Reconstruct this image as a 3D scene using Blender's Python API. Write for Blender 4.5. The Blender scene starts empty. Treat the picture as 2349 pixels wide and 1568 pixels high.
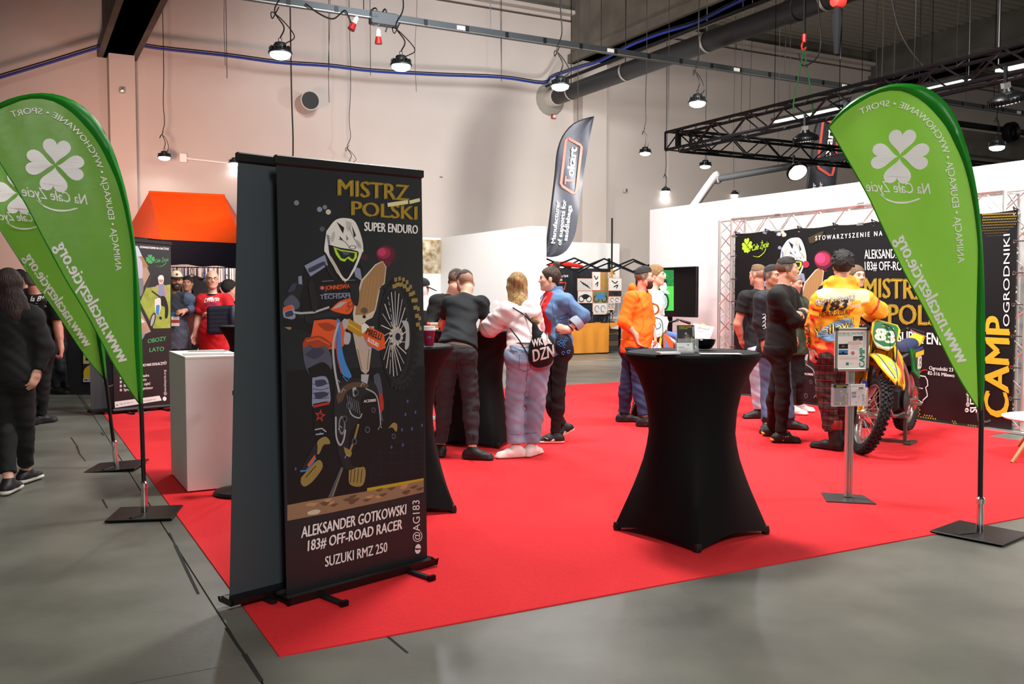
import bpy, math, random
import numpy as np
from mathutils import Vector, Matrix
from mathutils.geometry import tessellate_polygon
random.seed(7); np.random.seed(7)
SC = bpy.context.scene; COL = SC.collection
PI = math.pi
# ---------------------------------------------------------------- camera, world, lights, exposure
FPX, CX, CY, CAMH, PITCH = 2107.0, 1174.5, 784.0, 1.45, math.radians(2.96)
cam = bpy.data.cameras.new('camera'); cam_o = bpy.data.objects.new('camera', cam); COL.objects.link(cam_o)
cam.sensor_width = 36; cam.lens = 36 * FPX / 2349; cam.clip_end = 200
cam_o.location = (0, 0, CAMH); cam_o.rotation_euler = (PI / 2 - PITCH, 0, 0)
SC.camera = cam_o
SC.view_settings.view_transform = 'Standard'; SC.view_settings.look = 'None'
SC.view_settings.exposure = 0.0; SC.view_settings.gamma = 1; SC.view_settings.use_curve_mapping = False
W = bpy.data.worlds.new('hall_ambient'); SC.world = W; W.use_nodes = True
W.node_tree.nodes['Background'].inputs[0].default_value = (1.0, 0.95, 0.9, 1)
W.node_tree.nodes['Background'].inputs[1].default_value = 0.12
def lamp(kind, name, loc, target, energy, size=.3, col=(1, 1, 1), spot=None, blend=.6):
    d = bpy.data.lights.new(name, kind); o = bpy.data.objects.new(name, d); COL.objects.link(o)
    d.energy = energy; d.color = col; o.location = loc
    if kind == 'AREA': d.shape = 'DISK'; d.size = size
    else: d.shadow_soft_size = size
    if spot: d.spot_size = math.radians(spot); d.spot_blend = blend
    if target is not None:
        o.rotation_euler = (Vector(target) - Vector(loc)).to_track_quat('-Z', 'Y').to_euler()
    return o
# ---------------------------------------------------------------- pixel and booth coordinates
cp, sp = math.cos(PITCH), math.sin(PITCH)
def ray(px, py):
    a, b = (px - CX) / FPX, (CY - py) / FPX
    return Vector((a, cp + b * sp, -sp + b * cp))
CAM = Vector((0, 0, CAMH))
def G(px, py, z=0.0):
    r = ray(px, py); return CAM + r * ((z - CAMH) / r.z)
def at(px, py, d):
    r = ray(px, py); return CAM + r * (d / r.y)
A_B = math.atan2(.474, .8805)
U = Vector((math.cos(A_B), math.sin(A_B), 0)); V = Vector((-math.sin(A_B), math.cos(A_B), 0)); Z = Vector((0, 0, 1))
def B(u, v, z=0.0): return U * u + V * v + Z * z
def bu(p): return p.dot(U)
def bv(p): return p.dot(V)
def onv(px, py, v):          # pixel on the vertical plane v = const
    r = ray(px, py); return CAM + r * (v / r.dot(V))
def onu(px, py, u):
    r = ray(px, py); return CAM + r * (u / r.dot(U))
def yaw(a):                  # facing vector: 0 faces the camera side, 90 faces +x, 180 faces away
    a = math.radians(a); return Vector((math.sin(a), -math.cos(a), 0))
# ---------------------------------------------------------------- lights (stand floods, plus added fills for walls, stall and front faces)
WHITE = (1, .97, .94)
lamp('AREA', 'booth_flood', (2.9, 9.6, 5.2), B(9.5, 9.2, 1.2), 330, .9, WHITE)
lamp('AREA', 'booth_flood', (5.4, 6.6, 5.0), B(9.6, 6.0, 1.0), 230, .8, WHITE)
lamp('SPOT', 'aisle_flood', (-2.2, 15.5, 4.4), (.6, 20.5, 1.6), 1500, .4, WHITE, 62, .7)  # added fill aimed at the white partition, no lamp hangs there
lamp('AREA', 'shop_flood', (2.6, 18.6, 4.4), (2.6, 24.0, 2.2), 420, .7, WHITE)
lamp('AREA', 'carpet_flood', (.4, 7.6, 5.8), (.9, 9.2, 0), 420, 1.0, WHITE)
lamp('AREA', 'stall_lamp', (-5.6, 17.5, 2.25), (-6.0, 20.0, 1.5), 60, .5, WHITE)  # added fill under the tent, brightens the straps and rear cloth
lamp('SPOT', 'stand_wash', (-6.4, 14.0, 3.3), (-8.0, 21.5, 3.6), 1700, .4, (1, .56, .44), 84, 1.0)  # added pink light to tint the hall wall, no fixture behind it
lamp('SPOT', 'hall_lamp', (-.5, 11.0, 7.4), (-1.8, 24.0, 5.6), 4600, 1.0, (.93, .97, 1), 62, 1.0)  # added cool fill for the middle of the hall wall
lamp('SPOT', 'hall_lamp', (7.0, 14.0, 8.6), (8.6, 28.5, 5.0), 4200, 1.5, (1, .90, .82), 84, 1.0)  # added warm fill for the right part of the hall wall
lamp('AREA', 'front_hall_lamp', (2.2, -3.5, 5.6), (2.0, 5.0, .8), 520, 1.5, WHITE)  # unseen fill behind the camera, placed to brighten upright faces
# ---------------------------------------------------------------- materials
_M = {}
def lin(h):
    if isinstance(h, str):
        h = h.lstrip('#'); h = [int(h[i:i + 2], 16) / 255 for i in (0, 2, 4)]
        return tuple(c / 12.92 if c <= .04045 else ((c + .055) / 1.055) ** 2.4 for c in h)
    return tuple(h)
def mat(name, col, rough=.6, metal=0, noise=0, scale=12, bump=0, bscale=None, emit=0, trans=0, alpha=None, spec=None, col2=None, sheen=0, stretch=None):
    if name in _M: return _M[name]
    m = bpy.data.materials.new(name); m.use_nodes = True; nt = m.node_tree; b = nt.nodes['Principled BSDF']
    c = lin(col); b.inputs['Base Color'].default_value = (*c, 1); b.inputs['Roughness'].default_value = rough
    b.inputs['Metallic'].default_value = metal
    if spec is not None: b.inputs['Specular IOR Level'].default_value = spec
    if sheen: b.inputs['Sheen Weight'].default_value = sheen
    tc = None
    if noise or bump or col2:
        tc = nt.nodes.new('ShaderNodeTexCoord'); mp = nt.nodes.new('ShaderNodeMapping'); nt.links.new(tc.outputs['Object'], mp.inputs[0])
        if stretch: mp.inputs['Scale'].default_value = stretch
    if noise or col2:
        n = nt.nodes.new('ShaderNodeTexNoise'); n.inputs['Scale'].default_value = scale; n.inputs['Detail'].default_value = 6
        nt.links.new(mp.outputs[0], n.inputs['Vector'])
        r = nt.nodes.new('ShaderNodeValToRGB'); r.color_ramp.elements[0].position = .32; r.color_ramp.elements[1].position = .68
        c2 = lin(col2) if col2 else tuple(min(1, x * (1 + noise)) for x in c)
        c1 = c if col2 else tuple(x * (1 - noise) for x in c)
        r.color_ramp.elements[0].color = (*c1, 1); r.color_ramp.elements[1].color = (*c2, 1)
        nt.links.new(n.outputs['Fac'], r.inputs[0]); nt.links.new(r.outputs[0], b.inputs['Base Color'])
    if bump:
        n2 = nt.nodes.new('ShaderNodeTexNoise'); n2.inputs['Scale'].default_value = bscale or scale * 4; n2.inputs['Detail'].default_value = 4
        nt.links.new(mp.outputs[0], n2.inputs['Vector'])
        bp = nt.nodes.new('ShaderNodeBump'); bp.inputs['Strength'].default_value = bump; bp.inputs['Distance'].default_value = .02
        nt.links.new(n2.outputs['Fac'], bp.inputs['Height']); nt.links.new(bp.outputs[0], b.inputs['Normal'])
    if emit:
        b.inputs['Emission Color'].default_value = (*c, 1); b.inputs['Emission Strength'].default_value = emit
    if trans: b.inputs['Transmission Weight'].default_value = trans
    if alpha is not None: b.inputs['Alpha'].default_value = alpha
    _M[name] = m; return m
def cloth_glow(name, col, tl=.35, rough=.45):      # thin translucent fabric
    if name in _M: return _M[name]
    m = mat(name, col, rough, noise=.06, scale=3, bump=.15, bscale=7); nt = m.node_tree
    b = nt.nodes['Principled BSDF']; out = nt.nodes['Material Output']
    t = nt.nodes.new('ShaderNodeBsdfTranslucent'); t.inputs[0].default_value = (*lin(col), 1)
    mx = nt.nodes.new('ShaderNodeMixShader'); mx.inputs[0].default_value = tl
    nt.links.new(b.outputs[0], mx.inputs[1]); nt.links.new(t.outputs[0], mx.inputs[2]); nt.links.new(mx.outputs[0], out.inputs[0])
    return m
def see_through(name, col, a=.25, rough=.1):
    if name in _M: return _M[name]
    m = mat(name, col, rough); nt = m.node_tree; b = nt.nodes['Principled BSDF']; out = nt.nodes['Material Output']
    t = nt.nodes.new('ShaderNodeBsdfTransparent'); mx = nt.nodes.new('ShaderNodeMixShader'); mx.inputs[0].default_value = a
    nt.links.new(t.outputs[0], mx.inputs[1]); nt.links.new(b.outputs[0], mx.inputs[2]); nt.links.new(mx.outputs[0], out.inputs[0])
    return m
BLACK = mat('black_plastic', '#0b0b0d', .45); BLKM = mat('black_metal', '#101113', .35, .6); STEEL = mat('steel', '#b5b5b2', .3, 1)
ALU = mat('aluminium', '#c9c7c2', .32, .9); WHT = mat('white_board', '#efece8', .6); CHROME = mat('chrome', '#dddddd', .12, 1)
GOLD = mat('gold_print', '#b4921e', .6); INK = mat('white_print', '#e4e2de', .6); DARKP = mat('dark_print', '#0d0e11', .5)
# ---------------------------------------------------------------- objects
def thing(name, label, cat, loc=(0, 0, 0), rotz=0, group=None):
    o = bpy.data.objects.new(name, None); COL.objects.link(o); o.location = loc; o.rotation_euler = (0, 0, rotz)
    o.empty_display_size = .1
    o['label'] = label; o['category'] = cat
    if group: o['group'] = group
    o.matrix_basis = Matrix.Translation(Vector(loc)) @ Matrix.Rotation(rotz, 4, 'Z')
    return o
def tag(o, label, cat, group=None):
    o['label'] = label; o['category'] = cat
    if group: o['group'] = group
    return o
def link(name, me, parent=None, kind=None, label=None):
    o = bpy.data.objects.new(name, me); COL.objects.link(o)
    if parent is not None:
        o.parent = parent
        if parent.parent is None and parent.type == 'EMPTY': o.matrix_parent_inverse = parent.matrix_basis.inverted()
    if kind: o['kind'] = kind
    if label: o['label'] = label
    return o
def dup(root, M=None, label=None, group=None):
    r = root.copy(); COL.objects.link(r)
    if M is not None: r.matrix_basis = M
    if label: r['label'] = label
    if group: r['group'] = group
    for ch in root.children:
        c = ch.copy(); COL.objects.link(c); c.parent = r; c.matrix_parent_inverse = ch.matrix_parent_inverse
        for g in ch.children:
            d = g.copy(); COL.objects.link(d); d.parent = c; d.matrix_parent_inverse = g.matrix_parent_inverse
    return r
def perp(d):
    d = d.normalized(); a = Vector((0, 0, 1)) if abs(d.z) < .9 else Vector((1, 0, 0))
    x = d.cross(a).normalized(); return x, d.cross(x).normalized()
class MB:
    def __init__(s): s.v = []; s.f = []; s.m = []; s.cur = 0
    def add(s, vs, fs):
        o = len(s.v); s.v += [tuple(x) for x in vs]
        for f in fs: s.f.append([i + o for i in f]); s.m.append(s.cur)
        return s
    def box(s, c, size, rot=0, ax=None, bev=0):
        c = Vector(c); hx, hy, hz = [q / 2 for q in size]
        if ax: X, Y, Zz = ax
        else: X = Vector((math.cos(rot), math.sin(rot), 0)); Y = Vector((-math.sin(rot), math.cos(rot), 0)); Zz = Z
        if not bev:
            vs = [c + X * (hx * i) + Y * (hy * j) + Zz * (hz * k) for i in (-1, 1) for j in (-1, 1) for k in (-1, 1)]
            return s.add(vs, [(0, 1, 3, 2), (4, 6, 7, 5), (0, 4, 5, 1), (2, 3, 7, 6), (0, 2, 6, 4), (1, 5, 7, 3)])
        b = min(bev, hx * .9, hy * .9, hz * .9); vs = []
        for zz, e in ((-hz, b), (-hz + b, 0), (hz - b, 0), (hz, b)):
            for (i, j) in ((-1, -1), (1, -1), (1, 1), (-1, 1)):
                x, y = hx - e, hy - e
                p = [(i * (x - b), j * y), (i * x, j * (y - b))]
                if i * j < 0: p = p[::-1]
                # keep counter-clockwise order round the outline
                for q in (p[::-1] if (i, j) in ((-1, -1), (1, 1)) and False else p): vs.append(c + X * q[0] + Y * q[1] + Zz * zz)
        fs = []
        order = sorted(range(8), key=lambda q: math.atan2((vs[q] - c).dot(Y) / max(hy, 1e-6), (vs[q] - c).dot(X) / max(hx, 1e-6)))
        for r in range(3):
            for q in range(8):
                a0, a1 = order[q], order[(q + 1) % 8]; fs.append((r * 8 + a0, r * 8 + a1, r * 8 + 8 + a1, r * 8 + 8 + a0))
        fs.append([order[q] for q in range(7, -1, -1)]); fs.append([24 + order[q] for q in range(8)])
        return s.add(vs, fs)
    def bb(s, c, su, sv, sz, bev=0): return s.box(c, (su, sv, sz), A_B, bev=bev)
    def tube(s, pts, r, n=8, cap=True, flat=None):
        pts = [Vector(p) for p in pts]; rs = r if isinstance(r, (list, tuple)) else [r] * len(pts); vs = []; fs = []
        px = None
        for i, p in enumerate(pts):
            d = (pts[min(i + 1, len(pts) - 1)] - pts[max(i - 1, 0)])
            if d.length < 1e-9: d = Vector((0, 0, 1))
            d.normalize()
            if px is None: x, y = perp(d)
            else:
                x = px - d * px.dot(d)
                if x.length < 1e-6: x, _ = perp(d)
                x.normalize(); y = d.cross(x)
            px = x
            for k in range(n):
                a = 2 * PI * k / n; vs.append(p + x * (rs[i] * math.cos(a)) + y * (rs[i] * (flat or 1) * math.sin(a)))
        for i in range(len(pts) - 1):
            for k in range(n):
                fs.append((i * n + k, i * n + (k + 1) % n, (i + 1) * n + (k + 1) % n, (i + 1) * n + k))
        if cap: fs.append(list(range(n - 1, -1, -1))); fs.append([(len(pts) - 1) * n + k for k in range(n)])
        return s.add(vs, fs)
    def lathe(s, prof, c, axis=(0, 0, 1), n=24, cap=True):
        c = Vector(c); ax = Vector(axis).normalized(); x, y = perp(ax); vs = []; fs = []
        for (r, h) in prof:
            for k in range(n):
                a = 2 * PI * k / n; vs.append(c + ax * h + x * (r * math.cos(a)) + y * (r * math.sin(a)))
        for i in range(len(prof) - 1):
            for k in range(n):
                q = (i * n + k, i * n + (k + 1) % n, (i + 1) * n + (k + 1) % n, (i + 1) * n + k); fs.append(q[::-1])
        if cap: fs.append(list(range(n))); fs.append([(len(prof) - 1) * n + k for k in range(n - 1, -1, -1)])
        return s.add(vs, fs)
    def prism(s, poly, d):       # planar polygon pulled along d
        poly = [Vector(p) for p in poly]; d = Vector(d); n = len(poly)
        t = tessellate_polygon([poly]); vs = poly + [p + d for p in poly]; fs = [tuple(q) for q in t] + [tuple(i + n for i in q[::-1]) for q in t]
        fs += [(i, (i + 1) % n, (i + 1) % n + n, i + n) for i in range(n)]
        return s.add(vs, fs)
    def grid(s, rows):
        n = len(rows[0]); vs = [p for r in rows for p in r]
        return s.add(vs, [(i * n + k, i * n + k + 1, (i + 1) * n + k + 1, (i + 1) * n + k) for i in range(len(rows) - 1) for k in range(n - 1)])
    def ball(s, c, r, n=10, sc=(1, 1, 1)):
        c = Vector(c); rows = []
        for i in range(n // 2 + 1):
            t = PI * i / (n // 2); rows.append([c + Vector((r * sc[0] * math.sin(t) * math.cos(2 * PI * k / n), r * sc[1] * math.sin(t) * math.sin(2 * PI * k / n), r * sc[2] * math.cos(t))) for k in range(n + 1)])
        return s.grid(rows[::-1])
    def build(s, name, mats, parent=None, smooth=False, kind=None, label=None, solid=0):
        me = bpy.data.meshes.new(name); me.from_pydata(s.v, [], s.f)
        for m in (mats if isinstance(mats, (list, tuple)) else [mats]): me.materials.append(m)
        me.polygons.foreach_set('material_index', s.m)
        if smooth:
            me.polygons.foreach_set('use_smooth', [True] * len(me.polygons))
            try: me.set_sharp_from_angle(angle=math.radians(40))
            except Exception: pass
        me.update()
        o = link(name, me, parent, kind, label)
        if solid:
            md = o.modifiers.new('thickness', 'SOLIDIFY'); md.thickness = solid; md.offset = 0
        return o
def struct(o): o['kind'] = 'structure'; return o
def bez(pts, n=8):              # smooth curve through points (Catmull-Rom)
    pts = [Vector(p) for p in pts]; P = [pts[0] * 2 - pts[1]] + pts + [pts[-1] * 2 - pts[-2]]; out = []
    for i in range(1, len(P) - 2):
        for k in range(n):
            t = k / n; a, b, c, d = P[i - 1:i + 3]
            out.append(.5 * ((2 * b) + (c - a) * t + (2 * a - 5 * b + 4 * c - d) * t * t + (3 * b - a - 3 * c + d) * t ** 3))
    return out + [pts[-1]]
# ---------------------------------------------------------------- flat prints: layered polygons and lettering on a plane
_TX = {}
def text_mesh(s, off=0.0):
    key = (s, off)
    if key in _TX: return _TX[key]
    cu = bpy.data.curves.new('lettering', 'FONT'); cu.body = s; cu.offset = off; cu.resolution_u = 3
    o = bpy.data.objects.new('lettering', cu); me = o.to_mesh()
    v = np.array([x.co[:2] for x in me.vertices]) if len(me.vertices) else np.zeros((0, 2)); f = [list(p.vertices) for p in me.polygons]
    o.to_mesh_clear(); bpy.data.objects.remove(o); bpy.data.curves.remove(cu)
    _TX[key] = (v, f); return v, f
CAP = .729                      # cap height of the built-in font at size 1 (measured below)
try:
    _v, _ = text_mesh('H'); CAP = float(_v[:, 1].max())
except Exception: pass
def heart(cx, cy, ang, L, Wd, n=14):      # tip at (cx,cy), lobes away along ang
    out = []
    for k in range(2 * n):
        t = 2 * PI * k / (2 * n); x = 16 * math.sin(t) ** 3 / 16; y = (13 * math.cos(t) - 5 * math.cos(2 * t) - 2 * math.cos(3 * t) - math.cos(4 * t) + 17) / 29
        X, Y = x * Wd / 2, y * L
        out.append((cx + math.cos(ang) * Y - math.sin(ang) * X, cy + math.sin(ang) * Y + math.cos(ang) * X))
    return out
class Art:
    """flat print on the plane O + s*ex + t*ez, facing n; polygons may be given as photo pixels that are cast onto that plane"""
    def __init__(s, O, ex, ez, n, step=.000012, warp=None):
        s.O, s.ex, s.ez, s.n = Vector(O), Vector(ex), Vector(ez), Vector(n); s.step = step; s.v = []; s.f = []; s.mi = []; s.mats = []; s.lay = 0; s.warp = warp; s.rec = []
    def st(s, px, py):
        r = ray(px, py); p = CAM + r * ((s.O - CAM).dot(s.n) / r.dot(s.n)) - s.O
        return (p.dot(s.ex), p.dot(s.ez))
    def P(s, a, b, lay):
        w = s.warp(a, b) if s.warp else 0
        return s.O + s.ex * a + s.ez * b + s.n * (lay * s.step + w)
    def raw(s, pts, faces, m):
        s.lay += 1
        if m not in s.mats: s.mats.append(m)
        i = s.mats.index(m); o = len(s.v); s.v += [tuple(s.P(a, b, s.lay)) for a, b in pts]
        for f in faces: s.f.append([k + o for k in f]); s.mi.append(i)
        s.rec.append((list(pts), faces, m))
    def poly(s, pts, m, px=True):
        if px: pts = [s.st(*p) for p in pts]
        s.raw(pts, [tuple(t) for t in tessellate_polygon([[Vector((a, b, 0)) for a, b in pts]])], m); return s
    def curve(s, pts, m, px=True, n=4):
        q = [(p.x, p.y) for p in bez([(a, b, 0) for a, b in list(pts) + [pts[0]]], n)[:-1]]; return s.poly(q, m, px)
    def line(s, pts, w, m, px=True, smooth=False):
        if px: pts = [s.st(*p) for p in pts]
        if smooth: pts = [(p.x, p.y) for p in bez([(a, b, 0) for a, b in pts], 5)]
        L = []; R = []
        for i, p in enumerate(pts):
            a = pts[max(0, i - 1)]; b = pts[min(len(pts) - 1, i + 1)]; dx, dy = b[0] - a[0], b[1] - a[1]; q = math.hypot(dx, dy) or 1
            ww = w[i * (len(w) - 1) // max(1, len(pts) - 1)] if isinstance(w, (list, tuple)) else w
            L.append((p[0] - dy / q * ww / 2, p[1] + dx / q * ww / 2)); R.append((p[0] + dy / q * ww / 2, p[1] - dx / q * ww / 2))
        n = len(pts); s.raw(L + R, [(i, i + 1, n + i + 1, n + i) for i in range(n - 1)], m); return s
    def ell(s, cx, cy, rx, ry, m, px=True, n=16, rot=0):
        return s.poly([(cx + rx * math.cos(2 * PI * k / n) * math.cos(rot) - ry * math.sin(2 * PI * k / n) * math.sin(rot), cy + rx * math.cos(2 * PI * k / n) * math.sin(rot) + ry * math.sin(2 * PI * k / n) * math.cos(rot)) for k in range(n)], m, px)
    def text(s, t, p0, p1, p2, m, px=True, off=0.0, fit=None):
        """baseline p0 to p1, cap top above p0 at p2"""
        if px: p0, p1, p2 = s.st(*p0), s.st(*p1), s.st(*p2)
        x_ = max(0, off); v, f = text_mesh(t, min(off, 0.0))
        if not len(v): return s
        v0, _ = text_mesh(fit or t, 0.0); x0, x1 = v0[:, 0].min(), v0[:, 0].max()
        for d_ in ((-1, 1) if x_ else (0,)):       # heavy weights: two passes side by side, one print layer apart
            a = (v[:, 0] + d_ * x_ * 1.1 - x0) / max(1e-6, x1 - x0); b = (v[:, 1] + d_ * x_ * .35) / CAP
            pts = [(p0[0] + (p1[0] - p0[0]) * i + (p2[0] - p0[0]) * j, p0[1] + (p1[1] - p0[1]) * i + (p2[1] - p0[1]) * j) for i, j in zip(a, b)]
            s.raw(pts, f, m)
        return s
    def text_path(s, t, path, h, m, px=True, off=0.0, flip=1):
        if px: path = [s.st(*p) for p in path]
        q = [(p.x, p.y) for p in bez([(a, b, 0) for a, b in path], 8)]; q = np.array(q)
        seg = np.hypot(*np.diff(q, axis=0).T); S = np.concatenate([[0], np.cumsum(seg)])
        v, f = text_mesh(t, min(off, 0.0)); a = (v[:, 0] - v[:, 0].min()) / (np.ptp(v[:, 0])) * S[-1]; b = v[:, 1] / CAP * h
        i = np.clip(np.searchsorted(S, a) - 1, 0, len(seg) - 1); tt = (a - S[i]) / seg[i]
        d = np.diff(q, axis=0) / seg[:, None]; D = np.array([d[max(0, k - 2):k + 3].mean(0) for k in range(len(d))]); D /= np.hypot(*D.T)[:, None]
        p = q[i] + d[i] * (tt * seg[i])[:, None] + np.stack([-D[i][:, 1], D[i][:, 0]], 1) * (b * flip)[:, None]
        s.raw([tuple(x) for x in p], f, m)
        if off > 0: s.raw([tuple(x) for x in p + d[i] * (off * h * 1.4)], f, m)
        return s
    def stamp(s, recs, fn):                 # reuse another print's polygons, moved by fn(a, b)
        for pts, faces, m in recs: s.raw([fn(a, b) for a, b in pts], faces, m)
    def build(s, name, parent):
        me = bpy.data.meshes.new(name); me.from_pydata(s.v, [], s.f)
        for m in s.mats: me.materials.append(m)
        me.polygons.foreach_set('material_index', s.mi); me.update()
        return link(name, me, parent)
# ================================================================ STRUCTURE
UB = 9.17; UW = 9.62; HW = 2.9; VW = 22.3; CU0, CV0, CV1 = .889, 3.62, 12.48
CONC = mat('floor_concrete', '#6d6d64', .38, noise=.28, scale=1.6, bump=.04, bscale=30)
ntc = CONC.node_tree                       # worn, blotchy gloss on the power-floated concrete
_n = ntc.nodes.new('ShaderNodeTexNoise'); _n.inputs['Scale'].default_value = .9; _n.inputs['Detail'].default_value = 8
_r = ntc.nodes.new('ShaderNodeMapRange'); _r.inputs[3].default_value = .24; _r.inputs[4].default_value = .55
_c = ntc.nodes.new('ShaderNodeTexCoord'); ntc.links.new(_c.outputs['Object'], _n.inputs['Vector']); ntc.links.new(_n.outputs['Fac'], _r.inputs[0])
ntc.links.new(_r.outputs[0], ntc.nodes['Principled BSDF'].inputs['Roughness'])
JOINT = mat('joint_filler', '#8d8c84', .8); JDARK = mat('joint_crack', '#1b1b19', .9)
WALLM = mat('hall_wall_paint', '#c0b5ad', .85, noise=.05, scale=.5); RAWC = mat('raw_concrete', '#6d675d', .9, noise=.25, scale=1.2, bump=.2, bscale=9)
RAWD = mat('raw_concrete_dark', '#57534c', .9, noise=.25, scale=1.2); STAND = mat('stand_wall_paint', '#eeecea', .55); DECK = mat('roof_deck', '#a39c90', .6, .2)
m = MB(); m.bb(B(10, 10, -.06), 60, 60, .08); floor = struct(m.build('floor', JOINT))
vj = [-8.0, -2.0, bv(G(1000, 1437)), 9.4, 15.4, 21.4, 27.4]; uj = [-20, -14, -8, -3.4, bu(G(560, 1500)), 6.6, 12.6, 18.6, 24.6, 36]
for i in range(len(uj) - 1):
    for k in range(len(vj) - 1):
        g = .004; m = MB(); u0, u1, v0, v1 = uj[i] + g, uj[i + 1] - g, vj[k] + g, vj[k + 1] - g
        m.bb(B((u0 + u1) / 2, (v0 + v1) / 2, -.01), u1 - u0, v1 - v0, .02); m.build('slab', CONC, floor)
m = MB()                                   # cracked joint edges along the aisle
for pts in [[(520, 1440), (545, 1480), (560, 1500), (600, 1562)], [(388, 1222), (402, 1250), (425, 1300), (455, 1362)], [(163, 1003), (176, 1022), (182, 1040), (196, 1057)], [(172, 895), (185, 915), (202, 941)], [(890, 1460), (935, 1497)], [(232, 992), (238, 998)], [(205, 880), (222, 900)], [(235, 1145), (246, 1165)]]:
    q = [G(*p) for p in pts]
    for a, b in zip(q, q[1:]):
        d = (b - a).normalized(); n = Vector((-d.y, d.x, 0)) * random.uniform(.006, .013); m.prism([a - n, a + n, b + n * .8, b - n * .8], (0, 0, .0012))
m.build('joint_crack', JDARK, floor)
m = MB()
def wallpx(px, py): return onv(px, py, VW)
zl0 = wallpx(1300, 50).z; zceil = wallpx(1739, 70).z
m.bb(B(12, VW + .2, zl0 / 2), 60, .4, zl0); wall_back = struct(m.build('wall_back', WALLM))
m = MB(); m.bb(B(12, VW + .1, zl0 + .22), 60, .62, .10); m.bb(B(12, VW + .25, zl0 + .13), 60, .4, .1); struct(m.build('trim_1', WALLM))
m = MB(); m.bb(B(12, VW + .3, (zl0 + .27 + zceil) / 2), 60, .4, zceil - zl0 - .27); struct(m.build('beam_back', RAWC))
# roof deck: trapezoidal sheets, ribs run along u
m = MB(); v = -6.0; rows = []
while v < VW + .4:
    for dv, dz in ((0, 0), (.05, .06), (.15, .06), (.20, 0)): rows.append([B(-8, v + dv, zceil + dz), B(40, v + dv, zceil + dz)])
    v += .30
m.grid(rows); struct(m.build('ceiling', DECK, kind='structure'))
def girder(px0, px1, py, name, mt, zt=None):
    a = wallpx(px0, py); b = wallpx(px1, py); u0, u1, z0 = bu(a), bu(b), a.z; zt = zt or zceil; m = MB()
    m.bb(B((u0 + u1) / 2, VW / 2 - 3, (z0 + zt) / 2), u1 - u0, VW + 6, zt - z0)
    m.bb(B((u0 + u1) / 2, VW / 2 - 3, z0 + .12), u1 - u0 + .24, VW + 6, .24)
    struct(m.build(name, mt)); return u0, u1, z0
g1 = girder(236, 300, 132, 'beam_1', RAWD); g2 = girder(1310, 1368, 147, 'beam_2', RAWC); g3 = girder(1997, 2060, 192, 'beam_3', RAWD)
for k, (g, nm) in enumerate(((g1, 'column_1'), (g2, 'column_2'), (g3, 'column_3'))):
    m = MB(); m.bb(B((g[0] + g[1]) / 2 + .05, VW - .15, g[2] / 2), g[1] - g[0] - .05, .7, g[2]); struct(m.build(nm, WALLM))
# the two stand walls (continuing one line) and the low back wall of the neighbouring stand
v0 = -1.0; v1 = bv(onu(1490, 600, UW)); vs0 = bv(onu(1216, 600, UW)); vs1 = VW - .35
m = MB(); m.bb(B(UW + .06, (v0 + v1) / 2, HW / 2), .12, v1 - v0, HW); struct(m.build('wall_right', STAND))
m = MB(); m.bb(B(UW + .2, (vs0 + vs1) / 2, HW / 2), .4, vs1 - vs0, HW); struct(m.build('wall_partition', STAND))
m = MB(); m.bb(B((5.8 + UW) / 2, VW - .5, HW / 2), UW - 5.8, .1, HW); struct(m.build('wall_poster_side', STAND))
ua, ub_ = UW + .4, 15.2
m = MB(); m.bb(B((ua + ub_) / 2, VW - .5, HW / 2), ub_ - ua, .1, HW); struct(m.build('wall_shop_back', STAND))
# ---- printed photo on the far wall (dry yellow shrubs on a pale slope)
SCRUB = mat('scrub_print', '#8d6f38', .7, scale=7, col2='#d8cdb4'); SKYP = mat('print_paper', '#e9e6e0', .7)
p0 = onv(905, 545, VW - .56); p1 = onv(1010, 545, VW - .56); pb = onv(1010, 628, VW - .56).z
m = MB(); m.bb((p0 + p1) / 2 - Z * ((p0.z - pb) / 2 + .02), bu(p1) - bu(p0), .02, p0.z - pb - .04); o = m.build('photo_print', SCRUB)
tag(o, 'large photo print of dry yellow shrubs on the white stand wall', 'photo print')
# ---- carpet (notched where the printed wall stands on bare floor)
RED = mat('red_carpet', '#e3242b', .95, noise=.06, scale=60, bump=.25, bscale=260, spec=.4)
m = MB(); cu1 = 9.0; nv = bv(onu(2257, 1000, 8.72)); z6 = .006
m.prism([B(CU0, CV0, 0), B(8.72, CV0, 0), B(8.72, 5.95, 0), B(9.12, 5.97, 0), B(9.12, CV1, 0), B(CU0, CV1, 0)], (0, 0, z6))
carpet = tag(m.build('carpet', RED), 'bright red exhibition carpet covering the stand floor', 'carpet')
# ---- wall fittings
m = MB(); c = wallpx(697, 240); e = c - V * .55; m.lathe([(.23, 0), (.23, .55)], c, -V, 24)
stub = thing('pipe_stub', 'short white pipe stub with a black cap on the hall wall', 'pipe', c); m.build('sleeve', WALLM, stub, True)
m = MB(); m.lathe([(.205, .54), (.205, .57)], c, -V, 24); m.build('cap', BLACK, stub, True)
zp = wallpx(1262, 228)
pipe = thing('ventilation_pipe', 'thick black drain pipe running from the hall wall under the roof beam', 'pipe', zp)
m = MB(); m.lathe([(.215, 0), (.215, 9.0), (.235, 9.0), (.235, 9.25), (.215, 9.25), (.215, 21)], zp, -V, 20); m.build('tube', mat('pipe_black', '#15171b', .4), pipe, True)
m = MB(); m.lathe([(.46, 0), (.40, .05), (.26, .07)], zp, -V, 18); m.build('mortar_collar', mat('mortar', '#8a847a', .95, bump=.6, bscale=20), pipe)
m = MB(); m.lathe([(.235, .05), (.235, .4)], zp, -V, 18); m.build('wall_sleeve', WALLM, pipe, True)
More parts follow.
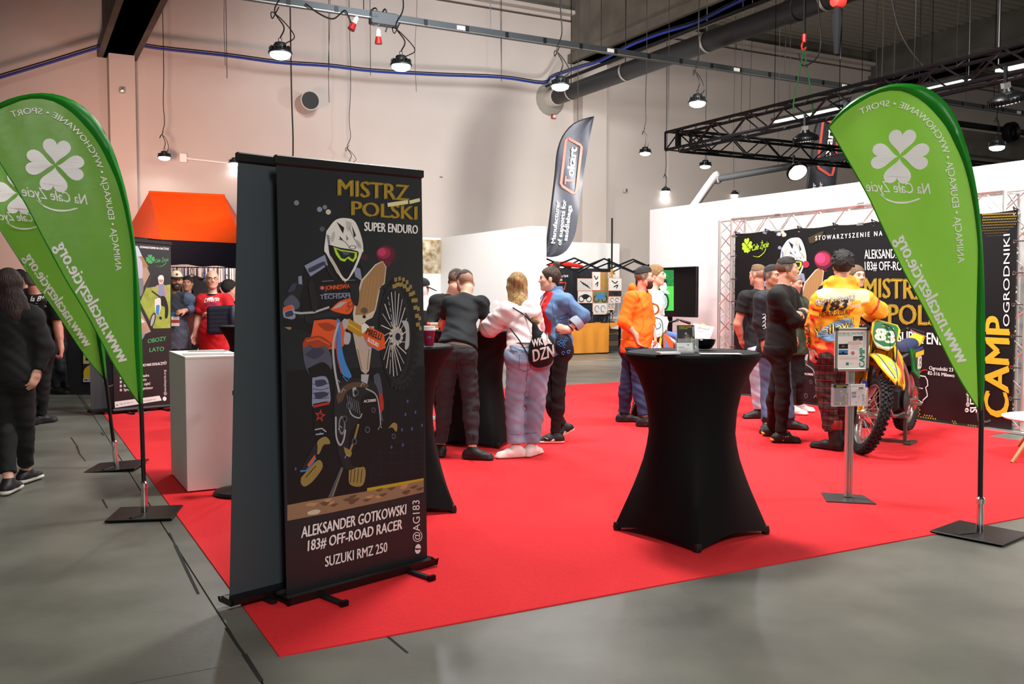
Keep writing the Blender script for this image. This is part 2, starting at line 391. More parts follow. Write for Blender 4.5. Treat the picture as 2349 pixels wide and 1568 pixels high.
for t in (1.1, 3.6, 6.6, 9.9, 13.0):
    m = MB(); m.lathe([(.225, t), (.225, t + .07)], zp, -V, 20, cap=False); m.build('clamp', ALU, pipe, True)
    m = MB(); q = zp - V * t; m.tube([q + Z * .2, Vector((q.x, q.y, zceil))], .012, 5); m.build('hanger_rod', BLKM, pipe)
m = MB(); m.tube([zp - U * .25 + Z * .30 - V * .2, zp - U * .25 + Z * .30 - V * 21], .035, 6); m.tube([zp - U * .12 + Z * .33 - V * .2, zp - U * .12 + Z * .33 - V * 21], .028, 6); m.build('conduit', BLKM, pipe)
BLUE = mat('blue_cable', '#1b2f86', .5)
pts = [(-60, 195), (0, 178), (120, 142), (240, 106), (300, 102), (370, 112), (520, 128), (640, 144), (755, 152), (850, 163), (1000, 172), (1150, 178), (1245, 191)]
q = [onv(*p, VW - .85) for p in pts] + [zp - U * .3 + Z * .42 - V * .6 * k + Z * (.05 * math.sin(k)) for k in range(1, 22, 2)]
m = MB(); m.tube(bez(q, 4), .03, 6); bc = thing('cable_run', 'blue cable bundle sagging along the hall wall and the black pipe', 'cable', q[3]); m.build('blue_cable', BLUE, bc, True)
m = MB(); m.tube([p + Vector((0, -.03, .045)) for p in bez(q, 4)], .016, 5); m.build('black_cable', BLACK, bc, True)
for i in (4, 6, 8, 9, 11):
    m = MB(); m.tube([q[i] - Z * (.5 if i == 6 else .1), Vector((q[i].x, q[i].y, zceil))], .007, 4); m.build('suspension_wire', BLKM, bc)
# small wall boxes
for (px, py, mt, lab, cat, nm) in [(1268, 268, mat('alarm_red', '#a32a24', .5), 'small red alarm sounder on the hall wall below the pipe', 'alarm', 'alarm_sounder'), (1377, 437, WALLM, 'small beige junction box on the wall beside the dark feather flag', 'junction box', 'junction_box'), (1432, 437, WALLM, 'small beige junction box on the wall above the tent mast', 'junction box', 'junction_box'), (280, 208, ALU, 'small round sensor on the pale wall column', 'sensor', 'sensor')]:
    c = onv(px, py, VW - (.52 if px == 280 else .02)); bx = thing(nm, lab, cat, c); m = MB(); m.bb(c - V * .04, .12, .08, .12, .01); m.build('housing', mt, bx)
    m = MB(); m.lathe([(.05, 0), (.045, .03), (.02, .04)], c - V * .08, -V, 12); m.build('cover', ALU if px != 1268 else mat('alarm_white', '#cfc8c4', .5), bx, True)
c0, c1 = onv(420, 362, VW - .05), onv(524, 374, VW - .05); cd = thing('wall_conduit', 'thin white conduit and box low on the pink lit wall', 'conduit', c0)
m = MB(); m.tube([c0, c1], .025, 6); m.build('tube', WHT, cd); m = MB(); m.bb(c0, .16, .08, .2, .01); m.build('box', WHT, cd)
# ---- busbar trunking along u
vb = 15.5; b0, b1 = onv(560, -4, vb), onv(2420, 268, vb); zb = (b0.z + b1.z) / 2; ub0, ub1 = bu(b0) - 1, bu(b1)
TR = mat('trunking_grey', '#4a4f52', .45, .5)
bus = thing('busbar_trunking', 'long grey power trunking hanging across the hall', 'cable trunking', B(ub0, vb, zb)); 
m = MB(); m.bb(B((ub0 + ub1) / 2, vb, zb), ub1 - ub0, .07, .13); m.build('rail', TR, bus)
m = MB(); m.bb(B((ub0 + ub1) / 2, vb - .037, zb - .052), ub1 - ub0, .01, .016); m.build('flange', ALU, bus)
k = 0; u = bu(onv(660, 10, vb))
while u < ub1:
    m = MB(); m.bb(B(u, vb - .04, zb), .07, .02, .10); m.build('tap_cover', BLACK, bus)
    if k % 3 == 1: m = MB(); m.tube([B(u + .5, vb, zb + .06), B(u + .5, vb, zceil)], .008, 5); m.build('hanger_rod', BLKM, bus)
    if k % 4 == 3: m = MB(); m.bb(B(u + .7, vb - .04, zb), .16, .012, .07); m.build('plate', WHT, bus)
    u += bu(onv(770, 23, vb)) - bu(onv(660, 10, vb)); k += 1
c = onv(877, 47, vb); bx = thing('tap_off_box', 'grey tap-off box with plug cables clipped on the power trunking', 'power box', c)
m = MB(); m.bb(c - V * .06, .50, .16, .22, .015); m.build('housing', TR, bx)
m = MB(); m.bb(c - V * .13 - U * .17 + Z * .02, .10, .02, .07); m.build('nameplate', ALU, bx)
m = MB(); m.tube(bez([c - U * .25 + Z * .1, c - U * .15 + Z * .16 - V * .1, c - U * .1 - Z * .1 - V * .12, c - U * .2 - Z * .14 - V * .1], 6), .014, 6)
m.tube(bez([c - U * .02 + Z * .1, c + U * .02 + Z * .17 - V * .1, c + U * .06 - Z * .05 - V * .12, c + U * .02 - Z * .22 - V * .1], 6), .014, 6); m.build('cable', BLACK, bx, True)
PLUG = mat('plug_red', '#9c1a1a', .45)
for (px, py, tilt, lab) in [(813, 52, .5, 'red power socket hanging tilted beside the tap-off box'), (868, 82, 0, 'red and white power socket hanging under the tap-off box')]:
    c = onv(px, py, vb - .1); pl = thing('power_socket', lab, 'socket', c); ax = (U * tilt + Z).normalized()
    m = MB(); m.lathe([(.045, -.02), (.06, -.10), (.065, -.14)], c, ax, 14); m.build('socket_body', PLUG, pl, True)
    m = MB(); m.lathe([(.02, .12), (.04, .09), (.048, -.02)], c, ax, 14); m.build('collar', mat('plug_white', '#cfcac4', .5), pl, True)
c = onv(790, 22, vb); cc = thing('looped_cable', 'black cable looping under the power trunking', 'cable', c)
m = MB(); m.tube(bez([onv(700, 8, vb - .1), onv(735, 33, vb - .1), onv(765, 43, vb - .1), onv(790, 24, vb - .1), onv(800, 40, vb - .1), onv(808, 60, vb - .1)], 6), .014, 6); m.build('cable', BLACK, cc, True)
# ---- air unit and concrete cross beam behind the stand
a, b = onv(2150, 312, 19.5), onv(2430, 338, 19.5)
m = MB(); m.bb(B((bu(a) + bu(b)) / 2 + 4, 19.5, a.z - .12), bu(b) - bu(a) + 8, .4, .75); struct(m.build('beam_4', RAWC))
m = MB(); m.bb(B((bu(a) + bu(b)) / 2 + 4, 19.3, a.z + .42), bu(b) - bu(a) + 8, .2, .14); struct(m.build('beam_5', BLKM))
c = onv(2310, 305, 19.1); fan = thing('air_blower', 'round black air blower mounted on the concrete beam', 'fan', c)
m = MB(); m.lathe([(.30, 0), (.33, .05), (.33, .25), (.29, .28), (.22, .2)], c, -V, 24, cap=False); m.build('housing', BLACK, fan, True)
m = MB(); m.lathe([(.01, .22), (.12, .2), (.13, .12), (.2, .1)], c, -V, 20); m.build('hub', BLKM, fan, True)
m = MB()
for k in range(7):
    a_ = 2 * PI * k / 7; d = U * math.cos(a_) + Z * math.sin(a_); m.box(c - V * .14 + d * .19, (.16, .02, .09), ax=(d, V, d.cross(V)))
m.build('blades', BLKM, fan)
# ---- pendant high-bay lamps
LENS_ON = mat('lamp_lens_on', '#ffffff', .4, emit=14); LENS_FAINT = mat('lamp_lens_off', '#d9d6d0', .3, emit=1.2); LAMP_G = mat('lamp_grey', '#3c4143', .4, .6)  # lenses of unlit lamps get a faint added glow
def pendant(px, py, w, lab, on=True, energy=60, wig=1, top=None, dark=False):
    d = .29 * FPX / w; c = at(px, py, d); R = .145; hm = BLKM if dark else LAMP_G
    L = thing('pendant_lamp', lab, 'lamp', c, group='round high-bay lamps')
    m = MB(); m.lathe([(R * .86, -.01), (R, -.005), (R, .012), (R * .72, .05), (R * .5, .065), (R * .5, .11), (R * .42, .125), (.02, .13)], c, Z, 24); m.build('housing', hm, L, True)
    m = MB()
    for k in range(16):
        a = 2 * PI * k / 16; dd = Vector((math.cos(a), math.sin(a), 0)); m.box(c + dd * R * .72 + Z * .05, (.06, .006, .05), ax=(dd, Vector((-dd.y, dd.x, 0)), Z))
    m.build('fins', hm, L)
    m = MB(); m.lathe([(R * .86, -.008), (R * .8, -.04), (R * .5, -.065), (.005, -.072)][::1], c, Z, 20); m.build('lens', LENS_ON if on else LENS_FAINT, L, True)
    m = MB(); m.tube([c + Z * .16 + U * (.022 * math.cos(t)) + Z * (.025 * math.sin(t)) for t in np.linspace(0, 2 * PI, 11)], .005, 5); m.build('hook', hm, L, True)
    tz = top or zceil; s = R
    m = MB(); pts = [c + Z * .18, c + Z * .32 + U * .03 * wig, c + Z * .5 - U * .04 * wig, c + Z * .75 + U * .02 * wig, c + Z * 1.2, c + Z * 2.2 + U * .03 * wig, Vector((c.x, c.y, tz))]
    m.tube(bez(pts, 5), .009, 5); m.build('suspension_cable', BLACK, L, True)
    m = MB(); m.tube(bez([c + Z * .12 + U * .06, c + Z * .22 + U * .11 * wig, c + Z * .38 + U * .05, c + Z * .48 - U * .06 * wig, c + Z * .40 - U * .09, c + Z * .55 - U * .01], 5), .007, 5); m.build('supply_cable', BLACK, L, True)
    if on and energy:
        lo = lamp('SPOT', 'lamp_light', c - Z * .12, c - Z, energy, .12, (.97, .98, 1), 165, .5)
    return L
EN = 240
for a in [(643, 122, 54, 'lit pendant lamp hanging above the edge of the blank grey banner', True, EN, 1.6), (920, 150, 50, 'lit pendant lamp hanging from the power trunking above the rider banner', True, EN, 1.8), (1285, 196, 46, 'lit pendant lamp hanging in front of the end of the black pipe', True, EN, 1.4), (1600, 235, 43, 'lit pendant lamp hanging just above the black truss corner', True, EN, 1.2),
          (377, 360, 30, 'lit pendant lamp hanging above the orange tent', True, 22, .8), (538, 374, 28, 'lit pendant lamp beside the top of the grey banner', True, 22, .8), (802, 385, 27, 'pendant lamp on a crooked wire behind the rider banner', True, 22, 1.5), (1007, 408, 25, 'lit pendant lamp hanging over the white partition wall', True, 22, .7), (1208, 418, 23, 'lit pendant lamp on a bent wire near the dark feather flag', True, 22, 1.5), (1327, 429, 22, 'lit pendant lamp half behind the dark feather flag', True, 18, .6), (1527, 438, 22, 'small lit pendant lamp hanging over the end of the stand wall', True, 18, .5), (1684, 446, 21, 'small lit pendant lamp over the stand wall beside a grey duct', True, 18, .7),
          (1480, 350, 29, 'unlit black pendant lamp between the dark feather flag and the black truss', False, 0, .8, None, True), (1618, 380, 29, 'unlit black pendant lamp hanging below the black truss', False, 0, .3, None, True), (2287, 336, 38, 'pendant lamp hanging before the air blower', True, 60, .6)]:
    pendant(*a)
# bare hanging wires
WIRE = mat('wire_dark', '#26211f', .6)
for i, (px, y1, dpt, r) in enumerate([(517, 150, 20, .006), (670, 420, 17, .014), (755, 235, 19, .006), (955, 210, 19, .005), (1150, 175, 20, .005), (1327, 330, 22, .008), (1350, 110, 18, .006), (1531, 430, 20, .008), (1700, 330, 20, .008), (1684, 430, 22, .006), (1721, 300, 19, .007), (1785, 390, 20, .007), (1810, 300, 18, .006), (2010, 180, 15, .010), (2022, 190, 13, .007), (2050, 180, 14, .012), (2095, 180, 17, .006), (2195, 150, 18, .006), (2290, 130, 12, .012), (2130, 300, 20, .006), (2215, 250, 20, .006)]):
    c = at(px, y1, dpt); m = MB(); m.tube(bez([c, c + Z * .8 + U * random.uniform(-.03, .03), c + Z * 2 + U * random.uniform(-.04, .04), Vector((c.x, c.y, zceil))], 4), r, 5)
    tag(m.build('hanging_wire', WIRE, None, True), 'thin dark wire hanging from the roof', 'wire', 'bare wires hanging from the hall roof')
c = at(2115, 160, 14); m = MB(); m.tube(bez([at(2045, -5, 14), at(2060, 60, 14), at(2085, 110, 14), at(2120, 153, 14)], 6), .014, 5); tag(m.build('slanting_cable', WIRE, None, True), 'slanting black cable from the roof to the black truss', 'cable')
# ================================================================ FEATHER FLAGS (green, seen from the back, so the print reads mirrored)
GRN = cloth_glow('flag_green', '#7cc443', .5, .38); DGRN = cloth_glow('flag_dark_green', '#148a1c', .2, .4); FPRINT = cloth_glow('flag_print', '#f6f7f4', .05, .5)
fb = G(2247, 1222, .007); vd = Vector((fb.x, fb.y, 0)).normalized(); fe = Vector((vd.y, -vd.x, 0)); fn = -vd
FL = 'green feather flag with a white four-leaf clover, '
flag = thing('feather_flag', FL + 'standing by the white side table', 'flag', fb, 0, 'green clover flags')
fa = Art(fb, fe, Z, fn, .0004)
def fst(x, y): return fa.st(x, y)
def fwarp(a, b): return .035 * math.sin((b - .8) * 1.5) * math.cos(a * 2.2) + .006 * math.sin(a * 17 + b * 6) * max(0, min(1, (b - 1.0)))
fa.warp = fwarp; fa.lay = 14
left_e = [(1900, 290), (1940, 359), (1990, 447), (2024.5, 520), (2074, 623), (2124, 715), (2187, 843), (2236, 926), (2245, 939)]
inner = [(1902, 291), (1936, 259), (1975, 233), (2005, 216.5), (2040, 208), (2070, 210), (2105, 225), (2135, 250), (2166, 286), (2189, 328), (2212, 382), (2227, 443), (2237, 504), (2243, 565), (2242, 634), (2239, 757), (2240, 824), (2244, 926), (2246, 940)]
outer = [(1900, 289), (1925, 257), (1960, 228), (2005, 205), (2050, 193), (2090, 192), (2130, 203), (2170, 235), (2200, 285), (2222, 350), (2240, 430), (2252, 530), (2258, 640), (2260, 760), (2259, 860), (2256, 940)]
def resample(pts, n):
    p = np.array([[q.x, q.y] for q in bez([(a, b, 0) for a, b in pts], 8)]); s = np.concatenate([[0], np.cumsum(np.hypot(*np.diff(p, axis=0).T))]); t = np.linspace(0, s[-1], n)
    return [(np.interp(x, s, p[:, 0]), np.interp(x, s, p[:, 1])) for x in t]
NR = 44; li, ri = resample([fst(*p) for p in left_e], NR), resample([fst(*p) for p in inner], NR); ro = resample([fst(*p) for p in outer], NR)
m = MB(); fa_lay0 = 0; m.grid([[fa.P(l[0] + (r[0] - l[0]) * k / 12, l[1] + (r[1] - l[1]) * k / 12, 0) for k in range(13)] for l, r in zip(li, ri)])
sail = m.build('sail', GRN, flag, True)
DG2 = DGRN
m = MB(); m.grid([[fa.P(r[0] + (o[0] - r[0]) * k / 4, r[1] + (o[1] - r[1]) * k / 4, 0) + fn * (.022 * math.sin(PI * k / 4) + (.004 * math.sin(i * 2.1) if i < 26 else 0)) for k in range(5)] for i, (r, o) in enumerate(zip(ri, ro))])
m.grid([[fa.P(r[0] + (o[0] - r[0]) * k / 4, r[1] + (o[1] - r[1]) * k / 4, 0) - fn * (.022 * math.sin(PI * k / 4)) for k in range(4, -1, -1)] for r, o in zip(ri, ro)])
m.build('pole_sleeve', DG2, flag, True)
m = MB(); m.tube([fa.P(a, b, 1) + fn * .002 for a, b in li], .004, 4); m.build('hem', DG2, flag)
hc = fst(2064.5, 360); hL = abs(fst(2064.5, 300)[1] - hc[1]); 
for dx, dy in ((.10, 1), (1, -.07), (-.10, -1), (-1, .10)):
    an = math.atan2(dy, dx); fa.poly(heart(hc[0] + .008 * math.cos(an), hc[1] + .008 * math.sin(an), an, hL * .98, hL * 1.0), FPRINT, False)
fa.text('Na Całe Życie', (2135, 446), (1989, 439), (2131, 422), FPRINT, off=.012)
fa.line([(2020, 446), (2035, 458), (2058, 465), (2085, 464), (2112, 456)], [.004, .010, .012, .010, .004], FPRINT, smooth=True)
fa.text('www.nacalezycie.org', (2199, 836), (2054, 550), (2227, 821), FPRINT, off=.03)
fa.text_path('ANIMACJA • EDUKACJA • WYCHOWANIE • SPORT', [(2198, 604), (2193, 543), (2188, 493), (2183, 455), (2177, 409), (2166, 359), (2149, 319), (2124, 286), (2097, 263), (2063, 248), (2040, 245), (2013, 248), (1975, 263)], .036, FPRINT, off=.02, flip=-1)
fa.build('print', flag)
def fpt(px, py): a, b = fst(px, py); return fb + fe * a + Z * b
m = MB(); m.tube([fb + Z * .14, fpt(2249, 1090), fpt(2251, 965), fpt(2249, 880)], .015, 10); m.build('pole', BLACK, flag, True)
m = MB(); m.lathe([(.022, 0), (.022, .10), (.018, .17), (.026, .17), (.026, .20), (.016, .21)], fb + Z * .012, Z, 14); m.build('spindle', CHROME, flag, True)
bx = G(2283, 1222) - G(2200, 1215); a_ = math.atan2(bx.y, bx.x)
m = MB(); bc_ = G(2247, 1226); m.box(bc_ + Z * .0135, (.42, .40, .012), math.atan2((G(2331, 1231) - G(2160, 1221)).y, (G(2331, 1231) - G(2160, 1221)).x) - .62, bev=.004); m.build('base_plate', BLKM, flag)
m = MB(); m.box(bc_ + Z * .0215 - Vector((.10, .04, 0)), (.12, .03, .006), .3, bev=.01); m.build('carry_handle', BLACK, flag)
m = MB(); c = fpt(2250, 966); m.tube([c, c - fe * .012 - Z * .0, c - fe * .02 + Z * .05], .006, 6); m.tube([c, c + fe * .03, c + fe * .05 + Z * .01], .006, 6); m.build('cord_clip', ALU, flag)
def put_flag(px, py, lab, turn=0, sc=1.0, lean=0):
    q = G(px, py, .007); d = Vector((q.x, q.y, 0)).normalized(); an = math.atan2(-d.x, d.y) - math.atan2(-vd.x, vd.y) + math.radians(turn)
    M = Matrix.Translation(q) @ Matrix.Rotation(math.radians(lean), 4, d) @ Matrix.Rotation(an, 4, 'Z') @ Matrix.Diagonal((sc, sc, sc, 1)); dup(flag, M, lab)
put_flag(332, 1178, FL + 'standing nearest to the white pedestal', 10, .977)
put_flag(267, 1070, FL + 'half hidden behind another green flag', 4, 1.0, -4.5)
# ================================================================ SHAMROCK LOGO (green) for the other prints
LOGO = mat('print_green', '#63c23a', .6); PINK = mat('print_pink', '#c0325f', .6)
def logo(A, c, s, mt, txt=True):              # c in plane units, s = heart length
    for an in (PI / 2, PI, -PI / 2 - .25, 0.0): A.poly(heart(c[0], c[1], an + .1, s, s, 10), mt, False)
    if txt:
        A.text('Na Całe Życie', (c[0] - .2 * s, c[1] - .9 * s), (c[0] + 4.0 * s, c[1] - .35 * s), (c[0] - .0 * s, c[1] - .1 * s), mt, False, .02)
        A.line([(c[0] + 1.2 * s, c[1] - 1.45 * s), (c[0] + 2.2 * s, c[1] - 1.6 * s), (c[0] + 3.2 * s, c[1] - 1.1 * s), (c[0] + 3.6 * s, c[1] - .5 * s)], [.06 * s, .12 * s, .12 * s, .05 * s], mt, False, True)
# ================================================================ ROLL-UP BANNER WITH THE RIDER
pL, pR = G(655, 1387), G(981, 1297); be = (pR - pL); be.z = 0; BWD = be.length; be.normalize(); bn = Vector((be.y, -be.x, 0))
PBK = mat('banner_vinyl', '#1e2124', .38, noise=.10, scale=1.5); GREYB = mat('banner_back', '#3a4246', .55)
roll = thing('roll_up_banner', 'black roll-up banner showing a helmeted off-road rider on a rearing bike', 'banner', (pL + pR) / 2, 0, 'roll-up banners')
ra = Art(pL + bn * .0, be, Z, bn)
tl, tr, bl, br = ra.st(634, 372), ra.st(967, 404), ra.st(658, 1368), ra.st(980, 1284)
m = MB(); q = [ra.P(*p, 0) for p in (bl, br, tr, tl)]; m.prism([p - bn * .003 for p in q], bn * .003); m.build('printed_sheet', PBK, roll)
P = {k: mat('p_' + k, c, .55) for k, c in dict(white='#dcd8cf', cream='#c8bda6', grey='#77777d', slate='#4a4d5c', lilac='#8288a3', black='#060607', char='#1b1c20', lime='#a9d32c', orange='#d9521c', dkor='#9c3a16', blue='#3b7fc0', wood='#9a7449', wood2='#b48b5b', gold='#b0831f', red='#b02a20', log='#8d7154', log2='#5f4a37', yel='#b59d12', steel='#a9a9ac', navy='#10162a', tan='#8f7c41').items()}
# rider, drawn as flat shapes (photo pixels cast on the sheet)
def rider(A):
    y = lambda n: P[n]
    A.poly([(655, 850), (975, 838), (972, 1110), (660, 1180)], mat('p_night', '#08090d', .5))
    for gx in range(850, 972, 24): A.line([(gx, 905), (gx, 1118)], .003, mat('p_grid', '#161a2c', .5))
    for gy in range(985, 1110, 24): A.line([(850, gy + 8), (970, gy)], .003, mat('p_grid', '#161a2c', .5))
    for (gx, gy) in [(935, 920), (953, 945), (930, 950), (922, 985), (924, 1020), (898, 1025), (945, 983), (968, 975), (678, 1075), (735, 990)]: A.ell(gx, gy, 2.2, 4, mat('p_bluelight', '#44508c', .5))
    A.poly([(842, 1119), (972, 1096), (972, 1104), (842, 1128)], y('yel'))
    A.poly([(659, 1158), (700, 1150), (760, 1140), (830, 1128), (900, 1116), (972, 1101), (972, 1128), (900, 1145), (830, 1160), (760, 1175), (659, 1194)], y('log'))
    for k in range(26):
        gx = random.uniform(665, 955); gy = 1176 - (gx - 660) * .2 + random.uniform(-12, 8); A.curve([(gx, gy), (gx + 9, gy - 4), (gx + 20, gy - 5), (gx + 10, gy + 3)], y('log2') if k % 3 else y('wood2'))
    A.curve([(705, 1174), (722, 1168), (735, 1170), (728, 1178), (708, 1180)], y('cream'))
    for (gx, gy, r, c) in [(680, 465, 6, 'grey'), (733, 480, 6, 'lilac'), (745, 475, 5, 'grey'), (753, 486, 6, 'cream'), (739, 525, 6, 'slate')]: A.ell(gx, gy, r, r, y(c))
    [A.ell(882 + dx, 580 + dy, rx, ry, c_) for dx, dy, rx, ry, c_ in ((4, 4, 24, 24, mat('p_wine2', '#3f1420', .5)), (2, 2, 21, 18, mat('p_wine', '#5c1029', .5)), (-2, 0, 16, 13, mat('p_pink2', '#94203f', .5)), (-6, -2, 9, 9, PINK))]; A.curve([(876, 596), (896, 592), (893, 612), (880, 608)], mat('p_wine', '#5c1029', .5)); A.ell(835, 590, 9, 7, mat('p_wine2', '#3f1420', .5))
    # far leg, boots
    A.curve([(857, 860), (870, 858), (878, 905), (876, 950), (884, 985), (868, 990), (862, 940)], y('slate')); A.curve([(861, 905), (876, 903), (880, 935), (872, 945), (863, 930)], y('red')); A.curve([(868, 960), (884, 968), (898, 972), (909, 970), (912, 985), (903, 1003), (880, 1030), (868, 1015)], y('black')); A.curve([(890, 982), (902, 969), (911, 974), (909, 990), (900, 980)], y('tan'))
    # jersey and arms
    A.curve([(700, 602), (742, 590), (790, 640), (830, 605), (830, 700), (826, 740), (800, 760), (715, 765), (690, 740), (692, 650)], y('black'))
    A.poly([(698, 609), (745, 584), (752, 608), (712, 634)], y('lilac')); A.poly([(810, 610), (826, 616), (831, 645), (815, 634)], y('lilac'))
    A.curve([(693, 633), (680, 642), (664, 670), (650, 690), (652, 706), (678, 700), (694, 660)], y('char')); A.curve([(652, 690), (668, 676), (682, 686), (688, 700), (676, 710), (652, 700)], y('slate')); A.poly([(684, 634), (692, 632), (693, 652), (685, 651)], y('lilac'))

    A.curve([(649, 705), (670, 699), (676, 714), (676, 730), (655, 732), (649, 720)], y('lilac')); A.poly([(649, 706), (668, 698), (672, 708), (650, 714)], y('orange'))
    A.curve([(650, 728), (672, 732), (690, 722), (715, 726), (720, 745), (680, 756), (652, 748)], y('black')); A.curve([(652, 750), (668, 750), (664, 756)], y('tan'))
    A.text('JONNESWAY', (746, 665), (808, 660), (746, 655), y('orange'), off=.03); A.ell(739, 660, 6, 5, y('red')); A.ell(739, 660, 3.5, 3, y('lilac')); A.text('TECHSAM', (734, 686), (802, 683), (734, 676), y('lilac'), off=.02); A.line([(742, 674), (804, 672), (803, 682)], .004, y('lilac'))
    A.line([(738, 645), (765, 643)], .003, y('grey')); A.line([(785, 643), (815, 642)], .003, y('grey'))
    A.curve([(668, 716), (700, 722), (720, 722), (760, 712), (790, 700), (785, 722), (740, 728), (700, 732)], y('char')); A.line([(672, 716), (690, 718), (720, 716), (755, 704)], .01, y('steel'))
    # trousers, near leg, boot
    A.curve([(720, 735), (760, 732), (790, 745), (790, 790), (760, 800), (700, 800), (712, 775)], y('orange')); A.curve([(700, 775), (735, 770), (762, 790), (750, 800), (702, 806), (694, 790)], y('dkor')); A.line([(702, 782), (730, 776), (756, 790)], .008, y('orange'))
    A.curve([(694, 800), (722, 785), (752, 800), (762, 840), (745, 862), (718, 868), (700, 840)], y('slate')); A.curve([(705, 845), (740, 830), (760, 850), (748, 870), (716, 870)], y('black'))
    A.curve([(716, 866), (748, 864), (757, 900), (754, 925), (719, 935), (716, 900)], y('lilac')); A.curve([(718, 926), (755, 922), (752, 960), (748, 985), (723, 988), (719, 955)], y('black'))
    for k in range(4): A.line([(717, 880 + 11 * k), (735, 884 + 10 * k), (755, 878 + 11 * k)], .004, y('slate'))
    star = [(734 + (13 if k % 2 == 0 else 5.5) * math.sin(PI * k / 5 + .15), 953 - (16 if k % 2 == 0 else 6.5) * math.cos(PI * k / 5 + .15)) for k in range(10)]; A.poly(star, y('red')); A.poly([(734 + (x - 734) * .5, 953 + (q - 953) * .5) for x, q in star], y('black')); A.line([(719, 932), (736, 928), (755, 924)], .012, y('red'))
    A.line([(722, 985), (738, 982), (748, 990)], .006, y('steel')); A.line([(724, 996), (742, 994)], .006, y('steel'))
    A.curve([(725, 1005), (742, 998), (756, 1010), (758, 1050), (748, 1078), (730, 1080), (722, 1045)], y('black')); A.curve([(724, 1040), (728, 1012), (745, 1001), (756, 1010), (755, 1018), (742, 1020), (732, 1040)], y('tan'))
    # bike: tail, engine, radiator shroud, plate, fender, fork, wheel
    A.curve([(690, 1078), (724, 1015), (726, 1045), (706, 1078)], y('char')); A.poly([(704, 1066), (722, 1042), (724, 1050), (708, 1070)], y('orange')); A.line([(688, 1080), (702, 1079), (716, 1062), (724, 1050)], .008, y('blue')); A.curve([(690, 1095), (728, 1055), (740, 1070), (720, 1100), (700, 1115), (690, 1108)], y('tan')); A.poly([(752, 1140), (782, 1070), (788, 1072), (764, 1140)], y('slate')); A.line([(762, 1138), (784, 1076)], .006, y('tan'))
    A.curve([(800, 1075), (836, 1071), (832, 1112), (802, 1110)], y('tan'));
    for k in range(4): A.line([(806 + 8 * k, 1076), (803 + 8 * k, 1106)], .004, y('black'))
    A.curve([(768, 880), (800, 868), (850, 872), (868, 900), (868, 960), (850, 1040), (800, 1078), (776, 1040), (766, 960)], y('char')); A.curve([(826, 915), (846, 900), (866, 912), (872, 950), (868, 1020), (840, 1066), (805, 1064), (800, 1000), (824, 960)], y('black'))
    A.curve([(775, 925), (772, 905), (790, 884), (815, 876), (842, 880), (842, 888), (815, 888), (795, 898), (785, 918)], mat('p_pipe', '#5a4030', .5)); A.line([(770, 955), (771, 1000), (780, 1020), (788, 1008), (792, 985)], .009, y('steel'), smooth=True); A.line([(838, 890), (862, 905), (870, 940), (873, 975)], .006, y('steel'), smooth=True)
    A.ell(784, 975, 8, 22, y('grey')); A.ell(784, 975, 5, 16, y('char')); A.curve([(788, 1024), (806, 1035), (802, 1048), (792, 1040)], y('tan')); A.line([(822, 972), (812, 1010), (800, 1040)], .012, y('tan')); A.line([(797, 925), (806, 950), (824, 958), (830, 948)], .006, y('steel'), smooth=True); A.curve([(808, 890), (816, 888), (818, 905), (810, 908)], y('steel'))
    A.text('ACERBIS', (834, 923), (862, 920), (834, 917), y('white'), off=.03)
    A.curve([(772, 730), (780, 738), (783, 790), (792, 830), (806, 862), (796, 866), (780, 850), (770, 800)], y('blue')); A.line([(776, 740), (764, 790), (768, 850), (778, 900)], .012, y('steel'), smooth=True); A.line([(774, 760), (772, 810), (782, 855)], .006, y('red'), smooth=True); A.line([(790, 850), (800, 866), (796, 874), (786, 862)], .005, y('blue'))
    A.curve([(757, 710), (780, 690), (815, 683), (812, 700), (800, 720), (770, 715)], y('orange')); A.poly([(760, 709), (780, 693), (796, 691), (780, 704)], y('steel')); A.text('54', (793, 714), (812, 708), (797, 694), y('dkor'), off=.05)
    A.poly([(806, 748), (858, 748), (852, 800), (846, 850), (838, 858), (828, 850), (816, 800)], mat('p_pale', '#b7a494', .55)); A.line([(820, 800), (830, 848)], .003, y('char')); A.line([(846, 800), (842, 848)], .003, y('char')); A.poly([(828, 858), (846, 858), (842, 880), (828, 874)], y('steel'))
    A.poly([(828, 642), (860, 606), (877, 598), (886, 612), (882, 650), (872, 660), (862, 710), (854, 728), (840, 735), (832, 746), (812, 748), (809, 718), (815, 690)], y('cream')); A.poly([(832, 644), (862, 608), (877, 600), (884, 613), (880, 648), (870, 659), (858, 712), (838, 722), (814, 722), (818, 690)], y('wood'))
    for k in range(5): A.line([(838 + 8 * k, 640 - 3 * k), (828 + 8 * k, 712)], .0025, y('wood2'))
    A.ell(835, 712, 8, 7, y('log2')); A.ell(835, 726, 4, 4, y('black'))
    A.poly([(786, 737), (800, 730), (832, 750), (836, 770), (824, 772), (792, 752)], y('gold')); A.poly([(784, 736), (790, 730), (800, 734), (796, 752), (788, 756)], y('steel')); A.line([(795, 740), (828, 760)], .006, mat('p_brass', '#dca83a', .5)); A.curve([(790, 760), (804, 766), (800, 788), (788, 786)], y('steel'))
    # front wheel
    A.ell(914, 765, 46, 128, y('black'), n=30, rot=-.03); A.ell(906, 765, 36, 110, y('char'), n=28, rot=-.03); A.ell(904, 765, 33, 103, y('black'), n=28, rot=-.03)
    for k in range(34):
        a = 2 * PI * k / 34; 
        for r, w in ((43, 5), (48, 3.5)):
            x = 916 + r * math.cos(a + (.09 if r > 45 else 0)); q = 765 + 2.62 * r * math.sin(a + (.09 if r > 45 else 0))
            if math.cos(a) > -.35: A.poly([(x - w, q - 4), (x + w - 1, q - 6), (x + w, q + 3), (x - w + 1, q + 5)], y('tan') if q < 760 else y('char'))
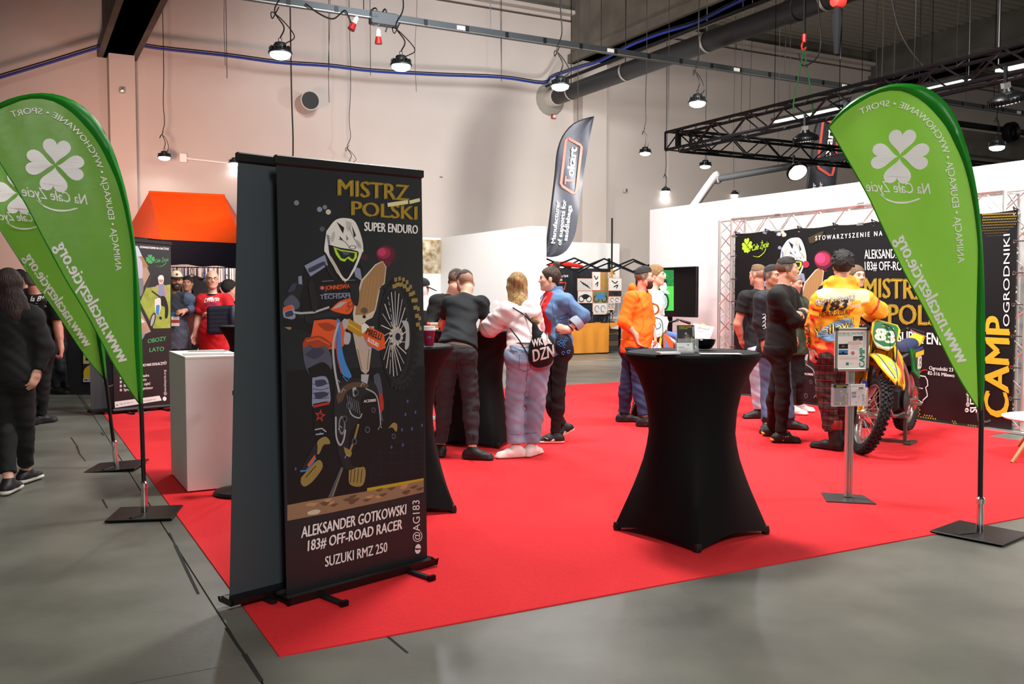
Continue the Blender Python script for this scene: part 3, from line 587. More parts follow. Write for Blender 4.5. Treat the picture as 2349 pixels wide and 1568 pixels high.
    for k in range(22):
        a = 2 * PI * k / 22 + .2; A.line([(902 + 5 * math.cos(a + .9), 770 + 14 * math.sin(a + .9)), (904 + 31 * math.cos(a), 765 + 98 * math.sin(a))], .0045, y('white') if k % 2 else y('steel'))
    A.ell(908, 770, 16, 22, y('cream')); A.ell(910, 771, 12, 16, y('steel')); A.ell(912, 772, 6, 9, y('char')); A.curve([(920, 735), (936, 740), (938, 790), (928, 800), (930, 760)], y('steel'))
    A.poly([(830, 740), (846, 748), (880, 766), (884, 798), (868, 804), (842, 790), (832, 765)], y('orange')); A.line([(834, 772), (844, 792), (868, 804)], .004, y('blue')); A.curve([(828, 745), (836, 741), (846, 750), (836, 760), (830, 764)], y('white')); A.text('PIRELLI', (838, 766), (872, 780), (842, 752), y('black'), off=.04); A.text('SUZUKI', (842, 782), (866, 796), (844, 773), y('white'), off=.05)
    # helmet and goggles
    A.curve([(748, 530), (768, 505), (792, 500), (815, 510), (832, 560), (826, 590), (808, 628), (790, 645), (770, 620), (748, 582), (743, 572)], y('white')); A.curve([(752, 560), (780, 568), (818, 575), (820, 590), (806, 622), (792, 640), (772, 612), (756, 585)], y('black'))
    A.poly([(764, 566), (780, 572), (818, 578), (818, 590), (810, 601), (802, 597), (797, 592), (790, 600), (780, 597), (770, 584)], y('lime')); A.poly([(770, 571), (782, 576), (813, 580), (812, 590), (808, 595), (799, 588), (790, 594), (782, 592)], y('char')); A.curve([(784, 576), (800, 578), (798, 584), (788, 584)], y('slate'))
    A.curve([(752, 545), (762, 520), (790, 503), (812, 512), (826, 550), (833, 576), (822, 576), (800, 570), (790, 560), (770, 556)], y('white')); A.poly([(771, 508), (789, 522), (786, 536)], y('black')); A.poly([(806, 516), (816, 540), (811, 545)], y('char')); A.poly([(778, 541), (787, 551), (779, 548)], y('black')); A.poly([(793, 538), (799, 548), (794, 552)], y('grey')); A.ell(808, 567, 9, 4.5, y('grey')); A.ell(808, 567, 6, 2.8, y('white')); A.line([(750, 538), (754, 560)], .012, y('lilac')); A.curve([(772, 610), (792, 648), (786, 640), (766, 604), (752, 580), (760, 590)], y('cream'))
def rider_detail(A):
    y = lambda n: P[n]; DJ = mat('p_dark_jersey', '#15161c', .55); SL2 = mat('p_slate2', '#33364a', .55); HL = mat('p_helmet_shade', '#b9b4aa', .55)
    for q in ([(706, 650), (716, 640), (728, 700), (716, 712)], [(742, 604), (752, 612), (770, 640), (760, 636)], [(800, 650), (822, 655), (820, 700), (806, 690)], [(698, 720), (720, 724), (716, 740), (700, 738)]): A.curve(q, DJ)
    for q in ([(706, 616), (740, 600), (744, 606), (712, 624)], [(700, 812), (724, 796), (744, 806), (722, 822)], [(722, 872), (742, 870), (748, 880), (726, 886)], [(720, 900), (744, 898), (752, 906), (726, 914)], [(658, 670), (668, 652), (680, 650), (672, 668)], [(654, 716), (668, 712), (672, 722), (656, 726)]): A.curve(q, SL2)
    for q in ([(756, 548), (764, 530), (768, 540), (762, 556)], [(792, 506), (806, 512), (800, 530), (794, 524)], [(816, 548), (826, 556), (828, 570), (818, 566)], [(752, 585), (758, 590), (776, 622), (772, 626)]): A.curve(q, HL)
    for k in range(5): A.line([(752.5 + k * .3, 541 + 5 * k), (755.5 + k * .3, 543 + 5 * k)], .004, y('navy'))
    A.line([(776, 548), (790, 554), (800, 566)], .004, y('grey'), smooth=True); A.line([(800, 520), (812, 548), (826, 566)], .004, y('grey'), smooth=True)
    for q in ([(728, 742), (752, 740), (770, 752), (748, 758)], [(708, 790), (730, 784), (742, 792), (722, 798)]): A.curve(q, y('dkor'))
    for (a, b, r_) in ((902, 1000, 5), (816, 900, 6), (800, 930, 7), (790, 960, 6), (812, 1012, 6), (842, 985, 6), (856, 940, 5)): A.ell(a, b, r_, r_ * 1.3, y('slate')); A.ell(a, b, r_ * .6, r_ * .8, y('black'))
    for k in range(6): A.line([(795 + 5 * k, 905 + 3 * k), (800 + 5 * k, 935 + 3 * k)], .003, y('grey'))
    for (a, b) in ((770, 880), (782, 900), (775, 985), (790, 1050), (826, 886), (866, 985)): A.line([(a, b), (a + 5, b - 9), (a + 9, b - 4)], .004, y('steel'))
    A.line([(690, 1100), (712, 1086), (728, 1064)], .006, y('gold')); A.line([(700, 1095), (724, 1068)], .004, y('char'))
    for k in range(12): a = 2 * PI * k / 12; A.line([(908 + 13 * math.cos(a), 770 + 17 * math.sin(a)), (908 + 17 * math.cos(a), 770 + 24 * math.sin(a))], .004, y('char'))
    for k in range(16): a = -1.9 + k * .16; A.poly([(884 + 18 * math.cos(a) - 8, 766 + 112 * math.sin(a)), (884 + 18 * math.cos(a) - 3, 764 + 112 * math.sin(a)), (884 + 18 * math.cos(a) - 3, 770 + 112 * math.sin(a)), (884 + 18 * math.cos(a) - 8, 771 + 112 * math.sin(a))], y('char'))
rider(ra); rider_detail(ra); RID = list(ra.rec)
def inline(A, t, p0, p1, p2, m=GOLD, px=True, bg=DARKP):
    A.text(t, p0, p1, p2, m, px, .026, fit=t); A.text(t, p0, p1, p2, bg, px, -.004, fit=t); A.text(t, p0, p1, p2, m, px, -.022, fit=t)
inline(ra, 'MISTRZ', (775, 448), (936, 460), (775, 411)); inline(ra, 'POLSKI', (806, 493), (955, 504), (806, 461))
ra.line([(888, 470), (935, 463)], .02, mat('p_streak', '#d8d09a', .5)); ra.line([(938, 464), (962, 458)], .018, mat('p_streak', '#d8d09a', .5))
ra.text('SUPER ENDURO', (835, 529), (957, 536), (835, 509), INK, off=.035)
ra.text('ALEKSANDER GOTKOWSKI', (690, 1233), (930, 1178), (691, 1208), INK, off=.028); ra.text('183# OFF-ROAD RACER', (705, 1263), (921, 1212), (706, 1239), INK, off=.028); ra.text('SUZUKI RMZ 250', (745, 1299), (887, 1264), (745, 1276), INK, off=.02)
ra.text('@AG183', (963, 1241), (961, 1146), (947, 1243), INK); fx, fy = ra.st(957.5, 1258); ra.ell(fx, fy, .021, .026, INK, False); ra.text('f', ra.st(965, 1260) , ra.st(964.5, 1254.5), ra.st(950, 1261), DARKP, False, .03)
ra.build('print', roll)
def lerp(a, b, t): return (a[0] + (b[0] - a[0]) * t, a[1] + (b[1] - a[1]) * t)
def rollup_hardware(A, tl, tr, bl, br, root, feet=True, side=1):
    n = A.n * side
    a, b = A.P(*tl, 0), A.P(*tr, 0); d = (b - a).normalized(); m = MB(); m.box((a + b) / 2 + Z * .012, ((b - a).length + .02, .026, .045), ax=(d, A.n, d.cross(A.n) * (1 if d.cross(A.n).z > 0 else -1)), bev=.006); m.build('top_rail', BLACK, root)
    g0, g1 = Vector((A.P(*bl, 0).x, A.P(*bl, 0).y, 0)), Vector((A.P(*br, 0).x, A.P(*br, 0).y, 0)); d = (g1 - g0).normalized(); L = (g1 - g0).length + .03; zt = min(A.P(*bl, 0).z, A.P(*br, 0).z) + .01
    m = MB(); prof = [(-.055, .03), (-.06, .055), (-.04, zt), (.012, zt + .004), (.05, zt - .03), (.06, .05), (.05, .03)]
    c0 = g0 - d * .015; m.prism([c0 + n * y + Z * z for y, z in prof], d * L); m.build('cassette', BLACK, root)
    for e in (c0 - d * .012, c0 + d * L):
        m = MB(); m.prism([e + n * y * 1.06 + Z * (z * 1.02) for y, z in prof], d * .012); m.build('end_cap', BLKM, root)
    if feet:
        for t in (.2, .8):
            c = c0 + d * (L * t); m = MB(); m.box(c + n * .06 + Z * .016, (.035, .34, .02), ax=(d, n, Z), bev=.006); m.build('foot', BLACK, root)
            m = MB(); m.box(c + n * .225 + Z * .02, (.04, .02, .026), ax=(d, n, Z)); m.build('foot_cap', BLKM, root)
    p = (a + b) / 2 - n * .03; q = (g0 + g1) / 2 - n * .03; m = MB(); m.tube([Vector((q.x, q.y, .05)), p - Z * .01], .008, 6); m.build('support_pole', ALU, root)
rollup_hardware(ra, tl, tr, bl, br, roll)
# its twin, back to back with it: only the blank grey rear shows
qL, qR = pL - be * .235 - bn * .135, pR - be * .235 - bn * .135
rb = Art(qL, be, Z, bn); t2l, t2r = rb.st(546, 366), rb.st(960, 424); b2l = rb.st(527, 1372); b2r = (b2l[0] + BWD + .02, b2l[1]); t2r = (t2l[0] + BWD + .02, t2l[1])
r2 = thing('roll_up_banner', 'roll-up banner turned away with its blank grey rear showing beside the rider banner', 'banner', (qL + qR) / 2, 0, 'roll-up banners')
m = MB(); q = [rb.P(*p, 0) for p in (b2l, b2r, t2r, t2l)]; m.prism([p - bn * .003 for p in q], bn * .003); m.build('printed_sheet', GREYB, r2)
rollup_hardware(rb, t2l, t2r, b2l, b2r, r2, True, -1)
# ---- small roll-up at the far corner
cL, cR = G(262, 950), G(394, 938); ce = cR - cL; ce.z = 0; cW = ce.length; ce.normalize(); cn = Vector((ce.y, -ce.x, 0))
r3 = thing('roll_up_banner', 'dark roll-up banner with photos of children on bikes and green lettering OBOZY LATO', 'banner', (cL + cR) / 2, 0, 'roll-up banners')
rc = Art(cL, ce, Z, cn); c_tl, c_tr, c_bl, c_br = rc.st(252, 548), rc.st(392, 561), rc.st(262, 940), rc.st(394, 927)
m = MB(); q = [rc.P(*p, 0) for p in (c_bl, c_br, c_tr, c_tl)]; m.prism([p - cn * .003 for p in q], cn * .003); m.build('printed_sheet', mat('banner_plum', '#1b1013', .5), r3)
GRASS = mat('p_grass', '#93a23c', .6, noise=.25, scale=9); SAND = mat('p_sand', '#b0937a', .6, noise=.15, scale=5); SKYB = mat('p_sky', '#b9c5d2', .6); SKIN_P = mat('p_skin', '#b98b72', .6)
rc.poly([(256, 551), (391, 564), (391, 738), (256, 745)], mat('p_dk', '#222426', .5))
rc.poly([(256, 562), (316, 564), (344, 628), (312, 692), (258, 700)], SAND); rc.poly([(256, 562), (316, 564), (326, 588), (256, 590)], SKYB); rc.poly([(290, 588), (327, 588), (341, 612), (292, 616)], mat('p_wood', '#4c5a33', .6))
rc.curve([(300, 572), (306, 567), (311, 573), (311, 583), (302, 585)], P['slate']); rc.curve([(302, 577), (310, 577), (309, 586), (304, 588)], SKIN_P); rc.curve([(298, 590), (316, 588), (326, 602), (326, 635), (318, 642), (306, 640), (300, 615)], mat('p_jacket', '#b6b2c2', .6)); rc.curve([(312, 640), (328, 640), (328, 670), (320, 680), (314, 665)], P['grey']); rc.ell(313, 632, 5, 5, P['lime']); rc.curve([(308, 660), (314, 660), (314, 690), (309, 690)], P['blue'])
rc.poly([(389, 632), (391, 632), (391, 752), (352, 753), (321, 692), (348, 632)], GRASS); rc.poly([(348, 632), (391, 631), (391, 652), (336, 660)], P['char'])
rc.poly([(316, 697), (346, 760), (306, 778), (312, 740)], SAND); rc.poly([(312, 718), (333, 738), (314, 744)], P['white']); rc.curve([(312, 768), (332, 764), (326, 778), (314, 780)], P['lilac']); rc.poly([(314, 784), (326, 790), (318, 808)], mat('p_yel', '#d0a83a', .6)); rc.poly([(256, 800), (275, 802), (272, 826), (256, 828)], P['orange'])
rc.curve([(362, 636), (367, 631), (374, 632), (376, 642), (372, 652), (365, 650)], P['white']); rc.curve([(364, 641), (374, 641), (373, 647), (366, 648)], SKIN_P); rc.curve([(363, 652), (376, 651), (378, 668), (377, 680), (364, 680)], P['lilac']); rc.line([(363, 655), (352, 664)], .03, SKIN_P); rc.line([(378, 655), (383, 680)], .03, SKIN_P); rc.curve([(363, 680), (378, 680), (386, 705), (384, 728), (378, 728), (378, 705), (370, 700)], P['black'])
rc.line([(348, 667), (360, 676), (372, 684)], .02, P['char']); rc.curve([(355, 686), (368, 684), (368, 710), (362, 724), (356, 712)], P['white']); rc.curve([(358, 700), (366, 700), (364, 722), (358, 718)], P['blue']); rc.ell(350, 734, 6, 18, P['char'], rot=.25); rc.ell(350, 734, 3.5, 14, P['steel'], rot=.25); rc.curve([(365, 726), (370, 726), (371, 732), (366, 732)], P['black'])
rc.text('STOWARZYSZENIE NA CAŁE ŻYCIE', (321, 568.5), (387, 573), (321, 564), INK, off=.05); lc = rc.st(345, 594); logo(rc, lc, .056, mat('p_logo', '#3f9e57', .6))
TG = mat('p_teal', '#3fa05a', .6); rc.text('OBOZY', (339, 787), (381, 780), (339, 777.5), TG, off=.02); rc.text('LATO', (343, 807), (376, 804), (343, 797.5), TG, off=.02)
rc.text('DLACZEGO WARTO DO NAS DOŁĄCZYĆ?', (267, 846), (382, 835), (267, 840), INK, off=.04)
for k, t in enumerate(['Doświadczona kadra', 'Profesjonalne tory', 'Bogaty program zajęć', 'Sprawdzony organizator']):
    rc.text(t, (284, 868.5 + 9.3 * k), (284 + (58, 52, 61, 67)[k], 863 + 9.4 * k), (284, 862.5 + 9.3 * k), INK, off=.02); rc.poly([(275, 864 + 9.2 * k), (279.5, 863.6 + 9.2 * k), (279.5, 869 + 9.2 * k), (275, 869.4 + 9.2 * k)], INK); rc.line([(276, 866.5 + 9.2 * k), (277, 868 + 9.2 * k), (279, 865 + 9.2 * k)], .006, DARKP)
rc.poly([(263, 921), (366, 907), (371, 918), (264, 935)], INK); rc.text('+48 509 992 913', (273, 929), (306, 924), (273, 925), P['grey']); rc.text('nacalezycie.org', (328, 921), (357, 916.5), (328, 916.5), P['grey']); rc.curve([(268, 926), (270, 929), (269, 931), (267, 928)], P['char'])
rc.text('@nacalezycie.org', (381, 906), (380, 848), (376, 906), INK); rc.ell(377.5, 914, 4.5, 5, INK)
rc.build('print', r3); rollup_hardware(rc, c_tl, c_tr, c_bl, c_br, r3)
r4o = cL - ce * .22 - cn * .14; rd = Art(r4o, ce, Z, cn); d_l = rd.st(232, 944); H3 = c_tl[1]
r4 = thing('roll_up_banner', 'roll-up banner with a blank dark rear behind the OBOZY LATO banner', 'banner', r4o + ce * .42, 0, 'roll-up banners')
d_tl, d_tr, d_bl, d_br = (0, H3), (cW, H3), (0, c_bl[1]), (cW, c_bl[1]); m = MB(); q = [rd.P(*p, 0) for p in (d_bl, d_br, d_tr, d_tl)]; m.prism([p - cn * .003 for p in q], cn * .003); m.build('printed_sheet', GREYB, r4); rollup_hardware(rd, d_tl, d_tr, d_bl, d_br, r4, True, -1)
# ================================================================ PEDESTAL AND PAPERS
pf = G(430, 1132); pl = G(380, 1090); pd = bv(pl) - bv(pf); pu = .42; hz = at(430, 818, pf.y).z
ped = thing('pedestal', 'plain white box pedestal standing on the red carpet', 'pedestal', pf + U * pu / 2 + V * pd / 2)
c = pf + U * pu / 2 + V * pd / 2; m = MB(); m.bb(Vector((c.x, c.y, (hz - .018) / 2 + .008)), pu, pd, hz - .034, .003); m.build('body', WHT, ped)
m = MB(); m.bb(Vector((c.x, c.y, hz - .009)), pu + .002, pd + .002, .018, .003); m.build('top_panel', WHT, ped)
def sheet(name, lab, cat, c, rot, w, h, mt, z, n=1, group=None, t=.0012):
    o = thing(name, lab, cat, Vector((c.x, c.y, z)), 0, group)
    for k in range(n): m = MB(); m.box(Vector((c.x, c.y, z + t * (k + .6))), (w, h, t), rot + random.uniform(-.06, .06) * (n > 1)); m.build('sheet', mt, o)
    return o
PAP = mat('paper', '#f2f1ee', .6); PAPG = mat('paper_printed', '#9a958d', .6, noise=.4, scale=40)
sheet('flyer', 'grey printed flyer near the front corner of the white pedestal', 'flyer', G(468, 812, hz), .4, .30, .21, mat('paper_grey', '#b9b4ad', .5), hz + .001)
sheet('flyer', 'small pile of printed flyers in the middle of the white pedestal', 'flyer', G(478, 805, hz), .1, .30, .12, PAPG, hz + .001, 2)
sheet('card', 'dark red card on the white pedestal beside the grey banner', 'card', G(528, 812, hz), .2, .09, .05, mat('card_red', '#5a1620', .5), hz + .001)
# ================================================================ TRUSS GATE WITH THE BIG PRINTED BANNER
def truss(m, a, b, w, up, side, r=.024, rd=.010, cell=.5, mode=0, r2=None):
    """box truss from a to b: four chords (w apart along up and side) with zig-zag lacing; returns chords"""
    L = (b - a).length; d = (b - a).normalized(); ch = [(0, 0), (1, 0), (1, 1), (0, 1)]; cor = [up * (i * w) + side * (j * w) for i, j in ch]
    return cor, L, d
def make_truss(root, a, b, w, up, side, mt, r=.024, rd=.010, cell=.5, ends=True):
    cor, L, d = truss(None, a, b, w, up, side)
    for c in cor:
        m = MB(); m.tube([a + c, b + c], r, 8); m.build('chord', mt, root, True)
    n = max(2, round(L / cell)); s = L / n
    for f in range(4):
        c0, c1 = cor[f], cor[(f + 1) % 4]
        bars_ = [(a + d * (s * k) + c0, a + d * (s * (k + .5)) + c1) for k in range(n)] + [(a + d * (s * (k + .5)) + c1, a + d * (s * (k + 1)) + c0) for k in range(n)]
        if ends: bars_ += [(p + c0, p + c1) for p in (a + d * .02, b - d * .02)]
        for p, q in bars_: m = MB(); m.tube([p, q], rd, 5, cap=False); m.build('lacing_bar', mt, root, True)
TRS = mat('truss_alu', '#d4d1cc', .3, .75); zT = at(1647, 502, onu(1647, 502, UB).y).z; w = .26
vL = bv(onu(1647, 600, UB)); vR = bv(onu(2352, 600, UB))
gate = thing('truss_gate', 'silver truss gate framing the large printed banner', 'truss', B(UB, (vL + vR) / 2))
zc = zT - .02
for (va, s) in ((vL, -1), (vR, 1)):
    make_truss(gate, B(UB + .03, va, .03), B(UB + .03, va, zc), w, V * s, U, TRS, .024, .009, .42)
    m = MB(); m.bb(B(UB + .16, va + s * .13, .015), .5, .5, .02); m.build('base_plate', TRS, gate)
make_truss(gate, B(UB + .03, vL - .26, zc - .24), B(UB + .03, vR + .26, zc - .24), .24, Z, U, TRS, .024, .009, .46)
for va in (vL - 1.2, vL - 2.6, vR + 1.4):
    m = MB(); m.tube([B(UB + .03, va - .05, zc), B(UB + .03, va + .05, zc)], .036, 10); m.tube([B(UB + .03, va - .05, zc - .24), B(UB + .03, va + .05, zc - .24)], .034, 10); m.build('coupling', ALU, gate, True)
A2 = Art(B(UB, 7, 0), -V, Z, -U, .00003)
q1, q2, q3, q4 = A2.st(1687, 535), A2.st(2335, 484), A2.st(2335, 996), A2.st(1699, 906)
zb_, zt_ = max(.03, q4[1] - .01), q1[1]
x0_, x1_ = q1[0], q2[0]
def sag(a, b): return 0
m = MB(); rows = []
for i in range(9):
    b_ = zb_ + (zt_ - zb_) * i / 8; row = []
    for k in range(61):
        t = k / 60; a = x0_ + (x1_ - x0_) * t; dip = .016 * abs(math.sin(PI * t * 7)) if i == 8 else 0; row.append(A2.P(a, b_ - dip, 0))
    rows.append(row)
m.grid(rows)
big = thing('printed_banner', 'large black printed banner with the helmeted rider and gold lettering tied into the truss gate', 'banner', B(UB, (vL + vR) / 2))
m.build('vinyl_sheet', mat('banner_gloss', '#0b0c0f', .42), big, False, solid=.004)
for k in range(8):                                            # ties and eyelets
    t = k / 7; a = x0_ + .03 + (x1_ - x0_ - .06) * t; p = A2.P(a, zt_ - .035, 60); m = MB(); m.tube(bez([p, p + Z * .06 - U * .03, B(UB - .005, bv(p), zc - .20), B(UB + .06, bv(p), zc - .21)], 4), .007, 5); m.build('rubber_tie', BLACK, big, True)
    m = MB(); m.lathe([(.014, .0), (.02, .003), (.02, 0)], p, -U, 10); m.build('eyelet', CHROME, big, True)
    if 0 < k < 7:
        for xx, s in ((x0_ + .02, 1), (x1_ - .02, -1)):
            p = A2.P(xx, zb_ + (zt_ - zb_) * k / 7, 60); m = MB(); m.tube([p, p + V * (.10 * s)], .006, 5); m.build('rubber_tie', BLACK, big)
            m = MB(); m.lathe([(.014, .0), (.02, .003), (.02, 0)], p, -U, 10); m.build('eyelet', CHROME, big, True)
hel = ra.st(748, 500); hbk = A2.st(1796, 545); _h1, _h2, _g1, _g2 = ra.st(790, 500), ra.st(877, 598), A2.st(1822, 545), A2.st(1884, 612); ks = (_g2[0] - _g1[0]) / (_h2[0] - _h1[0]); kz = (_g2[1] - _g1[1]) / (_h2[1] - _h1[1]); hel, hbk = _h1, _g1
A2.lay = 90; lim = [x0_ + .02, x1_ - .02, zb_ + .02, zt_ - .02]
for pts, faces, mt_ in RID[46:]:
    qq = [((a - hel[0]) * ks + hbk[0], (b - hel[1]) * kz + hbk[1]) for a, b in pts]
    qq = [(a, max(b, lim[2])) for a, b in qq]
    A2.raw(qq, faces, mt_)
for (gx, gy, r, c) in [(1757, 533, 3.5, 'lilac'), (1789, 537, 4, 'white'), (1797, 533, 4, 'cream'), (1801, 538, 4.5, 'cream'), (1790, 568, 4, 'lilac')]: A2.ell(gx, gy, r, r, P[c])
[A2.ell(1888 + dx, 592 + dy, rx, ry, c_) for dx, dy, rx, ry, c_ in ((2, 4, 21, 22, mat('p_wine', '#5c1029', .5)), (0, 2, 18, 16, mat('p_hot2', '#a02a44', .5)), (-5, 0, 12, 12, mat('p_hot', '#d8406c', .5)))]; A2.ell(1850, 606, 8, 8, mat('p_hot2', '#a02a44', .5)); A2.curve([(1855, 545), (1890, 530), (1880, 550), (1860, 558)], mat('p_olive', '#3a321a', .5))
lg = A2.st(1715, 563); logo(A2, lg, .105, mat('p_lime', '#6fd23c', .5))
SW = lambda t, a, b, c, off=.02, mt=INK: A2.text(t, a, b, c, mt, off=off)
SW('S T O W A R Z Y S Z E N I E   N A   C A Ł E   Ż Y C I E', (1872, 551), (2128, 533), (1872, 541))
SW('ALEKSANDER GOTKOWSKI', (1985, 593), (2170, 590), (1984, 573), .01); SW('183# OFF-ROAD RACER', (1986, 619), (2150, 620), (1985, 600), .01)
inline(A2, 'MISTRZ', (1985, 681), (2128, 687), (1985, 638)); inline(A2, 'POLSKI', (2040, 742), (2204, 748), (2040, 698))
SW('SUPER ENDURO', (2061, 783), (2222, 796), (2061, 758), .02)
SW('Ogrodniki 23', (2133, 847), (2188, 852), (2133, 839), .01); SW('82-316 Milewo', (2130, 858.5), (2191, 865), (2130, 850.5), .01)
A2.line([(2098, 860), (2112, 861), (2124, 863), (2129, 872), (2130, 884), (2125, 888), (2128, 900), (2129, 908), (2119, 917), (2118, 923), (2108, 917), (2099, 917)], .012, INK); A2.line([(2129, 848), (2118, 849), (2106, 859)], .012, P['red'], smooth=True); A2.ell(2104, 863, 1.8, 2, GOLD); SW('Warszawa', (2098, 889), (2119, 892), (2098, 885))
SW('@nacalezycie.org', (2224, 932), (2223, 862), (2218, 932)); A2.ell(2219.5, 940, 4.5, 5, INK); SW('f', (2222, 942), (2222, 938), (2216, 942), .02, DARKP)
SW('SUZUKI RMZ 250', (2243, 945), (2243, 800), (2227, 945), .03)
A2.text('CAMP', (2314, 957), (2318, 728), (2260, 950), mat('p_gold2', '#c9a01c', .55), off=.03); SW('OGRODNIKI', (2317, 748), (2318, 536), (2303, 748), .0)
DOT = mat('p_dot', '#a98c1c', .6)
for i in range(26):
    for k in range(10):
        px = 2256 + i * 3.6 + (k % 2) * 1.8; py = 492 + k * 6.2 - i * .15; r = 1.25 * max(.25, 1 - k / 12)
        if k < 4 + 5 * math.sin(i * .12 + .6) and px < 2335: A2.ell(px, py, r, r * 1.5, DOT, n=6)
for i in range(26):
    for k in range(7):
        px = 2098 + i * 5.6 + (k % 2) * 2.8; py = 944 + i * .75 + k * 4.6 - 20 * (1 if i < 3 else 0); h = 1.2 + 5 * abs(math.sin(i * .23 + .3)) * (i < 18) + (i > 21) * 3
        if k > 6.6 - h and py < 960 + (px - 2093) * .142 - 4: A2.ell(px, py, 1.7, 1.9, DOT, n=7)
A2.build('print', big)
# ================================================================ TV ON A STAND
ut = 8.75; a = onu(1457, 616, ut); b = onu(1597, 615, ut); zt, zb = a.z, onu(1597, 728, ut).z; va, vb_ = bv(a), bv(b); vm = (va + vb_) / 2; zm = (zt + zb) / 2
tv = thing('television', 'black flat screen on a stand showing a rider on a meadow', 'tv', B(ut, vm))
m = MB(); m.bb(B(ut + .03, vm, zm), .05, va - vb_, zt - zb, .008); m.build('casing', BLACK, tv)
m = MB(); m.bb(B(ut + .002, vm, zm), .006, va - vb_ - .03, zt - zb - .03); m.build('screen', mat('screen_black', '#07090c', .12), tv)
m = MB(); m.tube([B(ut + .12, vm, .02), B(ut + .12, vm, zm)], .04, 8); m.bb(B(ut + .08, vm, zm), .06, .4, .3); m.build('stand_post', BLKM, tv); m = MB(); m.bb(B(ut + .1, vm, .017), .5, .7, .02); m.build('stand_base', BLKM, tv)
def em(n, c, e=1.1): return mat(n, c, .5, emit=e)
A3 = Art(B(ut - .002, vm, 0), -V, Z, -U, .0002)
E = {k: em('scr_' + k, c) for k, c in dict(green='#3aa33c', leaf='#12612c', leaf2='#1d8a3a', sky='#a8c8d8', white='#d8e4f0', dark='#141c1c', grey='#8d9db0', blue='#7fa4c4', skin='#b89878').items()}
A3.poly([(1492, 619), (1545.5, 619), (1545.5, 712), (1492, 712)], E['green']); A3.poly([(1492, 619), (1545.5, 619), (1545.5, 656), (1492, 656)], E['leaf'])
for k in range(40): A3.curve([(x := random.uniform(1493, 1543), y_ := random.uniform(620, 653)), (x + 2.5, y_ + 1), (x + 1, y_ + 3)], E['leaf2'], n=2)
A3.curve([(1520, 630), (1524, 625), (1528, 629), (1528, 638), (1524, 641), (1520, 637)], E['white']); A3.poly([(1521, 632), (1527, 632), (1527, 635), (1521, 635)], E['dark']); A3.curve([(1515, 645), (1520, 640), (1528, 640), (1531, 648), (1528, 658), (1518, 658)], E['dark']); A3.curve([(1517, 652), (1528, 648), (1530, 662), (1520, 668), (1514, 664)], E['white']); A3.curve([(1512, 662), (1516, 662), (1514, 682), (1511, 682)], E['dark']); A3.curve([(1526, 664), (1534, 668), (1536, 674), (1526, 671)], E['white'])
A3.ell(1527, 692, 8.5, 19, E['dark'], n=20); A3.ell(1525, 692, 7, 16, E['grey'], n=20); A3.ell(1525, 692, 5, 13, E['green'], n=18)
for k in range(10): A3.line([(1525, 692), (1525 + 6 * math.cos(k * .628), 692 + 14 * math.sin(k * .628))], .006, E['white'])
A3.line([(1519, 660), (1517, 712)], .03, E['white']); A3.line([(1523, 665), (1525, 692)], .03, E['blue']); A3.build('picture', tv)
# ================================================================ BLACK FLYING TRUSS, FLOODS, LINEAR LAMPS
TB = mat('truss_black', '#121316', .3, .5); tc = at(1527, 344, 16.0); wt = .30
fl = thing('flying_truss', 'black lighting truss rectangle hanging over the stand', 'truss', tc)
make_truss(fl, tc, tc - V * 11.5, wt, Z, U, TB, .026, .013, .8)
make_truss(fl, tc + U * wt, tc + U * 11, wt, Z, -V, TB, .026, .013, .8)
m = MB()
for i in (0, wt):
    for k in (0, wt): m.tube([tc + U * i - V * k, tc + U * i - V * k + Z * wt], .03, 6)
m.build('corner_post', TB, fl)
RED_H = mat('hook_red', '#b3231d', .4); SLG = mat('sling_green', '#1d5a2c', .7)
def hoist(t, lab, px=None):
    p = tc - V * t + U * wt / 2 + Z * wt; h = thing('truss_hoist', lab, 'hoist', p)
    top = p + Z * .75; m = MB()
    for s in (-1, 1): m.tube(bez([top, p + U * (s * .17) + Z * .05, p + U * (s * .19) - Z * .18], 5), .022, 6, flat=.4)
    m.build('sling', SLG, h, True)
    m = MB(); m.tube([top + Z * .04 + V * (.045 * math.cos(x)) + Z * (.06 * math.sin(x)) for x in np.linspace(-2.6, 2.2, 12)], .014, 6); m.tube([top + Z * .09, top + Z * .2], .03, 8); m.build('hook', RED_H, h, True)
    m = MB(); m.tube([top + Z * .2, Vector((top.x, top.y, zceil))], .018, 6); m.build('chain', BLKM, h)
    m = MB(); m.tube(bez([top + Z * 2.6, top + Z * .6 - V * .25, top - Z * .1 - V * .3, top - Z * .25, top - Z * .05 + V * .1], 6), .010, 5); m.build('control_cable', BLACK, h, True)
    return h
tq = None
for k in range(200):                       # where along the truss the photo shows the sling
    p = tc - V * (k * .05) + U * wt / 2 + Z * wt; r = p - CAM; y2 = r.y * cp - r.z * sp; x_ = CX + FPX * r.x / y2
    if x_ > 1840: tq = k * .05; break
hoist(tq, 'green sling and red hook holding the black truss')
p = at(1921, 2, 11); BAGM = mat('chain_bag_cloth', '#0d0d0f', .95, spec=.1); h = thing('chain_hoist', 'red electric chain hoist with a black chain bag under the roof', 'hoist', p)
m = MB(); m.lathe([(.03, -.06), (.07, -.05), (.085, 0), (.08, .07), (.04, .1)], p, U, 14); m.build('motor', RED_H, h, True)
m = MB(); m.tube([p - Z * .08, p - Z * .22, p - Z * .62], [.04, .06, .03], 8); m.build('chain_bag', BAGM, h, True)
m = MB(); m.tube([p + Z * .1, Vector((p.x, p.y, zceil))], .015, 5); m.tube([p - Z * .05 + U * .07, Vector((p.x, p.y, tc.z + .3)) + U * .07], .011, 5); m.build('chain', BLKM, h)
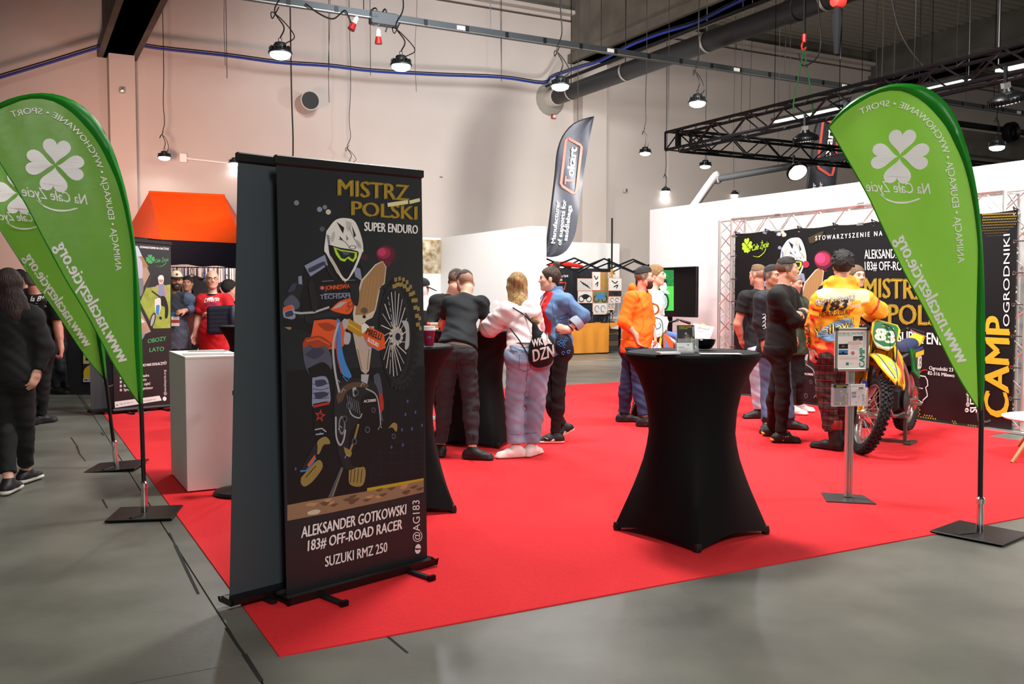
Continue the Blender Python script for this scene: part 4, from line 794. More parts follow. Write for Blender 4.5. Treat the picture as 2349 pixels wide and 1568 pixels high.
def flood(px, py, d, aim, lab, on, w=.30):
    c = at(px, py, d); ax = (aim - c).normalized(); o = thing('flood_lamp', lab, 'lamp', c); x, y = perp(ax)
    m = MB(); m.lathe([(.001, -.11), (.05, -.11), (.065, -.075), (w * .55, -.065), (w * .92, -.03), (w, .0), (w * .97, .035)], c, ax, 28, cap=False); m.build('reflector', BLKM, o, True)
    m = MB()
    for k in range(30):
        a = 2 * PI * k / 30; dd = x * math.cos(a) + y * math.sin(a); m.box(c + dd * (w * .98) + ax * .015, (.03, .008, .06), ax=(dd, ax.cross(dd), ax))
    m.build('fins', BLKM, o)
    m = MB(); m.lathe([(w * .93, .045), (w * .5, .03), (.002, .025)], c, ax, 24); m.build('lens', em('flood_lens', '#ffffff', 5) if on else LENS_FAINT, o, True)
    m = MB(); m.box(c - ax * .135, (.07, .07, .06), ax=(x, y, ax)); m.build('driver_box', STEEL, o); m = MB(); m.tube([c - ax * .16, c - ax * .17 + Z * .16], .02, 6); m.build('bracket', BLKM, o)
    return o
flood(1848, 316, 12.9, at(1848, 316, 12.9) + Vector((.15, .2, -1)), 'black flood lamp with finned rim under the sling of the black truss', False, .165)
flood(1828, 392, 15.5, at(1828, 392, 15.5) + Vector((.1, -.6, -.6)), 'lit flood lamp under the rear black truss above the dark feather flag', True, .165)
flood(2312, 226, 9.6, at(2312, 226, 9.6) + Vector((.3, .2, -1)), 'large black flood lamp under the black truss near the roof corner', False, .185)
def linear(pa, pb, lab):
    o = thing('linear_lamp', lab, 'lamp', pa); d = (pb - pa).normalized(); L = (pb - pa).length; x = d.cross(Z).normalized(); c = (pa + pb) / 2
    m = MB(); m.box(c + Z * .04, (L, .14, .05), ax=(d, x, Z)); m.build('housing', BLKM, o); m = MB(); m.box(c, (L - .05, .10, .03), ax=(d, x, Z)); m.build('tube', em('tube_light', '#f4ffe8', 3), o)
    for p in (pa, pb): m = MB(); m.tube([p + Z * .06, Vector((p.x, p.y, zceil))], .006, 4); m.build('hanger', BLKM, o)
linear(at(1776, 280, 17.0), at(1925, 249, 14.6), 'glowing linear lamp seen through the black truss above the sling')
linear(at(2108, 210, 13.5), at(2222, 184, 12.0), 'glowing linear lamp above the large green flag')
linear(at(2290, 163, 11.2), at(2400, 140, 10.2), 'glowing linear lamp near the large black flood lamp')
# grey air duct rising behind the stand wall
p = at(1645, 410, 20.3); q = at(1830, 378, 18.2); o = thing('air_duct', 'grey duct with an elbow above the stand wall', 'duct', p)
m = MB(); m.tube([p, q, q + (q - p) * .6], .07, 10); m.build('pipe', mat('duct_grey', '#4d5052', .4, .4), o, True); m = MB(); m.tube(bez([p + Z * .05, p - U * .1, p - U * .9 - Z * .9, at(1565, 480, 21)], 5), .09, 10); m.build('branch', mat('duct_light', '#9a9593', .6), o, True); m = MB(); m.ball(p, .12, 12); m.build('elbow', mat('duct_light', '#9a9593', .6), o, True)
# ================================================================ DARK FEATHER FLAGS
NAVYF = cloth_glow('flag_navy', '#33353f', .25, .5); NAVYE = mat('flag_edge', '#15171d', .5); CORAL = mat('print_coral', '#c84a3a', .55)
td = 20.9; t0 = at(1250, 588, td); tf = thing('feather_flag', 'dark grey feather flag with red framed lettering beside the tent frame', 'flag', Vector((t0.x, t0.y, 0)))
TA = Art(t0, Vector((1, 0, 0)), Z, Vector((0, -1, 0)), .0006)
lo = [(1250, 588), (1256, 545), (1262, 500), (1268, 450), (1274, 400), (1279, 350), (1290, 315), (1312, 287), (1340, 273), (1363, 267)]; hi = [(1254, 589), (1276, 588), (1298, 576), (1312, 555), (1321, 530), (1328, 480), (1336, 420), (1345, 360), (1354, 310), (1363, 268)]
L_, R_ = resample([TA.st(*p) for p in lo], 30), resample([TA.st(*p) for p in hi], 30)
m = MB(); m.grid([[TA.P(l[0] + (r[0] - l[0]) * k / 6, l[1] + (r[1] - l[1]) * k / 6, 0) + Vector((0, .03 * math.sin(k + i * .5), 0)) for k in range(7)] for i, (l, r) in enumerate(zip(L_, R_))]); m.build('sail', NAVYF, tf, True)
m = MB(); m.tube([TA.P(a - .0, b, 20) for a, b in L_], [.045] * 20 + [.04, .035, .035, .03, .03, .025, .025, .02, .015, .008], 8, flat=.5); m.build('pole_sleeve', NAVYE, tf, True)
TA.lay = 70
fr = [(1303, 318), (1331, 333), (1334, 338), (1323, 432), (1320, 443), (1314, 443), (1291, 428), (1287, 421), (1298, 322)]
TA.line(fr + fr[:1], .055, CORAL); TA.text('T', (1313, 424), (1315, 407), (1295, 422), CORAL, off=.03); TA.text('okart', (1315, 405), (1323, 340), (1299, 403), INK, off=.03, fit='okart')
for t, a, b, c in (('Manufacturer', (1273, 558), (1284, 461), (1264, 558)), ('of supports for', (1287, 562), (1299, 459), (1278, 562)), ('saddlebags', (1301, 552), (1311, 472), (1292, 552))): TA.text(t, a, b, c, INK, off=.015)
TA.build('print', tf)
m = MB(); m.tube([Vector((t0.x - .03, t0.y, .02)), t0 + Vector((-.03, 0, .02))], .03, 8); m.build('pole', BLACK, tf); m = MB(); m.box((t0.x, t0.y, .012), (.5, .5, .02)); m.build('base_plate', BLKM, tf)
c2 = at(1846, 436, 20.5); q = at(1870, 363, 20.5)
tf2 = dup(tf, Matrix.Translation(Vector((c2.x - .1, 20.5, .35))) , 'dark grey feather flag rising behind the white stand wall')
# ================================================================ SHOP STAND: tent frame, cloth table, prints
FRB = mat('frame_black', '#15171a', .4, .3); vF, vBk = 18.6, 20.9; uL = bu(onv(1246, 640, vF)); uR = bu(onv(1490, 640, vF)) + .35; zf = onv(1400, 601, vF).z
sh = thing('pop_up_frame', 'black folding tent frame without its roof over the shop stand', 'tent frame', B((uL + uR) / 2, (vF + vBk) / 2))
for u in (uL, uR):
    for v in (vF, vBk): m = MB(); m.bb(B(u, v, zf / 2 + .1), .06, .06, zf + .2); m.bb(B(u, v, .01), .14, .14, .015); m.build('leg', FRB, sh)
def scissor(a, b, n):
    d = (b - a) / n
    for k in range(n):
        p, q = a + d * k, a + d * (k + 1); m = MB(); m.tube([p + Z * .0, q + Z * .30], .02, 4); m.build('scissor_bar', FRB, sh); m = MB(); m.tube([p + Z * .30, q], .02, 4); m.build('scissor_bar', FRB, sh)
scissor(B(uL, vF, zf - .22), B(uR, vF, zf - .22), 4); scissor(B(uL, vBk, zf - .22), B(uR, vBk, zf - .22), 4); scissor(B(uL, vF, zf - .22), B(uL, vBk, zf - .22), 2); scissor(B(uR, vF, zf - .22), B(uR, vBk, zf - .22), 2)
scissor(B((uL + uR) / 2, vF, zf - .22), B((uL + uR) / 2, vBk, zf - .22), 2)
cm = onv(1404, 500, (vF + vBk) / 2); m = MB(); m.tube([Vector((cm.x, cm.y, zf - .1)), cm], .025, 6); m.build('mast', FRB, sh); m = MB(); m.tube([Vector((cm.x, cm.y, zf - .35)), Vector((cm.x, cm.y, zf - .08))], .035, 6); m.build('mast_socket', P['gold'], sh)
rr = onv(1300, 610, vF + .6); m = MB(); m.tube(bez([rr - U * .5, rr - U * .1 + Z * .05, rr + U * .45], 4), [.06, .07, .09, .1, .1, .1, .09, .08, .05], 8, flat=.6); tag(m.build('rolled_canopy', mat('canopy_red', '#d3201c', .6), None, True), 'bright red rolled canopy lying on the black tent frame', 'canopy')
m = MB(); zc0, zc1 = onv(1340, 615, vBk - .1).z, .35; m.grid([[B(uL + (uR - uL) * k / 14, vBk - .08 + .02 * math.sin(k * 2.0), z) for k in range(15)] for z in (zc1, (zc0 + zc1) / 2, zc0)])
cl = thing('backdrop_cloth', 'dark navy cloth wall behind the shop table', 'cloth wall', B((uL + uR) / 2, vBk - .08)); m.build('cloth', mat('cloth_navy', '#15171f', .7), cl, False, solid=.006)
AC = Art(B(uL, vBk - .11, 0), U, Z, -V, .0004); AC.text('accessories', (1262, 638), (1303, 635), (1262, 631), INK, off=.03); AC.text('saddles', (1264, 647), (1290, 643.5), (1264, 640), INK, off=.03); AC.line([(1283, 648), (1298, 648), (1294, 664)], .05, CORAL); AC.text('/tokart', (1399, 731), (1420, 730), (1399, 725), INK, off=.03); AC.poly([(1395, 725), (1399, 725), (1399, 731), (1395, 731)], P['lilac']); AC.build('print', cl)
PR = mat('print_rim', '#d98f76', .6); cols = [mat('pp_grey', '#c9c4be', .6), mat('pp_light', '#dcd8d2', .6), mat('pp_wood', '#a1824a', .6), mat('pp_dark', '#2c2a28', .6), mat('pp_green', '#6f7d5a', .6)]
prints = [(1324, 638, 1358, 667, 0, 'rods'), (1358, 623, 1377, 666, 1, 'parts'), (1377, 624, 1394, 666, 2, 'rods'), (1394, 624, 1411, 638, 1, 'ring'), (1395, 637, 1426, 667, 1, 'parts'), (1325, 667, 1359, 695, 1, 'bike'), (1359, 667, 1395, 695, 4, 'bike'), (1395, 666, 1426, 680, 3, 'parts'), (1395, 680, 1424, 695, 1, 'ring'), (1359, 695, 1393, 721, 1, 'ring'), (1393, 694, 1411, 707, 0, 'ring'), (1393, 707, 1410, 720, 1, 'bike')]
for i, (x0, y0, x1, y1, ci, kind) in enumerate(prints):
    a, b = onv(x0, y0, vBk - .13), onv(x1, y1, vBk - .13); w_, h_ = bu(b) - bu(a), a.z - b.z; c = (a + b) / 2
    o = thing('photo_print', ['photo print of four rods in the top row by the lettering', 'tall photo print of two bent brackets', 'wooden toned photo print with upright rods', 'small photo print at the top corner of the cloth', 'photo print of a small black clamp at the cloth edge', 'photo print of a parked dark motorcycle', 'photo print of a blue motorcycle on grass', 'dark wide photo print below the clamp photo', 'pale photo print with two rings', 'large pale photo print with bent hoops above the table', 'small grey photo print with one ring', 'lowest small photo print with a dark hook'][i], 'photo print', c, 0, 'photo prints on the navy cloth')
    m = MB(); m.bb(c, w_, .008, h_); m.build('sheet', PR, o); A = Art(c - V * .005, U, Z, -V, .0005); K = P['char']
    A.poly([(-w_ / 2 + .012, -h_ / 2 + .012), (w_ / 2 - .012, -h_ / 2 + .012), (w_ / 2 - .012, h_ / 2 - .012), (-w_ / 2 + .012, h_ / 2 - .012)], cols[ci], False)
    if kind == 'rods':
        for k in range(4): A.line([(-w_ * .3 + k * w_ * .14, h_ * .3 - k * h_ * .1), (-w_ * .05 + k * w_ * .14, -h_ * .02 - k * h_ * .1)], .025, P['gold'] if ci == 2 else K, False)
    elif kind == 'ring':
        for s in (-1, 1): A.line([(s * w_ * .2 + w_ * .14 * math.cos(t), h_ * .28 * math.sin(t)) for t in np.linspace(0, 5.2, 10)], .016, K, False)
    elif kind == 'bike':
        for s in (-1, 1): A.line([(s * w_ * .25 + w_ * .17 * math.cos(t), -h_ * .15 + w_ * .17 * math.sin(t)) for t in np.linspace(0, 6.3, 12)], .025, K, False)
        A.curve([(-w_ * .3, h_ * .1), (0, h_ * .25), (w_ * .3, h_ * .1), (w_ * .1, -h_ * .15), (-w_ * .1, -h_ * .15)], P['blue'] if ci == 4 else K, False)
    else:
        A.line([(-w_ * .25, h_ * .3), (0, h_ * .1), (w_ * .2, h_ * .25)], .03, K, False, True); A.line([(-w_ * .1, -h_ * .2), (w_ * .2, -h_ * .05), (w_ * .1, -h_ * .3)], .03, K, False, True)
    A.build('picture', o)
CLO = mat('table_cloth_ochre', '#c47d22', .75, noise=.08, scale=4); tv0 = vF + .1; a, b = onv(1296, 743, tv0), onv(1396, 743, tv0); ztb = a.z
ot = thing('cloth_table', 'shop table under an ochre cloth reaching to the floor', 'table', B((bu(a) + bu(b)) / 2, tv0 + .4))
m = MB(); m.bb(B((bu(a) - .6 + bu(b) + .45) / 2, tv0 + .4, ztb - .02), bu(b) - bu(a) + 1.05, .8, .04); m.build('table_top', P['log'], ot)
m = MB(); n_ = 40; m.grid([[B(bu(a) - .6 + (bu(b) - bu(a) + .6) * k / n_, tv0 + .78, ztb + .004) for k in range(n_ + 1)]] + [[B(bu(a) - .6 + (bu(b) - bu(a) + .6) * k / n_, tv0 - (.03 + .018 * math.sin(k * .9) * f), ztb + .004 - (ztb - .03) * f) for k in range(n_ + 1)] for f in (0, .1, .5, 1)]); m.build('cloth', CLO, ot, True)
m = MB(); m.grid([[B(bu(b) + .02 + .45 * k / 8, tv0 + .78, ztb + .006) for k in range(9)]] + [[B(bu(b) + .02 + .45 * k / 8, tv0 - .03, ztb + .006 - f * (.08 + .02 * math.sin(k))) for k in range(9)] for f in (0, 1)]); m.build('cloth', CLO, ot, True)
for u in (bu(a) - .5, bu(b) + .4): m = MB(); m.bb(B(u, tv0 + .1, ztb / 2 - .03), .04, .04, ztb - .06); m.build('leg', BLKM, ot)
for k in range(4): m = MB(); c = B(bu(b) + .25, tv0 + .35, .1 + .14 * k); m.bb(c, .42, .45, .13); tag(m.build('storage_box', [mat('box_dark', '#25221f', .7), mat('box_brown', '#4b3a28', .7)][k % 2]), ['dark storage box on the floor under the shop table', 'brown storage box second from the floor under the shop table', 'dark storage box third from the floor under the shop table', 'brown storage box topmost under the shop table'][k], 'box', 'boxes under the shop table')
for k in range(9):
    c = B(bu(a) + .05 + k * .2, tv0 + .2 + (k % 3) * .12, ztb + .008); o = thing('metal_bracket', 'small black metal bracket displayed on the ochre cloth table', 'bracket', c, 0, 'brackets on the ochre table')
    m = MB(); h_ = .12 + .12 * ((k * 7) % 3) / 2; m.bb(c + Z * .01, .14, .08, .02); m.tube(bez([c + Z * .02, c + Z * h_ + U * .03, c + Z * (h_ + .03) - U * .05, c + Z * .06 - U * .06], 4), .012, 5); m.build('bracket_body', BLACK, o)
# small bench legs left of the cloth
# ================================================================ ORANGE TENT WITH ITS STALL
ORG = cloth_glow('tent_orange', '#ef5a12', .25, .5); NVY = mat('tent_navy', '#11131d', .9, spec=.1)
dT = 17.0; C0 = at(370, 549, dT); sU = 3.0; sV = 4.5; zE = C0.z
tent = thing('canopy_tent', 'orange canopy tent with a navy valance', 'tent', Vector((C0.x, C0.y, 0)))
tU, tV = yaw(90 - 4) , None; tU = Vector((math.cos(math.radians(-6)), math.sin(math.radians(-6)), 0)); tV = Vector((-tU.y, tU.x, 0)).normalized()
cs = [C0, C0 + tU * 3.0, C0 + tU * 3.0 + tV * 3, C0 - tU * 0 + tV * 3]
r0, r1 = at(342, 440, dT + 1.6), at(515, 448, dT + 1.4)
rV = 0
cs = [C0, at(556, 558, dT), at(575, 545, dT + 3.2), at(285, 541, dT + 3.2)]
def cloth_tri(m, pts, n=8, sagd=.06):
    a, b, c, d = pts; rows = []
    nn = (b - a).cross(d - a).normalized()
    for i in range(n + 1):
        s = i / n; rows.append([(a.lerp(b, k / n)).lerp(d.lerp(c, k / n), s) - nn * (sagd * math.sin(PI * s) * math.sin(PI * k / n)) for k in range(n + 1)])
    m.grid(rows)
for q in ([cs[0], cs[1], r1, r0], [cs[1], cs[2], r1, r1], [cs[2], cs[3], r0, r1], [cs[3], cs[0], r0, r0]):
    m = MB(); cloth_tri(m, q); m.build('roof_panel', ORG, tent, True)
for i in range(4):
    a, b = cs[i], cs[(i + 1) % 4]; m = MB(); m.grid([[a.lerp(b, k / 16) - Z * (z + .015 * (z > .2) * math.sin(k)) for k in range(17)] for z in (.45, .0)]); m.build('valance', NVY, tent, False, solid=.004)
for c in cs: m = MB(); m.box((c.x, c.y, c.z / 2 - .05), (.05, .05, c.z - .1)); m.build('leg', FRB, tent)
m = MB(); m.tube([r0, r1], .025, 6); m.build('ridge', ORG, tent)
for i in range(2): m = MB(); a, b = cs[0] - Z * .42, cs[1] - Z * .42; m.tube([a.lerp(b, .1 + .45 * i) + tV * .5, a.lerp(b, .5 + .4 * i) + tV * .6 + Z * .12], .018, 5); m.build('roof_bar', mat('bar_red', '#7a1d1b', .5), tent)
# stall inside: white rear cloth, hanging straps and shirts
ba, bb_ = at(370, 680, dT + 3.1), at(575, 680, dT + 3.1)
m = MB(); m.prism([Vector((p.x, p.y, z)) for p, z in ((ba, .02), (bb_, .02), (bb_, 2.3), (ba, 2.3))], (0, .02, 0)); tag(m.build('rear_cloth', mat('rear_white', '#e6e2dc', .8)), 'white rear cloth of the stall under the orange tent', 'cloth wall')
rl = thing('hanging_rail', 'black rail carrying straps across the stall', 'rail', at(460, 612, dT + 2.6)); m = MB(); ra_, rb_ = at(388, 613, dT + 2.6), at(575, 614, dT + 2.6); m.tube([ra_, rb_], .015, 6); m.build('rail', BLKM, rl); 
for q in (ra_, rb_): m = MB(); m.tube([Vector((q.x, q.y, .02)), q], .015, 6); m.build('post', BLKM, rl)
SCOL = [mat('strap_white', '#e4e0d8', .6), mat('strap_black', '#19191b', .6), mat('strap_grey', '#a39d96', .6), mat('strap_blue', '#2e4f86', .6), mat('strap_red', '#8f2a22', .6)]
for k in range(44):
    p = ra_.lerp(rb_, (k + .5) / 44); L = random.uniform(.22, .42); m = MB(); c = p - Z * (L / 2 + .02) + Vector((0, -.03 - .03 * (k % 2), 0)); m.box(c, (.028, .008, L)); m.tube([p - Z * .02 + Vector((0, -.03 - .03 * (k % 2), 0)), p + Z * .01], .005, 4)
    m.box(c - Z * (L / 2 + .03), (.03, .015, .06)); o = m.build('key_strap', SCOL[(0, 0, 2, 0, 1, 0, 0, 2, 3, 0, 1)[k % 11]]); tag(o, 'narrow key strap hanging in the row under the orange tent', 'strap', 'key straps on the stall rail')
def shirt(p, w, h, mt, lab):
    o = thing('hanging_shirt', lab, 'shirt', p); m = MB(); P_ = [(-.18, 0), (-.5, -.12), (-.42, -.34), (-.3, -.28), (-.3, -1), (.3, -1), (.3, -.28), (.42, -.34), (.5, -.12), (.18, 0), (0, -.06)]
    m.prism([p + Vector((a * w, -.03, b * h)) for a, b in P_], (0, .06, 0)); m.build('fabric', mt, o); m = MB(); m.tube(bez([p + Z * .12 + Vector((.03, 0, 0)), p + Z * .15, p + Z * .11 - Vector((.03, 0, 0)), p + Z * .02], 4), .006, 5); m.tube([p - Vector((w * .4, 0, .06)), p + Z * .03, p + Vector((w * .4, 0, -.06))], .008, 5); m.build('hanger', BLKM, o)
CB = mat('shirt_black', '#131315', .8); shirt(at(468, 641, dT + 2.3), .75, .75, CB, 'black shirt on a hanger behind the bald man'); shirt(at(440, 632, dT + 2.4), .5, .5, CB, 'black vest on a hanger behind the man in the cap'); shirt(at(548, 650, dT + 2.2), .8, .7, mat('shirt_pink', '#b0605c', .8), 'pinkish shirt on a hanger beside the grey banner'); shirt(at(520, 646, dT + 2.5), .6, .7, mat('shirt_maroon', '#5a2022', .8), 'maroon shirt on a hanger behind the bald man'); shirt(at(400, 634, dT + 2.5), .5, .5, CB, 'small black shirt near the plum roll-up banner')
YB = mat('case_yellow', '#d0a01e', .6); c = at(448, 760, 14.6)
yc = thing('yellow_case', 'yellow display case with a chequer plate front under the tent', 'case', Vector((c.x, c.y, 0))); m = MB(); m.box((c.x, c.y, .42), (.34, .4, .22), 0, bev=.01); m.build('upper_panel', YB, yc); m = MB(); m.box((c.x, c.y, .26), (.34, .4, .1)); m.build('tread_plate', mat('tread_plate', '#b7b3aa', .35, .7, bump=.8, bscale=40), yc); m = MB(); m.box((c.x, c.y, .11), (.34, .4, .2)); m.build('lower_panel', mat('case_cream', '#cdb88a', .6), yc); m = MB(); m.box((c.x + .19, c.y, .32), (.03, .4, .62)); m.build('side_frame', BLKM, yc)
ay = Art(Vector((c.x, c.y - .202, .42)), Vector((1, 0, 0)), Z, Vector((0, -1, 0)), .0004); ay.curve([(-.1, .0), (-.05, .05), (.0, .03), (.06, .04), (.1, 0), (.02, -.03), (-.06, -.04)], P['red'], False); ay.line([(-.11, -.02), (.0, .0), (.12, -.01)], .02, P['white'], False, True); ay.build('print', yc)
# ================================================================ AISLE BACKGROUND AT THE FAR SIDE
dA = 14.2; c = at(150, 800, dA); o = thing('sales_table', 'table under a dark red cloth in the far aisle', 'table', Vector((c.x, c.y, 0)))
a, b = at(118, 742, dA), at(170, 742, dA); m = MB(); m.box(((a.x + b.x) / 2 - .3, dA + .4, .98), (1.3, .7, .5), 0, bev=.02); m.build('red_cloth', mat('cloth_maroon', '#4e0f0c', .85), o); m = MB(); m.box(((a.x + b.x) / 2 - .3, dA + .4, .4), (1.25, .66, .72)); m.build('skirt', mat('skirt_black', '#0c0c0e', .9), o)
pq = at(172, 740, dA - .2); o = thing('barrier_post', 'thin steel post in the far aisle beside the sign board', 'post', Vector((pq.x, pq.y, 0))); m = MB(); m.tube([Vector((pq.x, pq.y, .01)), Vector((pq.x, pq.y, 1.0))], .022, 8); m.build('tube', STEEL, o, True); m = MB(); m.lathe([(.09, .0), (.09, .02), (.03, .03)], (pq.x, pq.y, .001), Z, 14); m.build('foot', BLKM, o); m = MB(); m.ball((pq.x, pq.y, 1.0), .035, 8); m.build('knob', CHROME, o)
FLW = mat('flower_violet', '#57508c', .7); o = thing('flower_bunch', 'bunch of violet artificial flowers hanging in the far aisle', 'flowers', at(150, 716, dA - .25)); m = MB()
for k in range(12): p = at(145 + k * 1.7, 708 + k * 2.2 + random.uniform(-3, 3), dA - .25 + random.uniform(-.05, .05)); m.ball(p, .03, 6)
m.tube([at(143, 706, dA - .25), at(168, 738, dA - .25)], .012, 5); m.build('blossoms', FLW, o, kind='stuff')
dB = 13.2; a, b = at(190, 700, dB), at(240, 700, dB); xb0, xb1 = a.x, b.x
bd = thing('sign_board', 'black board carrying old motoring signs in the far aisle', 'board', Vector(((xb0 + xb1) / 2, dB, 0))); m = MB(); m.box(((xb0 + xb1) / 2 - .1, dB + .03, .62), (xb1 - xb0 + .25, .04, 1.22)); m.build('panel', mat('board_black', '#0d0d0e', .7), bd)
def tin(x0, y0, x1, y1, lab, fn):
    p, q = at(x0, y0, dB - .012), at(x1, y1, dB - .012); o = thing('tin_sign', lab, 'sign', Vector(((p.x + q.x) / 2, dB - .01, q.z))); m = MB(); m.box(((p.x + q.x) / 2, dB - .005, (p.z + q.z) / 2), (q.x - p.x, .014, p.z - q.z)); m.build('plate', P['white'], o)
    A = Art(Vector((0, dB - .0125, 0)), Vector((1, 0, 0)), Z, Vector((0, -1, 0)), .0003); R_ = lambda c: A.poly([(x0, y0), (x1, y0), (x1, y1), (x0, y1)], c); fn(A, R_); A.build('print', o)
YEL = mat('sign_yellow', '#cfae1c', .55); SBLU = mat('sign_blue', '#6f95b4', .6); SOR = mat('sign_orange', '#9c4a1a', .6); SCR = mat('sign_cream', '#cdbb7e', .6)
def s1(A, R): R(P['navy']); A.curve([(192, 867), (192, 850), (200, 840), (207, 837), (215, 840), (223, 850), (223, 867)], YEL); A.poly([(191, 867), (224, 867), (224, 875.5), (191, 875.5)], P['white']); A.text('MICHELIN', (193, 874), (222, 873.5), (193, 868.5), DARKP, off=.05)
def s2(A, R): R(SCR); A.poly([(205, 806), (224, 805), (224, 834), (205, 834)], SOR); A.text('LAST', (193, 815), (213, 814), (193, 808), DARKP, off=.03); A.ell(200, 823, 4, 4, P['char']); A.ell(216, 824, 5, 5, P['char']); A.curve([(198, 820), (208, 814), (222, 818), (214, 824)], P['char'])
def s3(A, R): R(SOR); A.text('RACING', (197, 797), (214, 796), (197, 793), P['white'], off=.03); A.text('TEAM', (199, 802), (212, 801), (199, 798), P['white'], off=.03); A.poly([(190, 768), (196, 768), (196, 806), (190, 806)], SBLU)
def s4(A, R): R(SCR); A.text('A', (179, 762), (186, 762), (179, 757), DARKP, off=.05)
tin(191, 834, 224, 876, 'yellow arched tin sign reading MICHELIN at the foot of the black board', s1); tin(191, 806, 224, 834, 'cream and orange tin sign with a motorcycle above the yellow arched sign', s2); tin(190, 768, 222, 806, 'orange and blue tin sign reading RACING TEAM', s3); tin(175, 756, 188, 765, 'small cream tin sign at the top of the black board', s4)
for (px, py, lab) in [(58, 640, 'small white pointed flag behind the grey haired man'), (86, 640, 'white pointed flag beside the grey haired man, taller')]:
    q = at(px, py, 24); o = thing('pointed_flag', lab, 'flag', Vector((q.x, q.y, 0))); m = MB(); h_ = at(px, 598 if px < 70 else 594, 24).z; m.prism([q, q + Vector((.22, 0, 0)), Vector((q.x - (.18 if px < 70 else -.12), q.y, h_))], (0, .01, 0)); m.build('sail', cloth_glow('flag_white', '#d6d6d2', .3), o); m = MB(); m.tube([Vector((q.x + .1, q.y, .0)), Vector((q.x + .1, q.y, q.z + .1))], .02, 6); m.build('pole', ALU, o)
# ================================================================ STRETCH-COVER BAR TABLES
STR = mat('stretch_black', '#050506', .75, spec=.2); STT = mat('stretch_top', '#242526', .7, spec=.3, bump=.1, bscale=200)
def bar_table(center, th0, lab, RF=.5, R=.40, H=1.10, z0=.006):
    c = Vector((center.x, center.y, 0)); o = thing('bar_table', lab, 'table', c, 0, 'stretch covered bar tables'); n = 72; rows = []
    prof = [(0, .30), (.12, .285), (.25, .27), (.4, .258), (.55, .256), (.68, .268), (.78, .292), (.86, .325), (.92, .362), (.955, .39), (.972, .402), (.99, .404), (1.0, .396)]
    ts = sorted(set([p[0] for p in prof] + [.03, .06, .18, .32, .48, .62]))
    for t in ts:
        cr = np.interp(t, [p[0] for p in prof], [p[1] for p in prof]) * R / .4; w = max(0, 1 - t / .6) ** 1.7; row = []
        for k in range(n + 1):
            th = 2 * PI * k / n; q = ((th - th0) % (PI / 2)) - PI / 4; sq = RF * math.cos(PI / 4) / math.cos(q); sq = min(sq, RF * .985)
            arch = (1 - t) ** 6 * (.05 * (1 - (abs(q) / (PI / 4)) ** 2)) if t < .4 else 0
            r = (1 - w) * cr + w * sq; row.append(c + Vector((r * math.cos(th), r * math.sin(th), z0 + .012 + t * (H - .012) + arch)))
        rows.append(row)
    m = MB(); m.grid(rows); m.build('stretch_cover', STR, o, True)
    m = MB(); m.lathe([(.396 * R / .4, H - .014), (.392 * R / .4, H + .004), (.38 * R / .4, H + .006), (.001, H + .006)], c, Z, 72, cap=False); m.build('table_top', STT, o, True)
    for k in range(4):
        a = th0 + k * PI / 2; f = c + Vector((RF * .935 * math.cos(a), RF * .935 * math.sin(a), 0)); m = MB(); m.lathe([(.022, z0), (.026, z0 + .02), (.02, z0 + .05)], f, Z, 10); m.build('foot', BLACK, o, True)
    m = MB(); m.tube([c + Z * .05, c + Z * (H - .02)], .03, 8); m.build('pole', BLKM, o, True)
    return c
fL, fR, fF = G(1404, 1214, .006), G(1768, 1224, .006), G(1581, 1272, .006); tcx = (fL + fR) / 2; RF = (fL - fR).length / 2
T1 = bar_table(tcx, math.atan2(fL.y - tcx.y, fL.x - tcx.x), 'black stretch-covered bar table with flyers, a bowl and a brochure holder on top', RF)
c2_ = at(905, 800, 6.25); f2 = G(1076, 1180, .006); T2 = bar_table(c2_, math.atan2(f2.y - c2_.y, f2.x - c2_.x), 'black stretch-covered bar table half hidden by the rider banner, with a maroon cup')
c3_ = at(1092, 770, 8.98); f3 = G(1166, 1036, .006); T3 = bar_table(c3_, math.atan2(f3.y - c3_.y, f3.x - c3_.x), 'black stretch-covered bar table between the leaning man and the blonde woman')
c4_ = at(590, 748, 10.2); T4 = bar_table(c4_, .5, 'black stretch-covered bar table behind the pedestal before the bald man')
HT = 1.113
